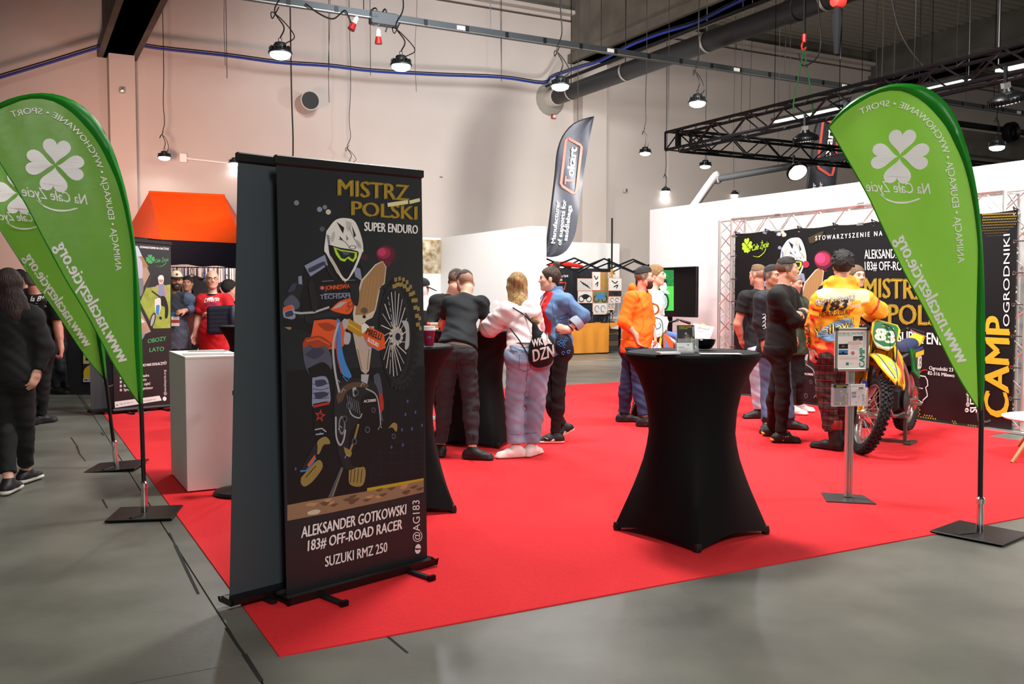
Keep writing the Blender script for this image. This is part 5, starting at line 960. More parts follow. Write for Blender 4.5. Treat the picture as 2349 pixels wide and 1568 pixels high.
# ---- on the front table
def P1(px, py, z=HT): return G(px, py, z)
CLR = see_through('clear_acrylic', '#dfe6ea', .22, .05)
b = P1(1577, 806); ex = Vector((1, 0, 0)); nn = Vector((0, -1, 0))
ex = Vector((math.cos(.15), math.sin(.15), 0)); nn = Vector((ex.y, -ex.x, 0))
bh = thing('brochure_holder', 'clear holder with a dark rider flyer on the front bar table', 'brochure holder', b + nn * -.02)
m = MB(); m.box(b - nn * .02 + Z * .002, (.125, .07, .004), ax=(ex, nn, Z)); m.box(b - nn * .035 + Z * .06, (.125, .003, .12), ax=(ex, nn, Z)); m.box(b + nn * .012 + Z * .04, (.125, .003, .075), ax=(ex, nn, Z))
for s in (-1, 1): m.box(b - nn * .012 + Z * .04 + ex * (.062 * s), (.003, .05, .08), ax=(ex, nn, Z))
m.build('acrylic_body', CLR, bh)
def rider_flyer(root, O, ex, up, n, w, h, name='flyer'):
    m = MB(); c = O + up * (h / 2); m.box(c, (w, .002, h), ax=(ex, n, up)); m.build(name, DARKP, root)
    A = Art(c + n * .0015, ex, up, n, .00002); k = h * .56 / 1.5; s0 = ra.st(800, 640)
    for pts, faces, mt_ in RID[46:]:
        qq = [((a - s0[0]) * k, (b_ - s0[1]) * k + h * .10) for a, b_ in pts]
        if all(abs(a) < w * .46 and -h * .30 < b_ < h * .36 for a, b_ in qq): A.raw(qq, faces, mt_)
    YT = mat('p_flyer_yellow', '#b9a81e', .6)
    A.text('MOBILNE CENTRUM', (-w * .40, h * .40), (w * .32, h * .40), (-w * .40, h * .46), YT, False, .05); A.line([(-w * .4, h * .36), (w * .1, h * .36)], h * .025, YT, False)
    A.text('CAMP', (w * .42, -h * .46), (w * .42, h * .02), (w * .26, -h * .46), YT, False, .06); A.text('OGRODNIKI', (w * .44, h * .05), (w * .44, h * .44), (w * .36, h * .05), INK, False, .03)
    A.line([(-w * .4, -h * .34), (w * .15, -h * .34)], h * .03, YT, False); A.ell(-w * .05, -h * .41, w * .07, w * .07, P['lime'], False); A.build(name + '_print', root)
def camp_flyer(root, O, ex, up, n, w, h, name='flyer'):
    m = MB(); c = O + up * (h / 2); m.box(c, (w, .002, h), ax=(ex, n, up)); m.build(name, PAP, root)
    A = Art(c + n * .0015, ex, up, n, .00002); TG2 = mat('p_flyer_green', '#2f8f6c', .6); RD2 = mat('p_flyer_red', '#c85a62', .6); GL = mat('p_flyer_grey', '#b9bcbb', .6)
    A.text('MOBILNE CENTRUM', (-w * .47, h * .385), (w * .37, h * .385), (-w * .47, h * .445), TG2, False, .015); A.text('PRZYRODY I SPORTU', (-w * .47, h * .345), (w * .0, h * .345), (-w * .47, h * .372), TG2, False, .01)
    A.poly([(w * .03, h * .23), (w * .36, h * .23), (w * .36, h * .345), (w * .03, h * .345)], P['navy'], False); A.poly([(w * .03, h * .25), (w * .36, h * .26), (w * .36, h * .30), (w * .03, h * .29)], P['slate'], False); A.curve([(w * .12, h * .235), (w * .2, h * .27), (w * .26, h * .235)], YEL, False); A.curve([(w * .27, h * .235), (w * .33, h * .255), (w * .36, h * .235)], P['red'], False)
    for k, (a, b_) in enumerate([(-.15, .3), (-.25, .34)]): A.line([(w * a, h * (.19 - .045 * k)), (w * b_, h * (.19 - .045 * k))], h * .014, RD2, False)
    for y_, c_ in ((.02, P['char']), (-.135, P['blue'])):
        A.poly([(-w * .46, h * y_), (-w * .14, h * y_), (-w * .14, h * (y_ + .125)), (-w * .46, h * (y_ + .125))], c_, False); A.poly([(-w * .46, h * y_), (-w * .14, h * y_), (-w * .14, h * (y_ + .04)), (-w * .46, h * (y_ + .045))], P['black'], False); A.curve([(-w * .36, h * (y_ + .045)), (-w * .3, h * (y_ + .09)), (-w * .26, h * (y_ + .045))], P['log'] if y_ > 0 else P['black'], False)
    for k in range(5): A.line([(-w * .06, h * (.11 - .025 * k)), (w * .24, h * (.11 - .025 * k))], h * .006, GL, False)
    A.ell(w * .03, -h * .095, w * .065, w * .065, mat('p_stamp', '#d4707a', .6), False)
    for k in range(4): A.line([(-w * .44, h * (-.18 - .025 * k)), (w * .2, h * (-.18 - .025 * k))], h * .005, GL if k < 2 else RD2, False)
    for an in range(4): A.ell(-w * .15 + w * .03 * math.cos(an * PI / 2 + .8), -h * .37 + w * .03 * math.sin(an * PI / 2 + .8), w * .03, w * .03, P['lime'] if False else TG2, False)
    A.line([(-w * .08, -h * .385), (0, -h * .36), (w * .06, -h * .37)], h * .006, TG2, False, True)
    A.text('CAMP', (w * .44, -h * .46), (w * .44, h * .03), (w * .26, -h * .46), TG2, False, .04); A.text('OGRODNIKI', (w * .44, h * .06), (w * .44, h * .42), (w * .38, h * .06), GL, False); A.build(name + '_print', root)
rider_flyer(bh, b - nn * .02 + Z * .006, ex, (Z - nn * .12).normalized(), nn, .108, .15)
cd = thing('card_holder', 'clear card holder with a white card before the rider flyer', 'card holder', P1(1572, 809)); c = P1(1571, 809.5)
m = MB(); m.box(c + Z * .003, (.10, .04, .005), ax=(ex, nn, Z)); m.box(c + nn * .018 + Z * .012, (.10, .003, .022), ax=(ex, nn, Z)); m.build('acrylic_body', CLR, cd); m = MB(); up = (Z - nn * .18).normalized(); m.box(c + up * .028 + Z * .006, (.095, .008, .05), ax=(ex, nn, up)); m.build('card_stack', PAP, cd)
A = Art(c + up * .028 + Z * .006 + nn * .0046, ex, up, nn, .0001); A.ell(.02, .014, .005, .005, LOGO, False); A.line([(-.04, 0), (-.005, 0)], .003, P['grey'], False)
for k in range(3): A.line([(-.04, -.007 - .006 * k), (.03 - .01 * k, -.007 - .006 * k)], .0012, P['grey'], False)
A.build('print', cd)
c = P1(1616, 800); bw = thing('bowl', 'small glossy black bowl on the front bar table', 'bowl', c); m = MB(); m.lathe([(.03, 0), (.045, .008), (.060, .03), (.068, .058), (.065, .06), (.055, .03), (.03, .012), (.001, .010)], c, Z, 28, cap=False); m.build('shell', mat('bowl_gloss', '#060607', .12), bw, True)
m = MB(); 
for k in range(7): m.ball(c + Vector((.03 * math.cos(k), .03 * math.sin(k), .045)), .013, 8)
m.build('sweets', mat('sweets_dark', '#1b1a22', .3), bw, True, kind='stuff')
sheet('flyer_pile', 'neat pile of white flyers at the near side of the front bar table', 'flyers', P1(1532, 811), .2, .12, .085, PAP, HT + .0005, 6, None, .0016)
sheet('leaflet', 'white leaflet lying open on the front bar table beside the bowl', 'leaflet', P1(1652, 811), -.05, .23, .09, PAP, HT + .0005, 1)
# ---- maroon paper cup
c = G(984, 793, HT); cup = thing('paper_cup', 'maroon paper cup with a white lid on the half hidden bar table', 'cup', c)
m = MB(); m.lathe([(.029, .0), (.030, .002), (.042, .105), (.043, .108)], c, Z, 28); m.build('cup_body', mat('cup_maroon', '#7d1238', .45), cup, True)
m = MB(); m.lathe([(.046, .102), (.047, .112), (.043, .114), (.041, .130), (.038, .131), (.036, .126), (.001, .126)], c, Z, 28); m.build('lid', WHT, cup, True)
A = Art(c + Vector((0, -.038, .055)), Vector((1, 0, 0)), Z, Vector((0, -1, 0)), .0008); A.poly([(.006, -.004), (.016, -.004), (.016, .012), (.006, .012)], P['blue'], False); A.poly([(-.008, -.002), (.003, -.002), (.003, .008), (-.008, .008)], P['red'], False); A.build('print', cup)
# ---- stool whose round foot shows beside the banner
c = G(556, 1131, .006); st = thing('pole_stand', 'black pole stand whose round foot shows beside the grey banner', 'stand', c); m = MB(); m.lathe([(.20, 0), (.205, .012), (.19, .03), (.06, .05), (.03, .06)], c, Z, 32); m.build('round_foot', BLACK, st, True); m = MB(); m.tube([c + Z * .05, c + Z * .70], .025, 10); m.build('column', CHROME, st, True); m = MB(); m.lathe([(.03, .70), (.06, .72), (.06, .75), (.001, .76)], c, Z, 20); m.build('head', BLACK, st, True)
# ================================================================ INFO STAND
b = G(1945, 1143, .006); st = thing('info_stand', 'slim grey stand with a framed camp poster and two brochure pockets', 'sign stand', b); PST = mat('plate_grey', '#4c4d4e', .4, .5)
m = MB(); q = [G(1884, 1131, .007), G(1980, 1137, .007), G(2010, 1157, .007), G(1896, 1151, .007)]; m.prism(q, (0, 0, .008)); m.build('base_plate', PST, st)
sx = Vector((1, .12, 0)).normalized(); sn = Vector((sx.y, -sx.x, 0)); zt = at(1950, 757, b.y).z
m = MB(); m.box(b + Z * (zt / 2), (.018, .03, zt - .03), ax=(sx, sn, Z))
for s in (-1, 1): m.box(b + Z * (zt / 2) + sx * (.019 * s), (.014, .036, zt - .03), ax=(sx, sn, Z), bev=.004)
m.build('post', ALU, st)
fc = at(1953, 801, b.y - .03); w_, h_ = .245, .30
m = MB(); m.box(fc, (w_, .012, h_), ax=(sx, sn, Z)); m.build('backing', WHT, st)
for s in (-1, 1):
    m = MB(); m.box(fc + sx * (s * (w_ / 2 - .008)) + sn * .008, (.018, .014, h_), ax=(sx, sn, Z), bev=.003); m.build('frame_rail', ALU, st); m = MB(); m.box(fc + Z * (s * (h_ / 2 - .008)) + sn * .0085, (w_, .014, .018), ax=(sx, sn, Z), bev=.003); m.build('frame_rail', ALU, st)
    for t in (-1, 1): m = MB(); m.box(fc + sx * (s * (w_ / 2 - .008)) + Z * (t * (h_ / 2 - .008)) + sn * .009, (.022, .016, .022), ax=(sx, sn, Z)); m.build('corner_cap', PST, st)
camp_flyer(st, fc - Z * .135 + sn * .0075, sx, Z, sn, .214, .27, 'poster')
pc = at(1949, 906, b.y - .05); m = MB(); m.box(pc + sx * 0 - Z * .075, (.25, .045, .004), ax=(sx, sn, Z)); m.box(pc + sn * .02 - Z * .01, (.25, .003, .125), ax=(sx, sn, Z)); m.box(pc - sn * .02, (.25, .003, .155), ax=(sx, sn, Z))
for s in (-1, 0, 1): m.box(pc + sx * (.125 * s) - Z * .01, (.003, .042, .13), ax=(sx, sn, Z))
m.build('pocket', CLR, st)
rider_flyer(st, pc - sx * .063 - Z * .070, sx, Z, sn, .105, .148, 'dark_leaflet'); camp_flyer(st, pc + sx * .063 - Z * .070 + sn * .004, (sx + Z * .03).normalized(), (Z - sx * .03).normalized(), sn, .105, .148, 'pale_leaflet')
# ---- leaning sheet in a clear holder behind the front table
c = at(1608, 764, 9.6); st = thing('sheet_holder', 'white sheet with reversed lettering in a clear holder behind the front bar table', 'sign', Vector((c.x, c.y, 0)))
ex_ = Vector((1, -.1, -.17)).normalized(); up_ = Vector((.38, .25, .9)).normalized(); n_ = ex_.cross(up_).normalized()
if n_.y > 0: n_ = -n_
m = MB(); m.box(c, (.215, .004, .185), ax=(ex_, n_, up_)); m.build('sheet', PAP, st); m = MB(); m.box(c + n_ * .004, (.225, .003, .195), ax=(ex_, n_, up_)); m.build('acrylic_cover', see_through('clear_sheet', '#ffffff', .06, .1), st)
A = Art(c + n_ * .0023, ex_, up_, n_, .0001); A.text('Suzuki', (.07, .045), (-.055, .045), (.07, .072), P['char'], False, .01); A.line([(.02, .02), (-.05, .02)], .005, P['grey'], False)
for k in range(5): A.line([(.075, -.0 - .014 * k), (-.07, -.0 - .014 * k)], .002, mat('p_flyer_grey', '#b9bcbb', .6), False)
A.build('print', st); m = MB(); m.tube([Vector((c.x, c.y + .03, .02)), Vector((c.x, c.y + .03, c.z - .02))], .012, 8); m.build('pole', BLKM, st); m = MB(); m.lathe([(.14, .007), (.14, .02), (.02, .03)], (c.x, c.y + .03, 0), Z, 20); m.build('foot', BLKM, st)
# ---- low white side table with wooden legs
lf = G(2321, 1061, .006); tz = at(2380, 957, lf.y + .28).z; c = at(2418, 957, lf.y + .28); c = Vector((c.x, c.y, 0)); rt = (c.x - at(2311, 957, c.y).x)
st = thing('side_table', 'low round white side table with wooden legs', 'table', c); m = MB(); m.lathe([(rt - .02, tz - .02), (rt, tz - .008), (rt, tz), (rt - .01, tz + .004), (.001, tz + .004)], c, Z, 48); m.build('table_top', mat('top_white', '#f2f0ee', .3), st, True)
OAK = mat('oak_leg', '#b07a4a', .5, noise=.15, scale=8, stretch=(6, 6, .6))
for k in range(3):
    a = math.atan2(lf.y - c.y, lf.x - c.x) + k * 2 * PI / 3; f = c + Vector((math.cos(a), math.sin(a), 0)) * (lf - c).xy.length + Z * .006; t = c + Vector((math.cos(a), math.sin(a), 0)) * (rt * .45) + Z * (tz - .02); m = MB(); m.tube([f, t], [.016, .03], 12); m.build('leg', OAK, st, True)
# ================================================================ OFF-ROAD MOTORCYCLES
RUB = mat('tire_rubber', '#17181a', .75, noise=.15, scale=30); SPK = mat('spoke', '#c9c7c2', .3, .8); HUBM = mat('hub_cast', '#a7a093', .4, .7); ENG = mat('engine_dark', '#26262a', .4, .6); FRM = mat('bike_frame', '#9c9da0', .35, .8); FGOLD = mat('fork_gold', '#c99a22', .22, .85); EXH = mat('exhaust_dark', '#3a3431', .35, .7)
def make_wheel(root, name, c, ax, R, Wd, rim_m, disc=True):
    ax = ax.normalized(); x = ax.cross(Z).normalized(); y = x.cross(ax).normalized(); y = y if y.z > 0 else -y
    def pt(r, a, o): return c + x * (r * math.cos(a)) + y * (r * math.sin(a)) + ax * o
    hub = MB(); hub.lathe([(.028, -.10), (.05, -.075), (.052, -.06), (.03, -.05), (.026, .05), (.05, .06), (.05, .075), (.02, .10)], c, ax, 20)
    w = hub.build(name, HUBM, root, True)
    m = MB(); rows = []
    for i in range(73):
        a = 2 * PI * i / 72; rows.append([pt(r, a, o) for r, o in [(R - .083, -.028), (R - .07, -Wd * .38), (R - .045, -Wd * .5), (R - .02, -Wd * .46), (R - .012, -Wd * .25), (R - .009, 0), (R - .012, Wd * .25), (R - .02, Wd * .46), (R - .045, Wd * .5), (R - .07, Wd * .38), (R - .083, .028)]])
    m.grid(rows); n = 44
    for i in range(n):
        for row, (o, rr, ww) in enumerate([(-.44, R - .012, .017), (-.2, R - .002, .02), (.2, R - .002, .02), (.44, R - .012, .017), (0, R, .02)]):
            a = 2 * PI * (i + (.5 if row in (0, 3, 4) else 0)) / n
            if row == 4 and i % 2: continue
            rd = x * math.cos(a) + y * math.sin(a); tg = -x * math.sin(a) + y * math.cos(a); tilt = (rd + ax * (o * .9)).normalized(); m.box(pt(rr - .004, a, Wd * o), (.024, ww * Wd / .09, .026), ax=(tg, tg.cross(tilt).normalized(), tilt))
    m.build('tire', RUB, w)
    m = MB(); m.lathe([(R - .085, -.030), (R - .075, -.034), (R - .095, -.02), (R - .098, 0), (R - .095, .02), (R - .075, .034), (R - .085, .030), (R - .10, .018), (R - .104, 0), (R - .10, -.018), (R - .085, -.030)], c, ax, 48, cap=False); m.build('rim', rim_m, w, True)
    m = MB()
    for k in range(36):
        a = 2 * PI * k / 36; s = 1 if k % 2 else -1; b = a + (.62 if (k // 2) % 2 else -.62); m.tube([pt(.047, b, s * .066), pt(R - .10, a, s * .006)], .0026, 4, cap=False)
    m.build('spokes', SPK, w)
    if disc:
        m = MB()
        for k in range(24):
            a, b = 2 * PI * k / 24, 2 * PI * (k + .92) / 24; m.prism([pt(.085 + .006 * (k % 2), a, .085), pt(.13, a, .085), pt(.13 + .004 * (k % 3), b, .085), pt(.085, b, .085)], ax * .004)
        for k in range(6): a = 2 * PI * k / 6; m.tube([pt(.04, a, .08), pt(.088, a + .2, .087)], .006, 5)
        m.build('brake_disc', STEEL, w)
    return w
def motorcycle(lab, front_c, fwd, steer, C, lift=.05, number='83', nm='motorcycle'):
    fwd = fwd.normalized(); lf = Z.cross(fwd).normalized(); WB = 1.47
    O = Vector((front_c.x, front_c.y, 0)) - fwd * WB
    root = thing(nm, lab, 'motorcycle', O); 
    def T(x, y, z): return O + fwd * x + lf * y + Z * z
    h0, h1 = T(1.40, 0, .345 + .0), T(1.02, 0, 1.08); sa = (h1 - h0).normalized(); sa0 = T(1.43, 0, .345)
    Rm = Matrix.Rotation(math.radians(steer), 3, sa); piv = T(1.02, 0, 1.03)
    def S(x, y, z): return piv + Rm @ (T(x, y, z) - piv)
    def Sd(v): return Rm @ v
    sl, sf = Sd(lf), Sd(fwd); su = sa
    wc = S(1.47, 0, .355); wc.z = .355 + .007
    make_wheel(root, 'front_wheel', wc, sl, .355, .088, C['rim'])
    make_wheel(root, 'rear_wheel', T(0, 0, .33 + lift), lf, .33, .115, C['rim'])
    off = wc - S(1.47, 0, .345)
    for s in (-1, 1):
        b = wc + sl * (s * .105); top = S(1.03, s * .105, 1.10); d = (top - b).normalized(); q = b + d * .30
        m = MB(); m.tube([b - d * .01, q], .024, 12); f = m.build('fork_slider', CHROME, root, True)
        m = MB(); m.tube([q - d * .0, b + d * .34, b + d * .36, top - d * .02, top], [.031, .031, .029, .031, .028], 14); m.build('fork_tube', FGOLD, f, True)
        m = MB(); m.box(b + d * .0, (.05, .035, .07), ax=(sf, sl, su), bev=.01); m.build('axle_clamp', HUBM, f)
        m = MB(); c = b + d * .16 + sf * .022; e1 = d; pl = [c + e1 * a + sl * (bb * .9) for a, bb in [(-.15, -.028), (.10, -.036), (.17, -.02), (.17, .02), (.10, .036), (-.15, .028)]]; m.prism(pl, sf * .012); g = m.build('fork_guard', C['guard'], f)
        A = Art(c + sf * .0125, sl, d, sf, .0003); A.poly([(-.034, .06), (.034, .10), (.02, .165), (-.02, .165)], C['gblue'], False); A.poly([(-.03, .02), (.02, .09), (.034, .10), (.03, .07)], P['white'], False)
        if C.get('text'): A.text('SUZUKI', (.012, -.14), (.012, .06), (-.022, -.14), P['red'], False, .06)
        A.build('guard_print', f)
    for t, ww in ((.50, .25), (.77, .24)):
        c = h0 + sa * t; c = piv + Rm @ (c - piv); m = MB(); m.box(c + off * .5 * (t < .6), (.07, ww + .05, .035), ax=(sf, sl, su), bev=.01); m.build('triple_clamp', HUBM, root)
    # handlebar
    hb = S(1.02, 0, 1.14); m = MB(); pts = [hb + sl * y + su * z - sf * x for y, z, x in [(-.40, .055, .08), (-.26, .06, .05), (-.12, .0, .0), (.12, .0, .0), (.26, .06, .05), (.40, .055, .08)]]; m.tube(bez(pts, 5), .012, 10); bar = m.build('handlebar', BLKM, root, True)
    for s in (-1, 1):
        e, i_ = pts[0 if s < 0 else -1], pts[1 if s < 0 else -2]; d = (e - i_).normalized(); m = MB(); m.tube([e - d * .12, e + d * .005], .018, 10); m.build('grip', BLACK, bar, True)
        m = MB(); m.tube(bez([e - d * .15 + sf * .03, e - d * .12 + sf * .05 - su * .012, e - d * .03 + sf * .055 - su * .02, e + d * .02 + sf * .05 - su * .022], 4), [.008] * 8 + [.006] * 4 + [.008], 6, flat=.6); m.build('lever', C.get('lever', ALU), bar, True); m = MB(); m.box(e - d * .16 + sf * .015, (.04, .05, .035), ax=(d, sf, su), bev=.008); m.build('lever_mount', BLKM, bar)
    m = MB(); m.tube([hb - sl * .11 + su * .035, hb + sl * .11 + su * .035], .026, 8); m.build('bar_pad', C['pad'], bar, True); A = Art(hb + su * .035 + sf * .027, sl, su, sf, .0003)
    for k in range(5): A.line([(-.09 + .04 * k, -.01), (-.07 + .04 * k, .012)], .006, INK, False)
    A.build('pad_print', bar)
    m = MB(); m.tube(bez([hb - sl * .15 + su * .02 + sf * .03, hb + sl * .03 + sf * .12 + su * .03, hb + sl * .09 + sf * .17 - su * .12, hb + sl * .11 + sf * .15 - su * .32, wc + sl * .11 + su * .40 + sf * .02, wc + sl * .12 + su * .05], 6), .006, 6); m.build('brake_hose', BLACK, root, True)
    # number plate
    pn = (sf - su * .02).normalized(); pc = S(1.10, 0, 1.075) + sf * .04; m = MB(); W2 = [(-.135, .10), (-.10, .145), (.10, .145), (.135, .10), (.13, 0), (.085, -.10), (.05, -.135), (-.05, -.135), (-.085, -.10), (-.13, 0)]
    def bend(a): return -.35 * a * a
    rows = [[pc + sl * a + su * b + pn * bend(a) for a, b in W2], [pc + sl * a + su * b + pn * (bend(a) - .008) for a, b in W2]]
    n = len(W2); m.add(rows[0] + rows[1], [list(range(n))] + [list(range(2 * n - 1, n - 1, -1))] + [(i, i + n, (i + 1) % n + n, (i + 1) % n) for i in range(n)]); pl = m.build('number_plate', C['plate_edge'], root)
    A = Art(pc + pn * .001, sl, su, pn, .0003, warp=lambda a, b: bend(a) + .001)
    def gridpoly(pts, mt_):          # small facets follow the bend
        for k in range(-6, 6):
            x0, x1 = k * .0225, (k + 1) * .0225
            ys = []
            for x in (x0, x1):
                yy = []
                for (a, b), (c_, d_) in zip(pts, pts[1:] + pts[:1]):
                    if (a - x) * (c_ - x) <= 0 and abs(c_ - a) > 1e-6: yy.append(b + (d_ - b) * (x - a) / (c_ - a))
                ys.append((min(yy), max(yy)) if yy else None)
            if ys[0] and ys[1]: A.poly([(x0, ys[0][0]), (x1, ys[1][0]), (x1, ys[1][1]), (x0, ys[0][1])], mt_, False); A.lay -= 1
        A.lay += 1
    gridpoly([(a * .93, b * .93) for a, b in W2], C['plate'])
    if number:
        A.text(number, (-.082, -.055), (.085, -.055), (-.082, .065), C['nline'], False, .07, fit=number); A.text(number, (-.082, -.055), (.085, -.055), (-.082, .065), C['num'], False, .05, fit=number)
        A.poly([(-.10, -.075), (0, -.105), (.10, -.075), (.055, -.12), (0, -.125), (-.055, -.12)], P['white'], False); A.line([(-.04, .10), (-.0, .102)], .008, P['white'], False); A.line([(.02, .10), (.07, .094)], .008, P['white'], False)
    else:
        A.curve([(-.04, .03), (.05, .045), (.055, -.01), (.02, -.05), (.0, -.03)], mat('p_sea', '#2f7d86', .5), False); A.curve([(-.01, .02), (.035, .03), (.03, -.01), (.01, -.02)], P['white'], False); A.line([(-.0, -.035), (.03, -.03)], .01, P['red'], False); A.line([(-.09, -.075), (-.03, -.105), (.04, -.10), (.09, -.075)], .006, P['char'], False, True)
    A.build('plate_print', pl)
    # front fender: arched blade
    m = MB(); rows = []; fcn = S(1.27, 0, .87)
    for i in range(15):
        t = i / 14; xx = -.34 + .78 * t; zz = .045 * math.sin(t * PI * .9) - .16 * max(0, t - .45) ** 1.6 * 2.2 - .05 * max(0, .3 - t); hw = (.055 + .055 * min(1, t * 4)) * (1 if t < .62 else max(.12, 1 - ((t - .62) / .38) ** 2.2)); row = []
        for k in range(9):
            u = k / 4 - 1; row.append(fcn + sf * xx + Z * (zz - .045 * abs(u) ** 2.2) + sl * (hw * u))
        rows.append(row)
    m.grid(rows); fd = m.build('front_fender', C['fender'], root, True, solid=.006)
    def fen(a, b): i = min(13, max(0, int(a * 14))); f_ = a * 14 - i; k = (b + 1) * 4; j = min(7, max(0, int(k))); g = k - j; return (rows[i][j].lerp(rows[i + 1][j], f_)).lerp(rows[i][j + 1].lerp(rows[i + 1][j + 1], f_), g) + Z * .006
    m = MB()
    for sb in (-1, 1): m.tube([fen(t, sb * (.75 - .35 * t)) for t in np.linspace(.45, .97, 9)], .005, 4)
    m.build('fender_stripe', C['gblue'], fd)
    m = MB()
    for k in range(3): m.tube([fen(.72 + .05 * k, -.2 + .2 * k), fen(.78 + .05 * k, .1 + .15 * k)], .007, 4)
    m.build('fender_emblem', mat('emblem_mix', '#5f8fb0', .5), fd)
    # body: shrouds, tank, seat, rear fender, side plates
    for s in (-1, 1):
        m = MB(); P_ = [(1.13, .17, .98), (1.18, .20, .80), (1.02, .23, .56), (.94, .22, .60), (.86, .17, .86), (.90, .12, .96)]; q = [T(x, y * s, z) for x, y, z in P_]; m.prism(q if s > 0 else q[::-1], lf * (-.012 * s)); sh_ = m.build('radiator_shroud', C['shroud'], root)
        m = MB(); q = [T(x, y * s, z) + lf * (.004 * s) for x, y, z in [(1.14, .185, .93), (1.16, .20, .82), (1.04, .227, .62), (1.0, .215, .74)]]; m.prism(q if s > 0 else q[::-1], lf * (-.006 * s)); m.build('shroud_stripe', C['stripe'], sh_)
        m = MB(); q = [T(x, y * s, z) for x, y, z in [(1.0, .12, .90), (1.02, .15, .60), (.86, .15, .60), (.88, .12, .90)]]; m.prism(q, lf * (.04 * -s)); m.build('radiator', ENG, root)
        m = MB(); P_ = [(.30, .11, .92), (.18, .13, .90), (-.08, .10, .88), (-.02, .13, .68), (.12, .16, .60), (.30, .14, .68)]; q = [T(x, y * s, z) for x, y, z in P_]; m.prism(q if s > 0 else q[::-1], lf * (-.015 * s)); sp_ = m.build('side_plate', C['plate'], root)
        n_ = (q[1] - q[0]).cross(q[4] - q[0]).normalized(); n_ = n_ if n_.dot(lf * s) > 0 else -n_
        A = Art(T(.12, .141 * s, .76) + n_ * .012, fwd * (-s) if False else (fwd * (-1 if s > 0 else 1)), Z, n_, .0004)
        if number: A.text(number, (-.075, -.06), (.075, -.06), (-.075, .065), C['num'], False, .05)
        A.line([(-.17, .085), (.17, .10)], .05, C['fender'], False); A.line([(-.15, .13), (.12, .15)], .03, C['gblue'], False); A.build('side_print', sp_)
    m = MB(); rows = [[T(x, y * w_, z - .10 * abs(y) ** 3) for y in np.linspace(-1, 1, 9)] for x, w_, z in [(.98, .06, .97), (.90, .10, .985), (.76, .115, .955), (.62, .10, .92), (.5, .08, .90)]]; m.grid(rows); m.build('fuel_tank', C['tank'], root, True, solid=.01)
    m = MB(); rows = [[T(x, y * w_, z - .07 * abs(y) ** 4) for y in np.linspace(-1, 1, 9)] for x, w_, z in [(.88, .05, 1.0), (.75, .065, .985), (.5, .075, .95), (.25, .095, .945), (.02, .10, .965), (-.12, .085, .985), (-.15, .05, .975)]]; m.grid(rows); st_ = m.build('seat', C['seat'], root, True, solid=.03)
    m = MB(); rows = [[T(x, y * w_, z - .07 * abs(y) ** 4 + .018) for y in np.linspace(-.8, .8, 7)] for x, w_, z in [(.70, .065, .98), (.5, .073, .95), (.25, .09, .945), (.10, .09, .955)]]; m.grid(rows); m.build('seat_top', C['seat_top'], st_, True)
    m = MB(); rows = [[T(x, y * w_, z - .05 * abs(y) ** 2) for y in np.linspace(-1, 1, 7)] for x, w_, z in [(.16, .09, .93), (-.05, .10, .965), (-.25, .095, 1.0), (-.42, .075, 1.04), (-.50, .05, 1.055)]]; m.grid(rows); m.build('rear_fender', C['rear'], root, True, solid=.008)
    # frame, engine, exhaust, swingarm, pegs
    m = MB()
    for s in (-1, 1): m.tube(bez([T(1.03, .03 * s, .98), T(.8, .11 * s, .86), T(.46, .12 * s, .62), T(.42, .10 * s, .36)], 4), .026, 8); m.tube(bez([T(1.0, .02, .86), T(.96, .06 * s, .55), T(.84, .08 * s, .30), T(.45, .09 * s, .28)], 4), .018, 8); m.tube([T(.55, .09 * s, .84), T(.05, .07 * s, .88)], .014, 6)
    m.build('frame', FRM, root, True)
    m = MB(); m.box(T(.66, 0, .44), (.36, .24, .26), ax=(fwd, lf, Z), bev=.05); m.lathe([(.10, 0), (.11, .03), (.05, .05)], T(.60, .12, .42), lf, 18); m.lathe([(.10, 0), (.11, .03), (.05, .05)], T(.60, -.12, .42), -lf, 18); e = m.build('engine', ENG, root, True)
    m = MB()
    for k in range(8): m.box(T(.74 + .008 * k, 0, .58 + .03 * k), (.16, .16, .012), ax=(fwd, lf, Z))
    m.build('cylinder_fins', HUBM, e)
    m = MB(); m.tube(bez([T(.86, -.02, .70), T(1.03, -.05, .62), T(1.05, -.12, .42), T(.9, -.16, .45), T(.7, -.17, .62), T(.3, -.16, .72)], 5), [.028] * 12 + [.036] * 13 + [.03], 10); m.build('exhaust_pipe', EXH, root, True)
    m = MB(); m.tube([T(.30, -.16, .74), T(.20, -.165, .77), T(-.24, -.17, .88), T(-.28, -.17, .89)], [.03, .055, .055, .03], 12); m.build('silencer', ALU, root, True)
    m = MB()
    for s in (-1, 1): m.tube([T(.46, .09 * s, .40), T(0, .10 * s, .33 + lift)], [.04, .025], 6, flat=.6)
    m.build('swingarm', FRM, root); m = MB(); m.tube([T(.3, .02, .42), T(.42, 0, .80)], .035, 10); m.build('rear_shock', C['fender'], root, True)
    m = MB()
    for s in (-1, 1): m.box(T(.46, .19 * s, .38), (.05, .12, .025), ax=(fwd, lf, Z)); m.tube([T(.46, .12 * s, .38), T(.46, .26 * s, .385)], .012, 6)
    m.build('foot_pegs', HUBM, root)
    m = MB(); m.tube([T(.36, -.17, .36), T(.5, -.18, .34), T(.60, -.19, .35)], .012, 6); m.build('brake_pedal', ALU, root)
    m = MB(); q = [T(x, -.10, z) for x, z in [(.02, .60), (.10, .52), (.16, .44), (.04, .40), (-.06, .50)]]; m.prism(q, lf * .01); m.build('chain_guard', C['fender'], root)
    m = MB(); m.lathe([(.03, 0), (.105, 0), (.11, .006), (.03, .006)], T(0, .085, .33 + lift), lf, 26); m.build('sprocket', P['red'], root)
    return root, T, S
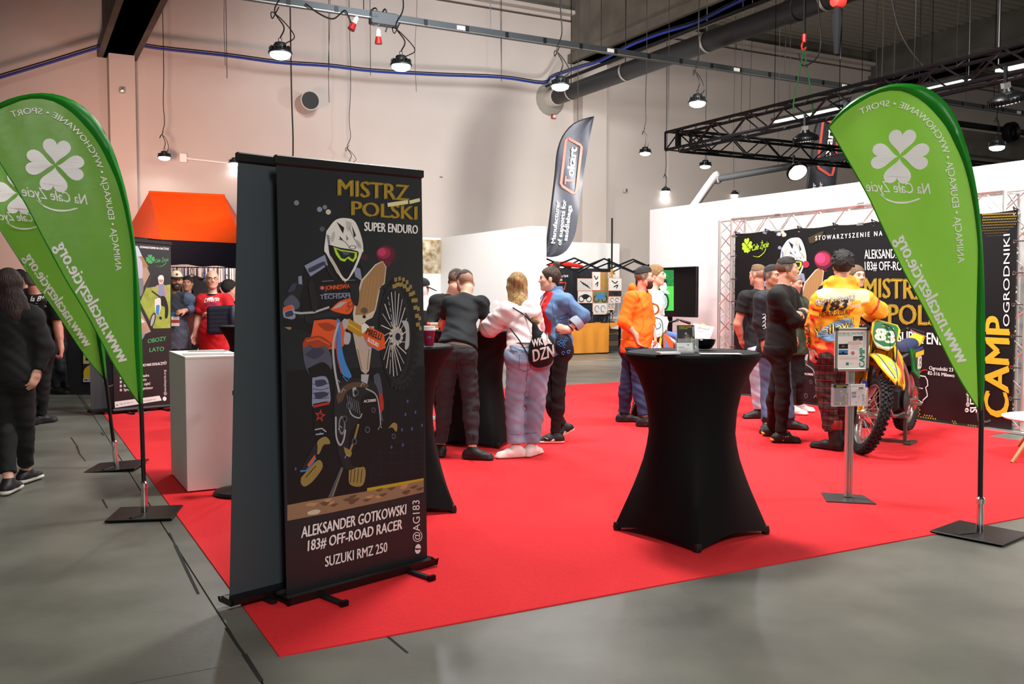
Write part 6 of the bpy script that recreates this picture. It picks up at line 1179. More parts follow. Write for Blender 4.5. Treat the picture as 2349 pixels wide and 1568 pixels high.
YF = mat('bike_yellow', '#e9cf2c', .3); GP = mat('plate_green', '#0f7a38', .35); BLU = mat('bike_blue', '#24368f', .35); SEATB = mat('seat_blue', '#232c56', .6); SEATK = mat('seat_grey', '#2a2c2b', .8); NW = mat('num_white', '#efefec', .4); NL = mat('num_line', '#a8d06a', .4)
C1 = dict(rim=mat('rim_silver', '#b8b8b6', .3, .8), guard=YF, gblue=BLU, plate_edge=YF, plate=GP, num=NW, nline=NL, fender=YF, shroud=YF, stripe=mat('shroud_red', '#d0521c', .4), tank=YF, seat=SEATB, seat_top=SEATK, rear=YF, pad=mat('pad_red', '#b03a30', .6), lever=mat('lever_red', '#c2776e', .35, .5), text=True)
F1 = Vector((-.60, -.80, 0)); wf = G(1982, 955, .345)
bike1, TB1, SB1 = motorcycle('yellow and blue off-road motorcycle with a green number 83 plate on a stand', wf, F1, 36, C1)
WB_ = mat('bike_white', '#efeeea', .3); ORB = mat('bike_orange', '#e4622a', .35); RDB = mat('bike_red', '#c0352c', .4); LBL = mat('bike_lightblue', '#5d7fc8', .5); YL2 = mat('bike_lemon', '#e8d83a', .4)
C2 = dict(rim=mat('rim_gold', '#b8902c', .35, .7), guard=WB_, gblue=RDB, plate_edge=WB_, plate=WB_, num=NW, nline=NL, fender=WB_, shroud=ORB, stripe=LBL, tank=WB_, seat=LBL, seat_top=LBL, rear=YL2, pad=RDB, lever=mat('lever_red', '#c2776e', .35, .5))
F2 = Vector((-math.sin(math.radians(34)), -math.cos(math.radians(34)), 0)); wf2 = G(1464, 889, .345)
bike2, TB2, SB2 = motorcycle('white and orange off-road motorcycle with gold forks behind the orange hooded man', wf2, F2, 30, C2, .05, None)
# stands under both machines
for (T_, lab) in ((TB1, 'steel stand under the yellow motorcycle'), (TB2, 'steel stand under the white motorcycle')):
    b = T_(.62, 0, 0); fw = (T_(1, 0, 0) - T_(0, 0, 0)); lf_ = T_(0, 1, 0) - T_(0, 0, 0); o = thing('bike_stand', lab, 'stand', b); SM = mat('stand_steel', '#57544c', .5, .5)
    m = MB(); m.box(b + Z * .02, (.05, .42, .025), ax=(fw, lf_, Z)); m.build('cross_bar', SM, o)
    for s in (-1, 1): m = MB(); m.box(b + lf_ * (.2 * s) + Z * .017, (.26, .07, .02), ax=(fw, lf_, Z)); m.build('foot_plate', SM, o); m = MB(); m.box(b + lf_ * (.15 * s) + Z * .15, (.035, .03, .25), ax=(fw, lf_, Z)); m.build('post', SM, o)
    m = MB(); m.box(b + Z * .27, (.2, .34, .02), ax=(fw, lf_, Z)); m.build('cradle', SM, o)
# gold sprocket resting before the white number plate
c = at(1499, 709, wf2.y + .12); o = thing('gold_sprocket', 'gold toothed ring hanging on the white motorcycle bars', 'sprocket', c); m = MB(); fx, ny, uz = Vector((.93, -.2, .15)).normalized(), Vector((.2, .95, 0)).normalized(), None; ny = (ny - fx * ny.dot(fx)).normalized(); uz = fx.cross(ny)
n = 40; vs = []
for k in range(n * 2):
    a = PI * k / n; r1 = .068 if k % 2 else .076; vs += [c + fx * (r * math.cos(a)) + uz * (r * math.sin(a)) + ny * o_ for r, o_ in ((r1, 0), (.05, 0), (.05, .006), (r1, .006))]
N = 2 * n; m.add(vs, [(i * 4 + j, ((i + 1) % N) * 4 + j, ((i + 1) % N) * 4 + (j + 1) % 4, i * 4 + (j + 1) % 4) for i in range(N) for j in range(4)]); m.build('toothed_ring', FGOLD, o); m = MB(); m.tube(bez([c + Z * .07, c + Z * .08 + V * .12, SB2(1.02, -.1, 1.15)], 4), .006, 5); m.build('hook', BLKM, o)
# ================================================================ PEOPLE: smooth blended volumes meshed as one surface
from mathutils.bvhtree import BVHTree
def vv(p): return np.array([p[0], p[1], p[2]], dtype=np.float32)
def RC(a, b, ra, rb, flat=None, cut=None, k=.03): return ('rc', vv(a), vv(b), ra, rb, flat and (vv(flat[0]), flat[1]), cut and [(vv(c), vv(n)) for c, n in cut], k)
def EL(c, axes, rad, cut=None, k=.03): return ('el', vv(c), np.array([list(a) for a in axes], dtype=np.float32), np.array(rad, dtype=np.float32), None, None, cut and [(vv(p), vv(n)) for p, n in cut], k)
def aabb(p):
    if p[0] == 'rc': r = max(p[3], p[4]); return np.minimum(p[1], p[2]) - r, np.maximum(p[1], p[2]) + r
    e = np.sqrt(((p[2] * p[3][:, None]) ** 2).sum(0)); return p[1] - e, p[1] + e
def deval(p, X, Y, Zg):
    if p[0] == 'rc':
        a, b = p[1].copy(), p[2].copy(); x, y, z = X - a[0], Y - a[1], Zg - a[2]; ba = b - a
        if p[5]:
            n, kf = p[5]; s = 1 / kf - 1; dn = x * n[0] + y * n[1] + z * n[2]; x = x + n[0] * dn * s; y = y + n[1] * dn * s; z = z + n[2] * dn * s; ba = ba + n * (ba @ n) * s
        t = np.clip((x * ba[0] + y * ba[1] + z * ba[2]) / max(1e-9, float(ba @ ba)), 0, 1)
        d = np.sqrt((x - ba[0] * t) ** 2 + (y - ba[1] * t) ** 2 + (z - ba[2] * t) ** 2) - (p[3] + (p[4] - p[3]) * t)
        if p[5]: d = d * (.5 + .5 * p[5][1])
    else:
        x, y, z = X - p[1][0], Y - p[1][1], Zg - p[1][2]; R, r = p[2], p[3]
        q = [(x * R[i][0] + y * R[i][1] + z * R[i][2]) / r[i] for i in range(3)]
        k0 = np.sqrt(q[0] ** 2 + q[1] ** 2 + q[2] ** 2); k1 = np.sqrt((q[0] / r[0]) ** 2 + (q[1] / r[1]) ** 2 + (q[2] / r[2]) ** 2); d = k0 * (k0 - 1) / np.maximum(k1, 1e-6)
    if p[6]:
        for c, n in p[6]: d = np.maximum(d, (X - c[0]) * n[0] + (Y - c[1]) * n[1] + (Zg - c[2]) * n[2])
    return d
def volume(name, prims, subs=(), cuts=(), res=.009, zfine=(), wr=0, wf=(9, 9, 16), mats=None, paint=None, parent=None, seed=0):
    lo = np.min([aabb(p)[0] for p in prims], 0) - .03; hi = np.max([aabb(p)[1] for p in prims], 0) + .03
    xs = np.arange(lo[0], hi[0] + res, res, dtype=np.float32); ys = np.arange(lo[1], hi[1] + res, res, dtype=np.float32)
    zl = []; z = float(lo[2])
    while z < hi[2] + res:
        zl.append(z); z += res * (.66 if any(a < z < b for a, b in zfine) else 1)
    zs = np.array(zl, dtype=np.float32); F = np.full((len(xs), len(ys), len(zs)), .3, dtype=np.float32)
    def sub(p, pad=.05):
        a, b = aabb(p); s = []
        for ax, l, h in ((xs, a[0], b[0]), (ys, a[1], b[1]), (zs, a[2], b[2])): s.append(slice(max(0, int(np.searchsorted(ax, l - pad)) - 1), int(np.searchsorted(ax, h + pad)) + 1))
        return tuple(s)
    for p in prims:
        s = sub(p); f = F[s]
        if f.size == 0: continue
        d = deval(p, xs[s[0]][:, None, None], ys[s[1]][None, :, None], zs[s[2]][None, None, :]); k = p[7]
        h = np.clip(.5 + .5 * (d - f) / k, 0, 1); F[s] = d + (f - d) * h - k * h * (1 - h)
    for p in subs:
        s = sub(p, .02); f = F[s]
        if f.size == 0: continue
        d = -deval(p, xs[s[0]][:, None, None], ys[s[1]][None, :, None], zs[s[2]][None, None, :]); k = .012
        h = np.clip(.5 - .5 * (d - f) / k, 0, 1); F[s] = d * (1 - h) + f * h + k * h * (1 - h)
    if wr:
        X, Y, Zg = xs[:, None, None], ys[None, :, None], zs[None, None, :]; a, b, c = wf
        F += wr * .75 * (np.sin(58 * Zg + 26 * X + 3 * np.sin(13 * Y + 9 * X + seed)) * np.sin(9 * X + 8 * Y + 11 * Zg + seed) + .5 * np.sin(95 * Zg - 40 * Y + 3 * np.sin(17 * X + seed)) * np.sin(12 * Y - 7 * Zg + seed))
        F += wr * .4 * (np.sin(a * X * 2 + c * Zg + 2 * np.sin(b * Y + 7 * Zg + seed)) * .6 + np.sin(c * 1.9 * Zg - a * 2.3 * Y + 2.5 * np.sin(a * X + 3 * Zg + seed)) * .4)
    for c, n in cuts:
        F = np.maximum(F, (xs[:, None, None] - c[0]) * n[0] + (ys[None, :, None] - c[1]) * n[1] + (zs[None, None, :] - c[2]) * n[2])
    F[0] = F[-1] = .1; F[:, 0] = F[:, -1] = .1; F[:, :, 0] = F[:, :, -1] = .1
    S = F < 0; cnt = np.zeros(tuple(n - 1 for n in S.shape), dtype=np.int8); cr = [(i, j, k) for i in (0, 1) for j in (0, 1) for k in (0, 1)]
    sh = lambda A, c: A[c[0]:A.shape[0] - 1 + c[0], c[1]:A.shape[1] - 1 + c[1], c[2]:A.shape[2] - 1 + c[2]]
    for c in cr: cnt += sh(S, c)
    I, J, K = np.nonzero((cnt > 0) & (cnt < 8)); nv = len(I)
    if nv == 0: return None
    vid = np.full(cnt.shape, -1, dtype=np.int32); vid[I, J, K] = np.arange(nv); val = {c: F[I + c[0], J + c[1], K + c[2]] for c in cr}
    acc = np.zeros((nv, 3), dtype=np.float32); num = np.zeros(nv, dtype=np.float32)
    for c in cr:
        for ax in range(3):
            if c[ax]: continue
            e = list(c); e[ax] = 1; v0, v1 = val[c], val[tuple(e)]; m = (v0 < 0) != (v1 < 0); t = np.where(m, v0 / np.where(m, v0 - v1, 1), 0)
            pos = np.array(c, dtype=np.float32)[None].repeat(nv, 0); pos[:, ax] = t; acc += pos * m[:, None]; num += m
    f = acc / num[:, None]; co = np.stack([xs[I] + f[:, 0] * (xs[I + 1] - xs[I]), ys[J] + f[:, 1] * (ys[J + 1] - ys[J]), zs[K] + f[:, 2] * (zs[K + 1] - zs[K])], 1)
    quads = []
    for ax in range(3):
        o = [0, 0, 0]; o[ax] = 1; A = S[:S.shape[0] - o[0], :S.shape[1] - o[1], :S.shape[2] - o[2]]; Bq = S[o[0]:, o[1]:, o[2]:]; i, j, k = np.nonzero(A != Bq); a1, a2 = (ax + 1) % 3, (ax + 2) % 3
        def cell(d1, d2):
            q = [i, j, k]; q = [x.copy() for x in q]; q[a1] -= d1; q[a2] -= d2; return vid[q[0], q[1], q[2]]
        Q = np.stack([cell(1, 1), cell(0, 1), cell(0, 0), cell(1, 0)], 1); fl = ~A[i, j, k]; Q[fl] = Q[fl][:, ::-1]; quads.append(Q)
    Q = np.concatenate(quads); Q = Q[(Q >= 0).all(1)]
    for _ in range(1):                                   # one relax pass takes the voxel steps off
        acc = np.zeros_like(co); n_ = np.zeros(len(co), dtype=np.float32)
        for a in range(4): np.add.at(acc, Q[:, a], co[Q[:, (a + 1) % 4]] + co[Q[:, (a + 3) % 4]]); np.add.at(n_, Q[:, a], 2)
        co = co * .5 + acc / np.maximum(n_, 1)[:, None] * .5
    me = bpy.data.meshes.new(name); me.vertices.add(len(co)); me.vertices.foreach_set('co', co.ravel().astype(np.float32)); me.loops.add(Q.size); me.loops.foreach_set('vertex_index', Q.ravel().astype(np.int32))
    me.polygons.add(len(Q)); me.polygons.foreach_set('loop_start', np.arange(0, Q.size, 4, dtype=np.int32)); me.polygons.foreach_set('loop_total', np.full(len(Q), 4, dtype=np.int32))
    for m_ in (mats if isinstance(mats, (list, tuple)) else [mats]): me.materials.append(m_)
    if paint is not None: me.polygons.foreach_set('material_index', np.asarray(paint(co[Q].mean(1)), dtype=np.int32))
    me.polygons.foreach_set('use_smooth', [True] * len(Q)); me.update(calc_edges=True); me.validate()
    o = link(name, me, parent); o['bvh'] = 0; del o['bvh']
    return o
def bvh_of(o):
    me = o.data; return BVHTree.FromPolygons([v.co[:] for v in me.vertices], [list(p.vertices) for p in me.polygons])
class ClothArt(Art):                       # print pressed onto the garment it belongs to
    def __init__(s, O, n, garment, step=.0002, up=Z):
        ex = Vector(up).cross(n).normalized(); super().__init__(O, ex, n.cross(ex).normalized() * (1 if n.cross(ex).z > 0 else -1), n, step); s.b = bvh_of(garment)
    def P(s, a, b, lay):
        o = s.O + s.ex * a + s.ez * b; h = s.b.ray_cast(o + s.n * .8, -s.n)
        return (h[0] if h[0] else o) + s.n * (.009 + lay * s.step)
    def raw(s, pts, faces, m):
        pts = list(pts); tri = [(f[0], f[i], f[i + 1]) for f in faces for i in range(1, len(f) - 1)]; mid = {}
        for _ in range(3):
            out = []
            for t in tri:
                L = [math.dist(pts[t[i]], pts[t[(i + 1) % 3]]) for i in range(3)]; i = L.index(max(L))
                if L[i] < .03: out.append(t); continue
                a, b, c = t[i], t[(i + 1) % 3], t[(i + 2) % 3]; k = (min(a, b), max(a, b))
                if k not in mid: mid[k] = len(pts); pts.append(((pts[a][0] + pts[b][0]) / 2, (pts[a][1] + pts[b][1]) / 2))
                out += [(a, mid[k], c), (mid[k], b, c)]
            tri = out
        super().raw(pts, tri, m)
SK = {k: mat('skin_' + k, c, .5, noise=.06, scale=25) for k, c in dict(fair='#d3a088', pink='#cf937c', tan='#b98266', pale='#dcb29c', red='#c98872').items()}
EYEW = mat('eye_white', '#d8d2cc', .3); IRIS = mat('iris_dark', '#2c211b', .3); LIPM = mat('lips', '#a8605a', .5)
def hand(pr, w, d, n, sgn, curl=.5, s=1.0):
    d = d.normalized(); n = (n - d * n.dot(d)).normalized(); l = d.cross(n) * sgn
    pr.append(RC(w, w + d * .03 * s, .027 * s, .03 * s, k=.02)); pr.append(RC(w + d * .035 * s, w + d * .075 * s, .040 * s, .041 * s, (n, .42), k=.02))
    for i, (o, L) in enumerate(((.031, .062), (.0105, .074), (-.0105, .07), (-.031, .055))):
        b = w + d * (.088 - .006 * abs(i - 1.3)) * s + l * (o * s); a1 = curl * .9; d1 = (d * math.cos(a1) + n * math.sin(a1)); m_ = b + d1 * (L * .5 * s); a2 = curl * 2.1; d2 = d * math.cos(a2) + n * math.sin(a2); e = m_ + d2 * (L * .32 * s); a3 = curl * 2.9; d3 = d * math.cos(a3) + n * math.sin(a3)
        pr += [RC(b - d * .012 * s, m_, .0098 * s, .0088 * s, k=.006), RC(m_, e, .0088 * s, .0082 * s, k=.005), RC(e, e + d3 * (L * .22 * s), .0082 * s, .0072 * s, k=.005)]
    tb = w + d * .025 * s + l * .03 * s; t1 = tb + (d * .75 + l * .55 + n * .35).normalized() * .042 * s; t2 = t1 + (d * .85 + n * (.3 + curl * .5) + l * .1).normalized() * .032 * s
    pr += [RC(tb, t1, .015 * s, .0115 * s, k=.012), RC(t1, t2, .0115 * s, .009 * s, k=.005)]
def person(label, D, head, hyaw, J, cfg):
    """J: joints as photo pixels with a depth offset; cfg: build, clothes and hair"""
    g = cfg.get; res = g('res', .0085); sk = SK[g('skin', 'fair')]; hs = g('hs', 1.0); bw = g('bw', 1.0); fem = g('fem', False)
    def p3(q): return at(q[0], q[1], D + (q[2] if len(q) > 2 else 0))
    N = p3(J['neck']); S = [p3(J['shA']), p3(J['shB'])]; E = [p3(J['elA']), p3(J['elB'])]; Wr = [p3(J['wrA']), p3(J['wrB'])]; H = [p3(J['hipA']), p3(J['hipB'])]; Kn = [p3(J['knA']), p3(J['knB'])]
    An, Td, Fu, Gp = [], [], [], []
    for q in (J['ftA'], J['ftB']):            # foot: ground pixel under the ankle, toe yaw, optional heel lift
        if len(q) > 3: gp = at(q[0], q[1], q[3]); gp.z = .007
        else: gp = G(q[0], q[1], .007)
        t = yaw(q[2]); lift = q[4] if len(q) > 4 else 0; fu = Z
        if lift: c_, s_ = math.cos(lift), math.sin(lift); tt = t * c_ - Z * s_; fu = Z * c_ + t * s_; gp = gp + t * (.17 * (1 - c_)) + Z * (.17 * s_); t = tt
        Gp.append(gp); Td.append(t); Fu.append(fu); An.append(gp + fu * .085)
    Hc = p3(head); f = yaw(hyaw); ptc = math.radians(g('pitch', 0)); u = Z; r = f.cross(u).normalized()
    f, u = f * math.cos(ptc) - u * math.sin(ptc), u * math.cos(ptc) + f * math.sin(ptc)
    rl = math.radians(g('roll', 0)); u, r = u * math.cos(rl) + r * math.sin(rl), r * math.cos(rl) - u * math.sin(rl)
    hp = lambda a, b, c: Hc + r * (a * hs) + f * (b * hs) + u * (c * hs)
    P_ = (H[0] + H[1]) / 2; up = (N - P_).normalized(); lat = (S[1] - S[0]); lat = (lat - up * lat.dot(up)).normalized(); dep = lat.cross(up).normalized(); hl = (H[1] - H[0]); hl = Vector((hl.x, hl.y, 0)).normalized(); hd = hl.cross(Z).normalized(); sw = (S[1] - S[0]).length
    tb = yaw(g('tyaw', hyaw)); fwd_ = dep if dep.dot(tb) > 0 else -dep
    root = thing('person', label, 'person', Vector((P_.x, P_.y, 0)))
    mid = lambda t: P_ + (N - P_) * t
    def torso(i=0, belly=0):
        b = g('belly', 0) + belly; cw = max(.12, sw * .5 - .03) * 1.0
        return [EL(mid(.70), (lat, dep, up), (cw + .015 + i, .108 * bw + i, .19 + i), k=.06), EL(mid(.32) + fwd_ * (b * .5), (lat, dep, up), (.138 * bw + i + b * .4, .098 * bw + i + b * .6, .19 + i), k=.06), EL(P_ + Z * .02, (hl, hd, Z), (.155 * bw * g('hipw', 1) + i, .112 * bw + i, .13 + i), k=.06)] + [RC(N - up * .05, S[q] - up * .0, .05 + i, .052 * bw + i, k=.05) for q in (0, 1)] + ([EL(mid(.66) + fwd_ * .09 + lat * s, (lat, dep, up), (.06 + i, .055 + i, .06 + i), k=.05) for s in (-.07, .07)] if fem else [])
    armr = g('arm', 1.0); ar = [(.05 * armr, .041 * armr), (.041 * armr, .027 * armr)]
    # ---- body
    pr = torso() + [RC(N - up * .06, hp(0, -.02, -.07), .058 * g('neckw', 1), .055 * g('neckw', 1), k=.03)]
    for q in (0, 1):
        pr += [RC(S[q], E[q], *ar[0], k=.03), RC(E[q], Wr[q], *ar[1], k=.02), RC(E[q].lerp(Wr[q], .05), E[q].lerp(Wr[q], .45), ar[1][0] * 1.02, ar[1][0] * .9, k=.02)]
        pr += [RC(H[q], Kn[q], .078 * bw, .053, k=.03), RC(Kn[q], An[q], .052, .036, k=.02), EL(Kn[q].lerp(An[q], .3) - Td[q] * .012, (hl, hd, Z), (.05, .055, .12), k=.03), RC(An[q], An[q] + Td[q] * .10 - Fu[q] * .045, .036, .03, k=.02)]
        hn = g('hn', (None, None))[q]; hdv = g('hd', (None, None))[q]; d = Vector(hdv) if hdv else (Wr[q] - E[q]); n = Vector(hn) if hn else (P_ - Wr[q])
        if d.cross(n).length < 1e-4: n = Vector((.3, .2, .1))
        hand(pr, Wr[q], d, n, g('hsg', (1, 1))[q], g('curl', (.45, .45))[q], g('hsz', 1.0))
    hd_pr = [EL(hp(0, -.014, .034), (r, f, u), (.075 * hs, .096 * hs, .086 * hs), k=.02), EL(hp(0, .026, -.035), (r, f, u), (.060 * hs, .066 * hs, .082 * hs), k=.03)]
    jw = 1.0 if not fem else .85
    hd_pr += [RC(hp(s * .05 * jw, .0, -.05), hp(s * .018, .062, -.094), .022 * hs, .018 * hs, k=.025) for s in (-1, 1)] + [RC(hp(-.012, .066, -.098), hp(.012, .066, -.098), .017 * hs, .017 * hs, k=.02)]
    nz = g('nose', 1.0)
    hd_pr += [RC(hp(0, .084, .018), hp(0, .104 * (1 + .03 * (nz - 1)), -.020), .009 * hs, .0125 * hs * nz, k=.012), RC(hp(-.012, .094, -.026), hp(.012, .094, -.026), .008 * hs, .008 * hs, k=.008), RC(hp(-.036, .074, .028), hp(.036, .074, .028), .013 * hs, .013 * hs, k=.02)]
    hd_pr += [RC(hp(s * .045, .058, -.015), hp(s * .03, .068, -.03), .016 * hs, .014 * hs, k=.03) for s in (-1, 1)] + [RC(hp(-.020, .082, -.054), hp(.020, .082, -.054), .0075 * hs, .0075 * hs, k=.008), RC(hp(-.015, .082, -.066), hp(.015, .082, -.066), .008 * hs, .008 * hs, k=.008)]
    hd_pr += [EL(hp(s * .077, -.012, -.006), (r, f, u), (.010 * hs, .02 * hs, .033 * hs), k=.008) for s in (-1, 1)]
    ez = [EL(hp(s * .031, .092, .008), (r, f, u), (.017 * hs, .015 * hs, .009 * hs)) for s in (-1, 1)]
    zr = [(Hc.z - .14, Hc.z + .13)] + [(w.z - .22, w.z + .10) for w in Wr]
    shade = g('fade_mat')
    def bodypaint(c):
        if not shade: return np.zeros(len(c))
        a = (c - vv(Hc)) @ vv(u) / hs; b = (c - vv(Hc)) @ vv(f) / hs; return ((a > -.025 + .0 * b) & (b < .045 - .5 * np.maximum(0, .03 - a)) & (a > b * .6 - .035)).astype(int)
    body = volume('body', pr + hd_pr, ez, res=res, zfine=zr, mats=[sk] + ([shade] if shade else []), paint=bodypaint if shade else None, parent=root)
    if g('face', True):
        for s in (-1, 1):
            m = MB(); m.ball(hp(s * .031, .0738, .008), .0112 * hs, 10); e = m.build('eye', EYEW, body, True); m = MB(); m.ball(hp(s * .031 + g('look', 0), .0782, .008), .0084 * hs, 8); m.build('iris', IRIS, root, True)
            m = MB(); m.tube([hp(s * .014, .0885, .026), hp(s * .03, .0885, .032), hp(s * .046, .080, .027)], [.003, .004, .0025], 6); m.build('eyebrow', g('brow_mat', g('hair_mat')) or IRIS, root, True)
        m = MB(); m.tube([hp(-.021, .0835, -.059), hp(0, .0890, -.060), hp(.021, .0835, -.059)], [.0025, .0042, .0025], 6); m.build('lips', LIPM, root, True)
    legs = None
    # ---- trousers
    if g('leg_mat'):
        li = g('leg_i', .014); lw = g('leg_w', 1.0); tp = g('leg_top', .04); lp = [EL(P_ + Z * .02, (hl, hd, Z), (.155 * bw * g('hipw', 1) + li, .112 * bw + li, .14 + li), k=.05)]
        for q in (0, 1):
            fr = g('leg_len', .93); end = Kn[q].lerp(An[q], fr); ax = (An[q] - Kn[q]).normalized()
            lp += [RC(H[q], Kn[q], (.080 * bw + li) * lw, (.054 + li) * lw, k=.03), RC(Kn[q], end, (.054 + li) * lw, (.040 + li) * lw * g('cuff', 1.0), cut=[(end, ax)], k=.02), EL(Kn[q].lerp(An[q], .3) - Td[q] * .012, (hl, hd, Z), (.05 + li, .055 + li, .12), k=.03)]
            lp += [EL(H[q] - fwd_ * .045 - Z * .02, (hl, hd, Z), (.085 * bw + li, .085 * bw + li, .10), k=.05)]
        legs = volume('trousers', lp, cuts=[(P_ + Z * tp + up * .0, up)], res=max(res, .009), wr=g('leg_wr', .004), wf=(8, 8, 22), mats=g('leg_mat'), paint=g('leg_paint') and (lambda c: g('leg_paint')(c, P_, lat, up)), parent=root, seed=len(label))
    # ---- top
    if g('top_mat'):
        ti = g('top_i', .014); hem = mid(g('hem', -.03)); tpz = torso(ti, 0); sl = g('sleeve', .5); si = g('sleeve_i', ti)
        if g('top_straight', True): tpz.append(EL(mid(.18), (lat, dep, up), (.142 * bw + ti + g('belly', 0) * .4, .112 * bw + ti + g('belly', 0) * .4, .24), k=.05)); tpz.append(EL(mid(-.02), (hl, hd, Z), (.155 * bw * g('hipw', 1) + ti, .118 * bw + ti, .2), k=.05))
        body_cut = [(hem, -up)]; tpz = [p[:6] + ((p[6] or []) + [(vv(hem), vv(-up))], p[7]) for p in tpz]
        for q in (0, 1):
            a = min(1, sl); e = S[q].lerp(E[q], a); d = (E[q] - S[q]).normalized(); r1 = ar[0][0] + si + .006; r2 = ar[0][0] + (ar[0][1] - ar[0][0]) * a + si
            tpz.append(RC(S[q], e, r1, r2 * g('cuff_w', 1.0), cut=[(e, d)] if sl <= 1 else None, k=.035))
            if sl > 1: e2 = E[q].lerp(Wr[q], sl - 1); tpz.append(RC(E[q], e2, ar[1][0] + si, (ar[1][0] + (ar[1][1] - ar[1][0]) * (sl - 1)) + si * g('cuff_i', .7), cut=[(e2, (Wr[q] - E[q]).normalized())], k=.03))
        tpz += [RC(*[p3(a) for a in h[:2]], *h[2:4], k=.03) for h in g('top_extra', ())]
        subs = [RC(N + up * .0 + fwd_ * .01, N + up * .2, g('neck_r', .062), .10)] if g('neck_cut', True) else []
        top = volume(g('top_name', 'shirt'), tpz, subs, res=max(res, .009), wr=g('top_wr', .004), mats=g('top_mat'), paint=g('top_paint') and (lambda c: g('top_paint')(c, dict(P=vv(P_), N=vv(N), lat=vv(lat), up=vv(up), f=vv(fwd_), S=S, E=E, W=Wr))), parent=root, seed=len(label) + 3)
        root['_top'] = top.name
    # ---- shoes
    if g('shoe_mat'):
        for q in (0, 1):
            t, fu, gp = Td[q], Fu[q], Gp[q]; b = gp - t * .055; sd = t.cross(fu); L = g('shoe_l', .255); hi_ = g('boot', 0)
            sp = [RC(b + fu * .042, b + t * (L * .45) + fu * .05, .040, .043, k=.03), RC(b + t * (L * .4) + fu * .045, b + t * (L - .05) + fu * .034, .044, .036, (fu, .8), k=.03), RC(b + t * .03 + fu * .06, gp + fu * (.095 + hi_) , .045 + .08 * hi_, .043 + .14 * hi_, k=.03)] + [RC(b + fu * .018, b + t * (L - .045) + fu * .018, .043, .044, (fu, .42), k=.01)]
            ground = gp
            sh_ = volume('shoe', sp, cuts=[(gp - fu * .0, -fu), (gp + fu * (.115 + hi_), fu)], res=.0085, mats=[g('shoe_mat'), g('sole_mat', g('shoe_mat'))], paint=lambda c, gp=gp, fu=fu: (((c - vv(gp)) @ vv(fu)) < g('sole_h', .026)).astype(int), parent=root)
            if g('laces', True):
                m = MB()
                for k in range(3): c = b + t * (.10 + .022 * k) + fu * (.098 - .010 * k); m.tube([c - sd * .03 - fu * .012, c + fu * .004, c + sd * .03 - fu * .012], .003, 4)
                m.build('laces', g('lace_mat', g('shoe_mat')), sh_) if sh_ else None
            if g('logo') and sh_:
                for s in (-1, 1):
                    m = MB(); fn = g('logo'); fn(m, b, t, fu, sd * s); m.build('shoe_mark', g('logo_mat'), sh_)
    # ---- hair
    st = g('hair', 'short'); hm = g('hair_mat')
    if hm and st != 'bald':
        t_ = g('hair_t', .006); hr = .076 + t_; base = EL(hp(0, -.016, .036), (r, f, u), (hr * hs, (.097 + t_) * hs, (.086 + t_ * 1.3) * hs))
        n_ = (f * .69 - u * .72); cutp = hp(0, .08, .062 + g('hairline', 0)); cu = [(cutp, n_)]; hprs = [base]; sb = []
        if st == 'fade': cu = [(hp(0, 0, .050), (f * .22 - u).normalized()), (hp(0, .078, .074), (f * .8 - u * .6).normalized())]; hprs = [EL(hp(0, -.010, .040), (r, f, u), ((.0745 + t_ * .35) * hs, (.096 + t_ * .4) * hs, (.083 + t_ * 1.3) * hs)), EL(hp(0, .022, .105), (r, f, u), (.05 * hs, .045 * hs, (.012 + t_) * hs), k=.02)]
        if st in ('long', 'bun'): cu = [(hp(0, .075, .075), (f * .85 - u * .52).normalized())]
        if st == 'curly':
            rnd = random.Random(5); cu = []; 
            for k in range(120):
                th, ph = rnd.uniform(0, 2 * PI), rnd.uniform(-.35, 1.45); v_ = hp(math.cos(th) * math.cos(ph) * hr, -.016 + math.sin(th) * math.cos(ph) * (.1), .036 + math.sin(ph) * .1)
                if (v_ - hp(0, .05, .05)).dot(n_) < -.0: hprs.append(RC(v_, v_ + Vector((rnd.uniform(-.02, .02), rnd.uniform(-.02, .02), rnd.uniform(-.015, .02))), .016 * hs, .011 * hs, k=.006))
            hprs[0] = hprs[0][:6] + ([(vv(cutp), vv(n_))], .01)
        for a, b, ra_, rb_ in g('strands', ()): hprs.append(RC(p3(a), p3(b), ra_, rb_, (dep, .55), k=.04))
        for bx in g('buns', ()): hprs.append(EL(p3(bx[0]), (r, f, u), (bx[1], bx[1], bx[1]), k=.02))
        sb = [EL(hp(0, .07, -.03), (r, f, u), (.07 * hs, .06 * hs, .085 * hs))] if st in ('long', 'bun') else []
        volume('hair', [p[:6] + ((p[6] or []) + ([(vv(c), vv(n)) for c, n in cu] if i == 0 or st == 'fade' else []), p[7]) for i, p in enumerate(hprs)], sb, res=.006, wr=g('hair_wr', .0022), wf=(170, 150, 160) if st != 'long' else (150, 90, 14), mats=hm, paint=g('hair_paint'), parent=root)
    if g('beard'):
        volume('beard', [EL(hp(0, .030, -.052), (r, f, u), (.064 * hs, .072 * hs, .078 * hs)), RC(hp(-.02, .066, -.10), hp(.02, .066, -.10), .024 * hs, .024 * hs, k=.02)] , [RC(hp(-.014, .10, -.060), hp(.014, .10, -.060), .012, .012)], [(hp(0, 0, -.045), (u - f * .25).normalized()), (hp(0, .012, 0), -f)], res=.0075, wr=.002, wf=(80, 70, 70), mats=g('beard'), parent=root)
    return root, dict(hp=hp, N=N, S=S, E=E, W=Wr, H=H, K=Kn, A=An, P=P_, up=up, lat=lat, dep=dep, fwd=fwd_, f=f, r=r, u=u, D=D, top=bpy.data.objects.get(root.pop('_top')) if '_top' in root.keys() else None, p3=p3, body=body, hl=hl, legs=legs)
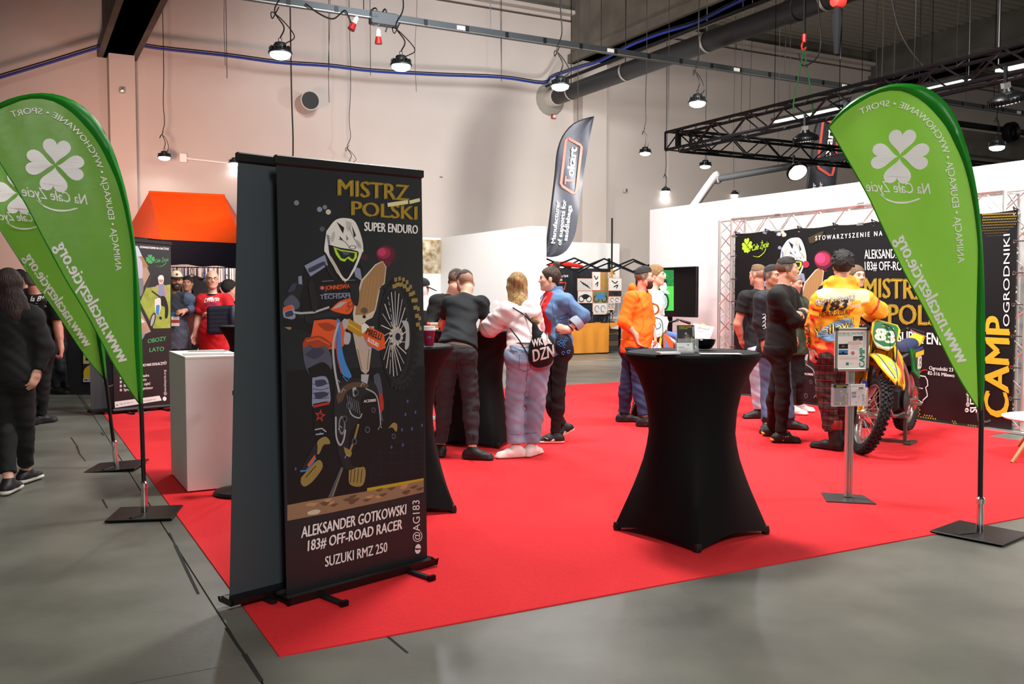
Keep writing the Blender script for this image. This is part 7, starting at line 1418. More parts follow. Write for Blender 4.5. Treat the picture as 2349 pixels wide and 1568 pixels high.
# ---------------------------------------------------------------- garments and hair colours
def cloth(n, c, **k): k.setdefault('noise', .10); k.setdefault('scale', 14); k.setdefault('bump', .15); k.setdefault('bscale', 160); return mat('cloth_' + n, c, k.pop('rough', .85), **k)
K_TEE = cloth('charcoal', '#12171c'); K_BLK = cloth('black', '#0b0b0d'); K_TRO = cloth('dark_grey', '#2b2a2f', noise=.2); K_JEAN = cloth('light_denim', '#8a9ab4', noise=.25, scale=5); K_JBL = cloth('dark_denim', '#1f2a4d', noise=.35, scale=6); K_JAC = cloth('denim_jacket', '#5c7ca6', noise=.22, scale=8); K_JPL = cloth('pale_denim', '#a9b4c4', noise=.25, scale=6)
K_BLO = cloth('blouse', '#ecdcdc', rough=.6); K_RED = cloth('red_tee', '#c8161e'); K_ORG = cloth('orange_hood', '#f4730f'); K_WHT = cloth('white_shirt', '#e9e4e0'); K_NAV = cloth('navy', '#1c2340'); K_CAM = cloth('camo', '#39422f', noise=.5, scale=9); K_GRY = cloth('grey_hood', '#565a68', noise=.15)
K_YEL = cloth('yellow', '#f2b61a', rough=.55, noise=.04); K_PAL = cloth('pale_yellow', '#f6e6b0', rough=.55, noise=.04); K_OR2 = cloth('jacket_orange', '#ee8423', rough=.55, noise=.05); K_RD2 = cloth('jacket_red', '#d8301f', rough=.55, noise=.05); K_PUF = cloth('puffer', '#141c2c', rough=.5); K_MAR = cloth('maroon', '#3a1518')
SH_B = mat('shoe_black', '#0e0e10', .55); SH_W = mat('shoe_white', '#ebe6e2', .5); SOLW = mat('sole_white', '#e4ddd2', .6); SH_O = mat('shoe_sole_dark', '#1d1d1f', .7); YSOLE = mat('sole_amber', '#d99a1e', .6)
H_BRN = mat('hair_brown', '#3a2a1e', .6, bump=.7, bscale=110, noise=.35, scale=60, stretch=(1, 1, .2)); H_DK = mat('hair_dark', '#17120f', .6, bump=.7, bscale=110, noise=.3, scale=60); H_LB = mat('hair_light_brown', '#6b5238', .6, bump=.7, bscale=110, noise=.3, scale=60); H_BLD = mat('hair_blonde', '#b8945c', .6, bump=.7, bscale=110, noise=.45, scale=45, col2='#6b4f2c', stretch=(1, 1, .12)); H_FAIR = mat('hair_fair', '#8a6a40', .6, bump=.7, bscale=110, noise=.3, scale=60); H_GRY = mat('hair_grey', '#7d776c', .6, bump=.7, bscale=110, noise=.4, scale=70); H_AUB = mat('hair_auburn', '#2a1210', .6, bump=.7, bscale=110, noise=.4, scale=50, stretch=(1, 1, .15))
FAD = mat('hair_fade', '#6a5344', .7, noise=.3, scale=120); FADL = mat('hair_fade_light', '#a17d67', .7, noise=.2, scale=120)
PLAID = mat('plaid', '#4b3733', .8, noise=.1, scale=30); nt = PLAID.node_tree; tcn = nt.nodes.new('ShaderNodeTexCoord'); prev = nt.nodes['Color Ramp'].outputs[0] if 'Color Ramp' in nt.nodes else None
for axis, sc_, thr, colr in (('X', 7.5, .965, (.012, .01, .01, 1)), ('Z', 6.0, .965, (.012, .01, .01, 1)), ('Z', 30, .985, (.02, .015, .015, 1)), ('X', 30, .985, (.02, .015, .015, 1)), ('Z', 4.5, 1.0495, (.30, .03, .015, 1))):
    w_ = nt.nodes.new('ShaderNodeTexWave'); w_.bands_direction = axis; w_.inputs['Scale'].default_value = sc_; w_.inputs['Distortion'].default_value = .25; th = nt.nodes.new('ShaderNodeMath'); th.operation = 'GREATER_THAN'; th.inputs[1].default_value = thr - .06; mx = nt.nodes.new('ShaderNodeMixRGB'); mx.inputs[2].default_value = colr
    nt.links.new(tcn.outputs['Object'], w_.inputs['Vector']); nt.links.new(w_.outputs['Fac'], th.inputs[0]); nt.links.new(th.outputs[0], mx.inputs[0]); nt.links.new(prev, mx.inputs[1]); prev = mx.outputs[0]
nt.links.new(prev, nt.nodes['Principled BSDF'].inputs['Base Color'])
def swoosh(m, b, t, fu, sd):
    q = [(.06, .035), (.085, .028), (.12, .04), (.165, .068), (.115, .050), (.085, .045), (.07, .052)]
    m.prism([b + t * x + fu * z + sd * .0445 for x, z in q], sd * .004)
def bars(m, b, t, fu, sd):
    for k in range(3): c = b + t * (.07 + .022 * k) + fu * .05 + sd * .043; m.box(c, (.010, .006, .045), ax=(t, sd, fu))
# ---------------------------------------------------------------- by the tall black table
r, f_ = person('man in a charcoal T-shirt and dark joggers leaning over a black bar table', 8.1, (1067, 650, .42), 205, dict(neck=(1066, 681, .34), shA=(1030, 698, .27), shB=(1104, 697, .27), elA=(1016, 742, .44), elB=(1113, 738, .44), wrA=(1030, 772, .62), wrB=(1098, 775, .62), hipA=(1029, 812, -.02), hipB=(1067, 812, -.02), knA=(1020, 920, .04), knB=(1081, 925, -.03), ftA=(1012, 1046, 185), ftB=(1084, 1053, 75)),
    dict(skin='fair', pitch=30, tyaw=180, top_mat=K_TEE, sleeve=.62, hem=.10, top_i=.014, sleeve_i=.017, leg_mat=K_TRO, leg_i=.016, leg_top=.02, leg_w=1.04, cuff=.9, leg_len=.9, shoe_mat=SH_B, sole_mat=SH_O, hair='fade', hair_mat=H_BRN, fade_mat=FADL, hipw=1.06, leg_wr=.006, top_wr=.006, neck_r=.05, face=False))
r, g_ = person('man in a black zipped top bending beside the leaning man, toy blaster in hand', 9.3, (1047, 645, 0), 150, dict(neck=(1032, 677, 0), shA=(1002, 692, -.05), shB=(1062, 692, .12), elA=(982, 748, -.12), elB=(1070, 745, .1), wrA=(1004, 758, -.30), wrB=(1050, 770, -.05), hipA=(1010, 810, .05), hipB=(1050, 810, .1), knA=(1012, 895), knB=(1048, 895), ftA=(1012, 1008, 90), ftB=(1048, 1004, 110)),
    dict(skin='fair', pitch=20, top_mat=K_BLK, sleeve=1.9, top_i=.02, sleeve_i=.02, leg_mat=K_BLK, shoe_mat=SH_B, hair='fade', hair_mat=H_BRN, fade_mat=FAD, hd=((.9, .2, -.1), None), hn=((0, .3, -1), None), curl=(.7, .5), face=False))
w = g_['W'][0]; c = at(1001, 743, g_['D'] - .36); o = thing('toy_blaster', 'white and orange toy blaster held over the black bar table', 'toy', c); m = MB(); m.box(c, (.125, .028, .03), 0, bev=.006); m.build('body', mat('toy_white', '#e8dcc0', .4), o); m = MB(); m.lathe([(.016, 0), (.02, .02), (.014, .03)], c - Vector((.062, 0, 0)), (-1, 0, 0), 12); m.build('muzzle', mat('toy_orange', '#e2571c', .4), o, True); m = MB(); m.box(c + Vector((.02, 0, -.025)), (.07, .026, .022), .0, bev=.004); m.build('lower_body', mat('toy_yellow', '#d9b02a', .4), o); m = MB(); m.box(c + Vector((.035, 0, -.05)), (.028, .024, .05), 0, bev=.006); m.build('grip', BLACK, o)
r, h_ = person('blonde long haired woman in a white blouse and light jeans at the bar table', 8.1, (1186, 657, .20), 195, dict(neck=(1189, 693, .14), shA=(1168, 714, .10), shB=(1216, 714, .08), elA=(1120, 752, .22), elB=(1230, 758, .28), wrA=(1140, 725, .50), wrB=(1205, 757, .52), hipA=(1193, 820, 0), hipB=(1234, 820, .02), knA=(1180, 925, .02), knB=(1229, 925, .05), ftA=(1184, 1049, -72), ftB=(1218, 1046, 150)),
    dict(skin='fair', fem=True, pitch=8, tyaw=180, hs=.97, hair='long', hair_mat=H_BLD, hair_t=.012, strands=[((1186, 655, .17), (1196, 705, .08), .085, .075), ((1196, 700, .06), (1213, 735, .0), .070, .045), ((1206, 715, .03), (1233, 738, .0), .05, .022), ((1176, 660, .15), (1174, 690, .12), .04, .03)], hair_wr=.004, top_mat=K_BLO, top_i=.012, sleeve=.98, sleeve_i=.045, hem=.17, top_wr=.007, top_extra=[((1150, 722, .15), (1127, 752, .22), .075, .085), ((1120, 752, .24), (1132, 738, .36), .08, .05)], neck_r=.10, leg_mat=K_JEAN, leg_i=.026, leg_top=.13, leg_w=1.07, hipw=1.22, bw=1.05, leg_len=.90, cuff=1.12, leg_wr=.006, shoe_mat=SH_W, sole_mat=SOLW, sole_h=.035, lace_mat=SH_W, face=False))
bl = h_
def seams(root, gar, O, n, lines, mt, w=.004, name='seams'):
    A = ClothArt(O, n, gar, .0002)
    for q in lines: A.line(q, w, mt)
    A.build(name, root)
SEAM = mat('seam_dark', '#15161a', .9); SEAMB = mat('seam_denim', '#5b6a86', .9)
seams(bpy.data.objects['person'], f_['legs'], at(1050, 850, 7.8), Vector((0, -1, 0)), [[(1053, 826), (1086, 829), (1087, 858), (1071, 868), (1056, 860), (1053, 826)], [(1008, 796), (1050, 799), (1088, 797)], [(1047, 805), (1045, 850)], [(1062, 942), (1095, 946)], [(1065, 1000), (1096, 1002)]], SEAM)
seams(r, bl['legs'], at(1210, 850, 7.8), Vector((0, -1, 0)), [[(1192, 815), (1218, 817), (1217, 850), (1205, 856), (1191, 849), (1192, 815)], [(1212, 800), (1212, 850), (1208, 880)], [(1168, 1004), (1196, 1005)], [(1204, 1004), (1234, 1003)], [(1168, 806), (1210, 808), (1256, 805)]], SEAMB)
# belt, drawstring bag, straw cup
P0 = bl['P'] + Z * .135; m = MB(); m.tube([P0 + bl['hl'] * (.150 * math.cos(t)) + bl['hl'].cross(Z) * (.120 * math.sin(t)) for t in np.linspace(0, 2 * PI, 25)], .016, 6, flat=.4); m.build('belt', BLACK, r, True)
bc = at(1242, 795, 7.93); bag = thing('drawstring_bag', 'black drawstring bag with white lettering on the back of the blonde woman', 'bag', bc)
bx_, bz_ = Vector((1, .05, 0)).normalized(), Vector((-.32, .0, 1)).normalized()
bg = volume('bag_body', [EL(bc - Z * .03, (bx_, Vector((0, 1, 0)), bz_), (.115, .065, .14), k=.03), RC(bc + Z * .04 - bx_ * .02, bc + Z * .20 - bx_ * .065, .06, .022, (Vector((0, 1, 0)), .6), k=.05), EL(bc - Z * .10 + bx_ * .01, (bx_, Vector((0, 1, 0)), Z), (.095, .055, .07), k=.03)], res=.008, wr=.003, mats=K_BLK, parent=bag)
m = MB(); pt = bl['p3']
m.tube([at(1222, 742, 8.02), at(1203, 722, 8.08), at(1176, 705, 8.06)], .006, 6)
m.tube([at(1170, 752, 8.02), at(1190, 778, 7.96), at(1214, 818, 7.95)], .006, 6); m.tube([at(1205, 718, 8.0), at(1218, 735, 7.98), at(1228, 745, 7.97)], .006, 6); m.build('cord', BLACK, bag)
ca = ClothArt(bc + Vector((0, -.10, 0)), Vector((0, -1, 0)), bg, .0002)
ca.text('WK', (1222, 797), (1246, 790), (1220, 780), INK, off=.03); ca.text('DZN', (1224, 830), (1272, 818), (1222, 803), INK, off=.03); ca.poly([(1242, 770), (1248, 762), (1253, 768), (1257, 762), (1258, 776), (1268, 790), (1258, 788), (1250, 794), (1246, 784)], INK); ca.build('print', bag)
c = at(1138, 706, 8.62); cp_ = thing('plastic_cup', 'clear plastic cup with a straw in the hand of the blonde woman', 'cup', c); m = MB(); m.lathe([(.028, -.06), (.038, .03), (.040, .032)], c, Z, 20, cap=False); m.lathe([(.040, .032), (.036, .055), (.02, .07), (.012, .072)], c, Z, 20, cap=False); m.build('cup_shell', see_through('clear_cup', '#e8eef0', .28, .05), cp_, True); m = MB(); m.tube([c - Z * .05, c + Z * .13], .004, 6); m.build('straw', WHT, cp_)
r, i_ = person('woman with a hair bun in a denim jacket and red T-shirt, hand on hip', 8.9, (1260, 640, 0), -93, dict(neck=(1270, 672, .02), shA=(1297, 692, -.14), shB=(1258, 690, .19), elA=(1338, 726, -.16), elB=(1250, 735, .22), wrA=(1303, 757, -.20), wrB=(1243, 775, .15), hipA=(1285, 800, -.08), hipB=(1272, 800, .10), knA=(1281, 905, -.08), knB=(1256, 915, .02), ftA=(1273, 1016, -88), ftB=(1303, 1002, -75, 9.0, .42)),
    dict(skin='pale', fem=True, hs=.95, hair='bun', hair_mat=H_BRN, hair_t=.007, buns=[((1277, 607, 0), .036), ((1275, 613, 0), .026)], strands=[((1272, 630, 0), (1277, 650, 0), .05, .03)], top_mat=[K_JAC, K_RED], top_paint=lambda c, d: ((((c - d['P']) @ d['f']) > .055) & (np.abs((c - d['P']) @ d['lat']) < .105)).astype(int), top_name='denim_jacket', top_i=.02, sleeve=1.62, sleeve_i=.024, hem=-.10, top_wr=.006, leg_mat=K_BLK, leg_i=.008, leg_top=.06, shoe_mat=SH_B, sole_mat=SOLW, logo=swoosh, logo_mat=SOLW, hd=((-.95, .1, .25), None), hn=((.1, 1, 0), None), curl=(.75, .5)))
seams(r, i_['top'], at(1290, 720, 8.5), Vector((0, -1, 0)), [[(1284, 702), (1308, 706)], [(1282, 728), (1306, 722), (1307, 730), (1284, 735), (1282, 728)], [(1284, 735), (1290, 760), (1302, 758)], [(1268, 690), (1272, 720), (1278, 750)], [(1306, 690), (1312, 720)]], mat('seam_blue', '#39557c', .9))
m = MB(); e, w = i_['E'][0], i_['W'][0]; d = (w - e).normalized(); x, y = perp(d); m.tube([w - d * .03 + x * (.031 * math.cos(t)) + y * (.031 * math.sin(t)) for t in np.linspace(0, 2 * PI, 17)], .007, 6); m.build('wrist_band', BLACK, r, True)
m = MB(); cu = e.lerp(w, .62); m.lathe([(.072, -.0), (.074, .03), (.070, .075), (.060, .078)], cu - d * .07, d, 20, cap=False); m.build('turned_cuff', K_JPL, r, True)
m = MB(); nb = i_['N']; fw = i_['fwd']; lt = i_['lat']; m.tube(bez([nb + lt * .05 + Z * .03, nb + lt * .03 - Z * .07 + fw * .13, nb - Z * .24 + fw * .165, nb - lt * .03 - Z * .07 + fw * .13, nb - lt * .05 + Z * .03], 6), .007, 4, flat=.3); m.build('lanyard', WHT, r); m = MB(); m.box(nb - Z * .31 + fw * .165 - lt * .02, (.09, .006, .11), ax=(lt, fw, Z)); m.build('badge', mat('badge_card', '#8fa4c0', .4), r)
m = MB(); cc = nb + Z * .035 - fw * .01; m.lathe([(.085, -.05), (.090, -.02), (.075, .03), (.068, .028)], cc, Z, 20, cap=False); m.build('collar', K_JAC, r, True)
c = at(1293, 792, 8.72); o = thing('sling_bag', 'small dark blue patterned bag at the hip of the denim jacket woman', 'bag', c); volume('bag_body', [EL(c, (Vector((1, 0, 0)), Vector((0, 1, 0)), Z), (.085, .06, .10), k=.02), EL(c + Z * .05, (Vector((1, 0, 0)), Vector((0, 1, 0)), Z), (.07, .055, .06), k=.02)], res=.009, mats=cloth('bag_blue', '#131a2e', noise=.2), parent=o); m = MB()
for k in range(11): t = random.uniform(0, 6.28); q = c + Vector((.06 * random.uniform(-1, 1), -.062, .08 * random.uniform(-1, 1))); m.tube([q + Vector((.014 * math.cos(t), 0, .014 * math.sin(t))) for t in np.linspace(0, 5.2, 9)], .0022, 4)
m.build('ring_print', P['blue'], o, kind='stuff')
# ---------------------------------------------------------------- by the white motorcycle
r, j_ = person('bearded man in an orange hooded sweatshirt beside the white motorcycle', 10.2, (1478, 637, 0), 82, dict(neck=(1470, 672, 0), shA=(1449, 684, -.14), shB=(1478, 684, .20), elA=(1431, 738, -.18), elB=(1490, 735, .22), wrA=(1459, 768, -.20), wrB=(1500, 770, .05), hipA=(1451, 800, .09), hipB=(1464, 800, -.10), knA=(1439, 876, .10), knB=(1466, 876, -.08), ftA=(1431, 967, 88), ftB=(1478, 978, 80)),
    dict(skin='pink', hair='fade', hair_mat=H_DK, hair_t=.009, fade_mat=FAD, beard=H_BRN, belly=.05, bw=1.08, top_mat=K_ORG, top_name='hooded_sweatshirt', top_i=.02, sleeve=1.45, sleeve_i=.025, hem=-.06, top_wr=.004, top_extra=[((1452, 660, .0), (1475, 668, .02), .055, .06), ((1450, 664, .1), (1478, 676, -.08), .045, .035)], leg_mat=K_JBL, leg_i=.024, leg_len=.92, leg_wr=.007, shoe_mat=SH_B, sole_mat=SH_O, logo=bars, logo_mat=mat('mark_red', '#a3342c', .5), hd=((.25, .0, -1), None), hn=((1, -.3, .1), None), hsg=(-1, 1), curl=(.45, .4), top_neck=1))
seams(r, j_['top'], at(1470, 740, 9.8), Vector((0, -1, 0)), [[(1484, 730), (1482, 752), (1472, 764)], [(1422, 778), (1450, 781), (1490, 779)], [(1478, 722), (1479, 726)], [(1482, 722), (1482, 727), (1485, 726)], [(1464, 668), (1476, 690), (1484, 712)]], mat('seam_orange', '#b8520a', .9))
r, k_ = person('fair haired young man in a white shirt behind the orange hooded man', 11.8, (1506, 632, 0), 72, dict(neck=(1499, 664, 0), shA=(1478, 680, -.12), shB=(1508, 680, .18), elA=(1478, 735, -.1), elB=(1515, 735, .25), wrA=(1488, 780, -.1), wrB=(1520, 780, .1), hipA=(1484, 790, -.09), hipB=(1496, 790, .09), knA=(1486, 865, -.1), knB=(1498, 865, .08), ftA=(1487, 935, 70), ftB=(1500, 932, 70)),
    dict(skin='fair', hair='short', hair_mat=H_FAIR, hair_t=.014, top_mat=K_WHT, sleeve=.8, top_i=.018, sleeve_i=.022, leg_mat=K_JBL, shoe_mat=SH_B, res=.010, hs=1.07, bw=1.05))
# ---------------------------------------------------------------- by the printed banner
r, l_ = person('man in a black T-shirt and bleached jeans with shaved neck, facing the banner', 10.65, (1738, 631, 0), -142, dict(neck=(1742, 664, .02), shA=(1710, 682, -.06), shB=(1766, 680, .12), elA=(1692, 742, -.02), elB=(1776, 738, .1), wrA=(1702, 785, .05), wrB=(1768, 782, .2), hipA=(1732, 800, -.02), hipB=(1752, 800, .04), knA=(1736, 873, 0), knB=(1755, 873, .05), ftA=(1740, 959, -82), ftB=(1762, 957, -60)),
    dict(skin='pink', hair='fade', hair_mat=H_LB, fade_mat=FADL, top_mat=K_BLK, sleeve=.58, top_i=.016, sleeve_i=.022, hem=-.24, leg_mat=K_JPL, leg_i=.02, shoe_mat=SH_B, sole_mat=SH_O, arm=1.12, hd=((.6, .3, -.75), None), hn=((.6, .5, 0), None), curl=(.8, .4), bw=1.05))
r, m_ = person('dark haired man in a navy sweatshirt half hidden by the black sweater man', 9.8, (1772, 634, 0), 38, dict(neck=(1772, 668, 0), shA=(1748, 686, -.05), shB=(1800, 686, .08), elA=(1742, 738, -.06), elB=(1812, 738, .06), wrA=(1752, 785, -.1), wrB=(1812, 785, -.05), hipA=(1761, 806, 0), hipB=(1790, 806, .05), knA=(1761, 888, 0), knB=(1800, 888, .05), ftA=(1759, 990, -30), ftB=(1812, 984, 70)),
    dict(skin='tan', hair='fade', fade_mat=FAD, hair_mat=H_DK, hair_t=.006, top_mat=K_NAV, top_i=.03, sleeve=1.9, sleeve_i=.03, leg_mat=cloth('mid_denim', '#4d5876', noise=.25, scale=6), leg_i=.02, shoe_mat=SH_B, boot=.05))
ca = ClothArt(at(1745, 735, 9.5), Vector((-.5, -.86, 0)), m_['top'], .0002)
for k in range(4): ca.line([(1739, 722 + k * 9), (1744, 720 + k * 9), (1745, 726 + k * 9), (1741, 728 + k * 9)], .008, INK)
ca.build('print', r)
r, n_ = person('man in a black sweater and black trousers with folded arms and amber heeled trainers', 8.95, (1806, 618, 0), 84, dict(neck=(1794, 657, 0), shA=(1780, 679, -.14), shB=(1812, 675, .22), elA=(1823, 737, -.18), elB=(1838, 735, .22), wrA=(1842, 716, .08), wrB=(1834, 722, -.06), hipA=(1785, 800, -.09), hipB=(1797, 800, .10), knA=(1797, 895, -.09), knB=(1779, 893, .08), ftA=(1791, 1015, 84), ftB=(1770, 1000, 80)),
    dict(skin='fair', tyaw=84, hair='fade', fade_mat=FAD, hair_mat=H_DK, hair_t=.006, top_mat=K_BLK, top_name='sweater', sleeve=1.92, top_i=.022, sleeve_i=.022, hem=-.04, leg_mat=K_BLK, leg_i=.014, leg_len=.95, shoe_mat=SH_B, sole_mat=SH_O, logo=bars, logo_mat=mat('mark_amber', '#e09030', .5), nose=1.1))
for q in (0, 1):
    b = n_['A'][q] - Z * .085; t = yaw(84 if q == 0 else 80); m = MB(); m.ball(b - t * .065 + Z * .030, .040, 12, (1, 1, .7)); m.build('amber_heel', YSOLE, r, True)
r, o_ = person('older man in a camouflage jacket looking past the black sweater man', 11.1, (1822, 650, 0), 48, dict(neck=(1818, 682, 0), shA=(1799, 697, -.05), shB=(1838, 696, .08), elA=(1797, 745, -.1), elB=(1848, 742, .0), wrA=(1815, 770, -.15), wrB=(1840, 735, -.2), hipA=(1808, 806, 0), hipB=(1828, 806, .03), knA=(1812, 872, 0), knB=(1833, 872, 0), ftA=(1816, 950, 60), ftB=(1832, 944, 75)),
    dict(skin='red', pitch=10, hair='short', hair_mat=H_GRY, hair_t=.004, top_mat=K_CAM, top_i=.03, sleeve=1.85, sleeve_i=.03, leg_mat=K_BLK, shoe_mat=SH_W, sole_mat=SOLW, logo=bars, logo_mat=mat('mark_red', '#a3342c', .5), res=.010))
def jacket(c, d):
    L = np.linalg.norm(d['N'] - d['P']); t = (c - d['P']) @ d['up'] / L; x = (c - d['P']) @ d['lat']; n = np.sin(23 * x + 31 * t) + np.sin(37 * x - 19 * t + 1); arm = np.abs(x) > .235
    i = np.zeros(len(c), dtype=int); i[(t > .74 + .05 * np.sign(n)) & ~arm] = 1; i[(t < .36 + .08 * np.sign(n))] = 2; i[(t < .12 + .05 * np.sign(n))] = 3
    i[t > .95] = 0; i[arm & (x < 0) & (t < .62 + .1 * np.sign(n))] = 2; i[(x > .26) & (np.abs(x - .33 - .25 * (t - .7)) < .014)] = 3; return i
r, p_ = person('man in a yellow, orange and red racing jacket and plaid trousers', 8.5, (1932, 610, 0), 172, dict(neck=(1930, 654, 0), shA=(1884, 692, 0), shB=(1980, 688, 0), elA=(1868, 748, .02), elB=(2016, 712, .12), wrA=(1864, 800, -.02), wrB=(1990, 728, .34), hipA=(1898, 812, 0), hipB=(1940, 812, 0), knA=(1893, 895, -.02), knB=(1930, 895, .1), ftA=(1912, 1032, 222), ftB=(1936, 1020, 150)),
    dict(skin='fair', hs=1.0, hair='curly', hair_mat=H_DK, hair_t=.016, top_mat=[K_YEL, K_PAL, K_OR2, K_RD2], top_paint=jacket, top_name='racing_jacket', top_i=.034, sleeve=1.93, sleeve_i=.040, hem=-.02, top_wr=.006, top_extra=[((1898, 650, .06), (1962, 648, .06), .045, .045), ((1912, 646, -.02), (1948, 645, -.02), .06, .06), ((1930, 655, -.04), (1930, 668, -.05), .05, .04)], bw=1.12, leg_mat=PLAID, leg_i=.022, leg_w=1.1, hipw=1.1, leg_len=.80, leg_wr=.006, shoe_mat=SH_B, sole_mat=SH_O, boot=.17, shoe_l=.30, neck_cut=False, curl=(.6, .8), face=False))
ca = ClothArt(at(1928, 740, 8.2), Vector((.0, -1, 0)), p_['top'], .00025)
JO = mat('p_jack_line', '#16140f', .5)
ca.text('GOTKOWSKI', (1889, 700), (1976, 688), (1890, 687), JO, off=.045, fit='GOTKOWSKI'); ca.text('GOTKOWSKI', (1889, 700), (1976, 688), (1890, 687), INK, off=.004, fit='GOTKOWSKI')
ca.text('183', (1904, 716), (1953, 709), (1910, 693.5), JO, off=.04); ca.text('HORN SUZUKI', (1897, 729), (1961, 721), (1899, 717.5), JO, off=.01); ca.text('RACING TEAM', (1934, 732.5), (1957, 730), (1934, 729), JO)
ca.curve([(1892, 772), (1912, 750), (1938, 735), (1968, 732), (1972, 752), (1950, 770), (1915, 785)], mat('p_jack_blue', '#6f9fc4', .5)); ca.text('Yellow!', (1884, 778), (1970, 750), (1886, 757), JO, off=.045, fit='Yellow!'); ca.text('Yellow!', (1884, 778), (1970, 750), (1886, 757), mat('p_jack_y', '#f3d75a', .5), off=.0, fit='Yellow!')
for tri in ([(1876, 716), (1882, 706), (1886, 714)], [(1962, 712), (1976, 705), (1968, 716)], [(1958, 716), (1964, 714), (1962, 726)], [(1872, 728), (1880, 722), (1880, 732)], [(1880, 736), (1886, 730), (1888, 738)]): ca.poly(tri, K_RD2)
ca.build('print', r)
ca2 = ClothArt(at(1858, 770, 8.2), Vector((-.25, -.97, 0)).normalized(), p_['top'], .0003); ca2.text('HORN SUZUKI', (1864, 800), (1860, 744), (1854, 799), JO, off=.02); ca2.build('sleeve_print', r)
for q in (0, 1):
    m = MB(); b = p_['A'][q] - Z * .085; m.lathe([(.074, .20), (.078, .23), (.076, .27), (.07, .285)], b, Z, 20); m.build('boot_strap', mat('boot_red', '#8f1c1c', .4), r, True)
r, q_ = person('light haired person behind the yellow motorcycle, head just above a jacket shoulder', 10.0, (1965, 634, 0), 15, dict(neck=(1962, 668, 0), shA=(1940, 684, 0), shB=(1985, 684, 0), elA=(1936, 738, 0), elB=(1990, 738, 0), wrA=(1942, 785, -.05), wrB=(1985, 785, -.05), hipA=(1952, 800, 0), hipB=(1974, 800, 0), knA=(1952, 880, 0), knB=(1974, 880, 0), ftA=(1900, 985, 10), ftB=(1970, 976, 10)),
    dict(skin='fair', hair='short', hair_mat=H_LB, top_mat=K_BLK, sleeve=1.9, top_i=.02, leg_mat=K_BLK, shoe_mat=SH_B, res=.011))
# ---------------------------------------------------------------- by the orange tent and in the aisle
r, c_ = person('man in a pale cap and grey hooded jacket with a lanyard under the orange tent', 12.6, (404, 644, 0), 28, dict(neck=(400, 674, 0), shA=(374, 688, .05), shB=(430, 686, -.02), elA=(366, 735, .05), elB=(458, 706, -.02), wrA=(372, 775, 0), wrB=(424, 712, -.22), hipA=(388, 800, 0), hipB=(414, 800, 0), knA=(388, 862, 0), knB=(414, 862, 0), ftA=(388, 925, 20), ftB=(414, 923, 30)),
    dict(skin='tan', hair='short', hair_mat=H_BRN, beard=H_BRN, top_mat=[K_GRY, cloth('slate_panel', '#2c3138'), cloth('hood_blue', '#4f5d74')], top_paint=lambda c, d: np.where((c - d['P']) @ d['up'] > .46, np.where(np.abs((c - d['P']) @ d['lat']) > .19, 2, 1), np.where(np.abs((c - d['P']) @ d['lat']) > .23, 1, 0)), top_i=.035, sleeve=1.85, sleeve_i=.034, hem=.02, leg_mat=K_BLK, shoe_mat=SH_B, res=.010, bw=1.1, belly=.04, hs=1.05))
hp = c_['hp']; cm_ = mat('cap_cream', '#cfc3a2', .8); volume('cap_crown', [EL(hp(0, -.012, .045), (c_['r'], c_['f'], c_['u']), (.088, .108, .10))], cuts=[(hp(0, 0, .045), -c_['u'])], res=.008, mats=cm_, parent=r); m = MB(); m.prism([hp(.075 * math.sin(t), .06 + .10 * max(0, math.cos(t)) , .046 - .02 * max(0, math.cos(t))) for t in np.linspace(-1.57, 1.57, 14)], c_['u'] * .008); m.build('cap_brim', mat('cap_brim', '#1c1a1a', .7), r); m = MB(); m.ball(hp(0, .094, .085), .018, 8, (1, .3, .8)); m.build('cap_emblem', P['red'], r)
m = MB(); nb, fw, lt = c_['N'], c_['fwd'], c_['lat']; m.tube([nb + lt * .07, nb - Z * .20 + fw * .18 + lt * .01, nb - lt * .07], .009, 4, flat=.3); m.build('lanyard', WHT, r); bq = at(401, 720, 12.32)
for dz, mt_, hh in ((.0, mat('badge_blue', '#3e6a9c', .4), .055), (-.055, WHT, .045), (-.10, mat('badge_red', '#c24a42', .4), .04), (-.14, WHT, .04)): m = MB(); m.box(bq + Z * dz, (.115, .006, hh)); m.build('badge', mt_, r)
r, d_ = person('bald man with glasses in a red T-shirt with lettering, a dark jacket over his arm', 12.5, (487, 641, 0), 22, dict(neck=(488, 673, 0), shA=(464, 687, -.02), shB=(520, 687, .02), elA=(454, 730, 0), elB=(536, 724, -.04), wrA=(446, 766, -.08), wrB=(488, 720, -.30), hipA=(478, 800, 0), hipB=(504, 800, 0), knA=(478, 862, 0), knB=(504, 862, 0), ftA=(478, 927, 10), ftB=(505, 926, 20)),
    dict(skin='fair', hair='bald', brow_mat=H_LB, look=.004, top_mat=K_RED, sleeve=.72, top_i=.018, sleeve_i=.024, hem=-.02, leg_mat=K_JBL, shoe_mat=SH_B, res=.010, bw=1.12, belly=.06, hs=1.06, hd=((-.15, -.1, -1), (-.7, -.1, .1)), hn=((.5, -.3, 0), (0, .2, -1)), curl=(.4, .6)))
hp = d_['hp']; m = MB()
for s in (-1, 1): m.tube([hp(s * .033 + .024 * math.cos(t), .096 - .008 * abs(math.cos(t)), .008 + .017 * math.sin(t)) for t in np.linspace(0, 2 * PI, 15)], .002, 5); m.tube([hp(s * .057, .088, .01), hp(s * .076, .0, .012)], .002, 5)
m.tube([hp(-.010, .097, .012), hp(.010, .097, .012)], .002, 5); m.build('glasses', BLKM, r)
for (k, e0, e1) in ((0, d_['S'][0], d_['E'][0]), (1, d_['S'][1], d_['E'][1])): dd = (e1 - e0).normalized(); m = MB(); m.lathe([(.074, -.012), (.076, 0), (.074, .012)], e0.lerp(e1, .71), dd, 20, cap=False); m.build('sleeve_rim', K_BLK, r, True)
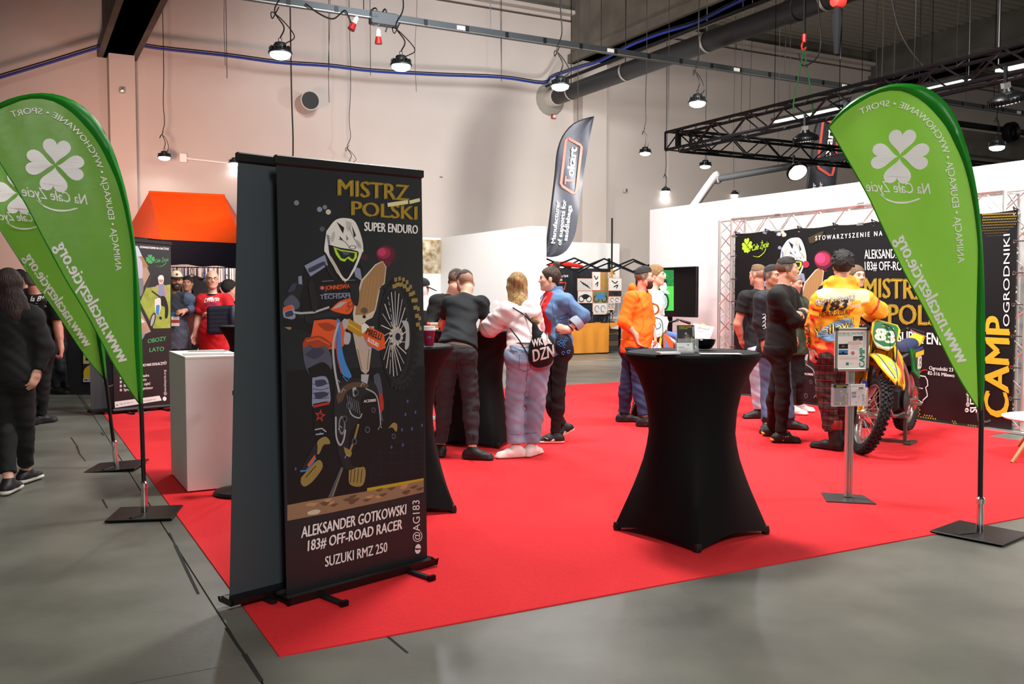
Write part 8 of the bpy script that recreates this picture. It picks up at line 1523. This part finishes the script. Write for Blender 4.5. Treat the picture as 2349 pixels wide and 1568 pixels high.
m = MB(); m.tube([d_['N'] + Z * .005 + d_['lat'] * (.072 * math.cos(t)) + d_['dep'] * (.066 * math.sin(t)) + d_['fwd'] * .012 - Z * .02 * math.cos(0) for t in np.linspace(0, 2 * PI, 21)], .011, 6); m.build('neck_rim', K_BLK, r, True)
ca = ClothArt(at(485, 700, 12.2), yaw(12), d_['top'], .0004); ca.text('Diverse', (464, 694), (499, 690), (466, 684), INK, off=.02); ca.text('SYSTEM', (466, 702), (495, 699), (466, 696), mat('p_shirt_blue', '#33306e', .6), off=.02); ca.line([(470, 688), (478, 684), (485, 683)], .03, INK); ca.text('1983', (487, 685.5), (497, 685), (487, 682), INK); ca.build('print', r)
c = at(509, 728, 12.1); o = thing('puffer_jacket', 'dark navy quilted jacket carried over the arm of the bald man', 'jacket', c); volume('quilted_body', [RC(c + Vector((-.15, 0, .10 - .055 * k)), c + Vector((.13 + .01 * k, .02, .11 - .055 * k)), .05, .055, (Vector((0, 1, 0)), .8), k=.012) for k in range(6)] + [EL(c + Vector((.14, .02, .0)), (Vector((1, 0, 0)), Vector((0, 1, 0)), Z), (.06, .07, .16), k=.02)], res=.010, mats=K_PUF, parent=o)
person('person in a maroon top between the capped man and the bald man', 14.6, (430, 650, 0), 10, dict(neck=(430, 676, 0), shA=(410, 688, 0), shB=(450, 688, 0), elA=(406, 730, 0), elB=(454, 730, 0), wrA=(410, 770, 0), wrB=(450, 770, 0), hipA=(420, 785, 0), hipB=(440, 785, 0), knA=(420, 840, 0), knB=(440, 840, 0), ftA=(420, 890, 0), ftB=(440, 890, 0)), dict(skin='tan', hair='short', hair_mat=H_DK, top_mat=K_MAR, sleeve=1.8, top_i=.02, leg_mat=K_BLK, shoe_mat=SH_B, res=.013))
person('dark haired man turned away beside the bald man at the grey banner', 13.8, (527, 662, 0), 130, dict(neck=(530, 692, 0), shA=(508, 704, 0), shB=(552, 704, .05), elA=(504, 745, 0), elB=(556, 745, 0), wrA=(508, 780, 0), wrB=(552, 780, 0), hipA=(520, 795, 0), hipB=(540, 795, 0), knA=(520, 850, 0), knB=(540, 850, 0), ftA=(520, 905, 130), ftB=(540, 905, 130)), dict(skin='fair', hair='short', hair_mat=H_DK, hair_t=.02, top_mat=K_BLK, sleeve=1.8, top_i=.02, leg_mat=K_BLK, shoe_mat=SH_B, res=.013))
r, a_ = person('woman with long auburn hair in a black jacket walking away along the aisle', 6.8, (22, 657, 0), 182, dict(neck=(22, 700, 0), shA=(-30, 728, 0), shB=(72, 728, 0), elA=(-62, 800, .02), elB=(100, 795, .02), wrA=(-50, 860, -.02), wrB=(84, 852, -.04), hipA=(8, 862, 0), hipB=(50, 862, 0), knA=(14, 970, .0), knB=(56, 965, .05), ftA=(20, 1131, 186), ftB=(60, 1106, 174)),
    dict(skin='fair', fem=True, hair='long', hair_mat=H_AUB, hair_t=.012, strands=[((22, 650, -.03), (22, 700, -.05), .095, .095), ((22, 695, -.06), (30, 722, -.09), .10, .07), ((48, 690, -.04), (62, 712, -.06), .04, .03)], top_mat=K_BLK, top_name='jacket', top_i=.035, sleeve=1.95, sleeve_i=.032, hem=-.05, top_wr=.004, leg_mat=K_BLK, leg_i=.016, leg_len=.86, shoe_mat=SH_B, sole_mat=SOLW, sole_h=.034, face=False))
r, b_ = person('grey haired man in a black T-shirt with white lettering, seen from behind in the aisle', 10.2, (79, 645, 0), 172, dict(neck=(80, 678, 0), shA=(46, 697, 0), shB=(122, 697, 0), elA=(40, 752, 0), elB=(133, 752, .0), wrA=(44, 800, 0), wrB=(140, 798, -.06), hipA=(68, 808, 0), hipB=(100, 808, 0), knA=(68, 885, 0), knB=(98, 885, 0), ftA=(70, 976, 180), ftB=(95, 970, 150)),
    dict(skin='red', hs=1.02, bw=1.15, belly=.05, arm=1.15, hair='short', hair_mat=H_GRY, hair_t=.010, top_mat=K_BLK, sleeve=.68, top_i=.02, sleeve_i=.03, hem=-.05, leg_mat=K_BLK, leg_i=.02, shoe_mat=SH_B, hd=(None, (.05, -.1, -1)), hn=(None, (-1, -.3, .1)), curl=(.5, .95), face=False))
ca = ClothArt(at(75, 690, 9.9), Vector((0, -1, 0)), b_['top'], .0003); ca.text('la Blues', (50, 691), (94, 690), (50, 679), INK, off=.03); ca.line([(62, 696), (86, 695)], .012, P['grey']); ca.text('GERA', (60, 706), (86, 705), (60, 700), INK, off=.05); ca.build('print', r)
m = MB(); m.tube([b_['S'][1] + Z * .065 - b_['lat'] * .08 + Vector((0, -.03, 0)), at(100, 690, 10.02), at(88, 720, 10.0), at(70, 745, 10.02)], .03, 6, flat=.25); m.build('bag_strap', K_NAV, r, True)
person('dark haired visitor far down the aisle behind the grey haired man', 14.2, (48, 636, 0), 160, dict(neck=(50, 662, 0), shA=(28, 674, 0), shB=(72, 674, 0), elA=(26, 715, 0), elB=(74, 715, 0), wrA=(28, 755, 0), wrB=(72, 755, 0), hipA=(40, 765, 0), hipB=(60, 765, 0), knA=(40, 825, 0), knB=(60, 825, 0), ftA=(42, 890, 170), ftB=(60, 892, 170)), dict(skin='tan', hair='short', hair_mat=H_DK, top_mat=K_BLK, sleeve=1.8, top_i=.02, leg_mat=K_BLK, shoe_mat=SH_B, res=.013, face=False))
person('visitor in black at the red cloth table in the aisle', 13.2, (108, 652, 0), -70, dict(neck=(114, 680, 0), shA=(96, 694, -.1), shB=(128, 694, .1), elA=(104, 738, -.1), elB=(134, 738, .1), wrA=(112, 775, -.1), wrB=(130, 775, .1), hipA=(116, 790, 0), hipB=(132, 790, 0), knA=(122, 845, 0), knB=(140, 845, 0), ftA=(130, 903, 80), ftB=(146, 899, 80)), dict(skin='fair', hair='short', hair_mat=H_DK, top_mat=K_BLK, sleeve=1.8, top_i=.02, leg_mat=K_NAV, shoe_mat=SH_B, res=.013))
# mannequin torso with cap at the far wall
c = at(978, 760, 10.6); mq = thing('mannequin', 'dressed mannequin in a black cap and black top behind the bar tables', 'mannequin', Vector((c.x, c.y, 0)))
hc, nb = at(968, 662, 10.6), at(966, 690, 10.6); X_, Y_ = Vector((1, 0, 0)), Vector((0, 1, 0)); MQ = mat('mannequin_white', '#d9d5d2', .5)
volume('mannequin_body', [EL(hc, (X_, Y_, Z), (.08, .09, .11)), RC(hc - Z * .08, nb, .05, .055), EL(at(974, 720, 10.6), (X_, Y_, Z), (.19, .12, .20), k=.05), EL(at(974, 765, 10.6), (X_, Y_, Z), (.15, .11, .22), k=.05)], res=.010, mats=MQ, parent=mq)
volume('tank_top', [EL(at(974, 724, 10.6), (X_, Y_, Z), (.20, .13, .19), k=.05), EL(at(974, 765, 10.6), (X_, Y_, Z), (.16, .12, .22), k=.05), RC(at(990, 688, 10.58), at(990, 715, 10.52), .022, .03), RC(at(960, 688, 10.58), at(960, 715, 10.52), .022, .03)], subs=[EL(at(976, 693, 10.48), (X_, Y_, Z), (.065, .12, .09))], res=.010, wr=.004, mats=K_BLK, parent=mq)
volume('cap_crown', [EL(hc + Z * .045, (X_, Y_, Z), (.095, .105, .085))], cuts=[(hc + Z * .02, Vector((.25, 0, -1)))], res=.010, mats=K_BLK, parent=mq); m = MB(); m.prism([hc + Vector((.06 + .11 * max(0, math.cos(t)), .07 * math.sin(t), .02 - .05 * max(0, math.cos(t)))) for t in np.linspace(-1.57, 1.57, 12)], (0, 0, .01)); m.build('cap_brim', K_BLK, mq); m = MB(); m.tube([Vector((c.x, c.y, .02)), Vector((c.x, c.y, at(974, 790, 10.6).z))], .02, 8); m.lathe([(.18, .007), (.18, .02), (.03, .03)], (c.x, c.y, 0), Z, 20); m.build('stand', STEEL, mq)
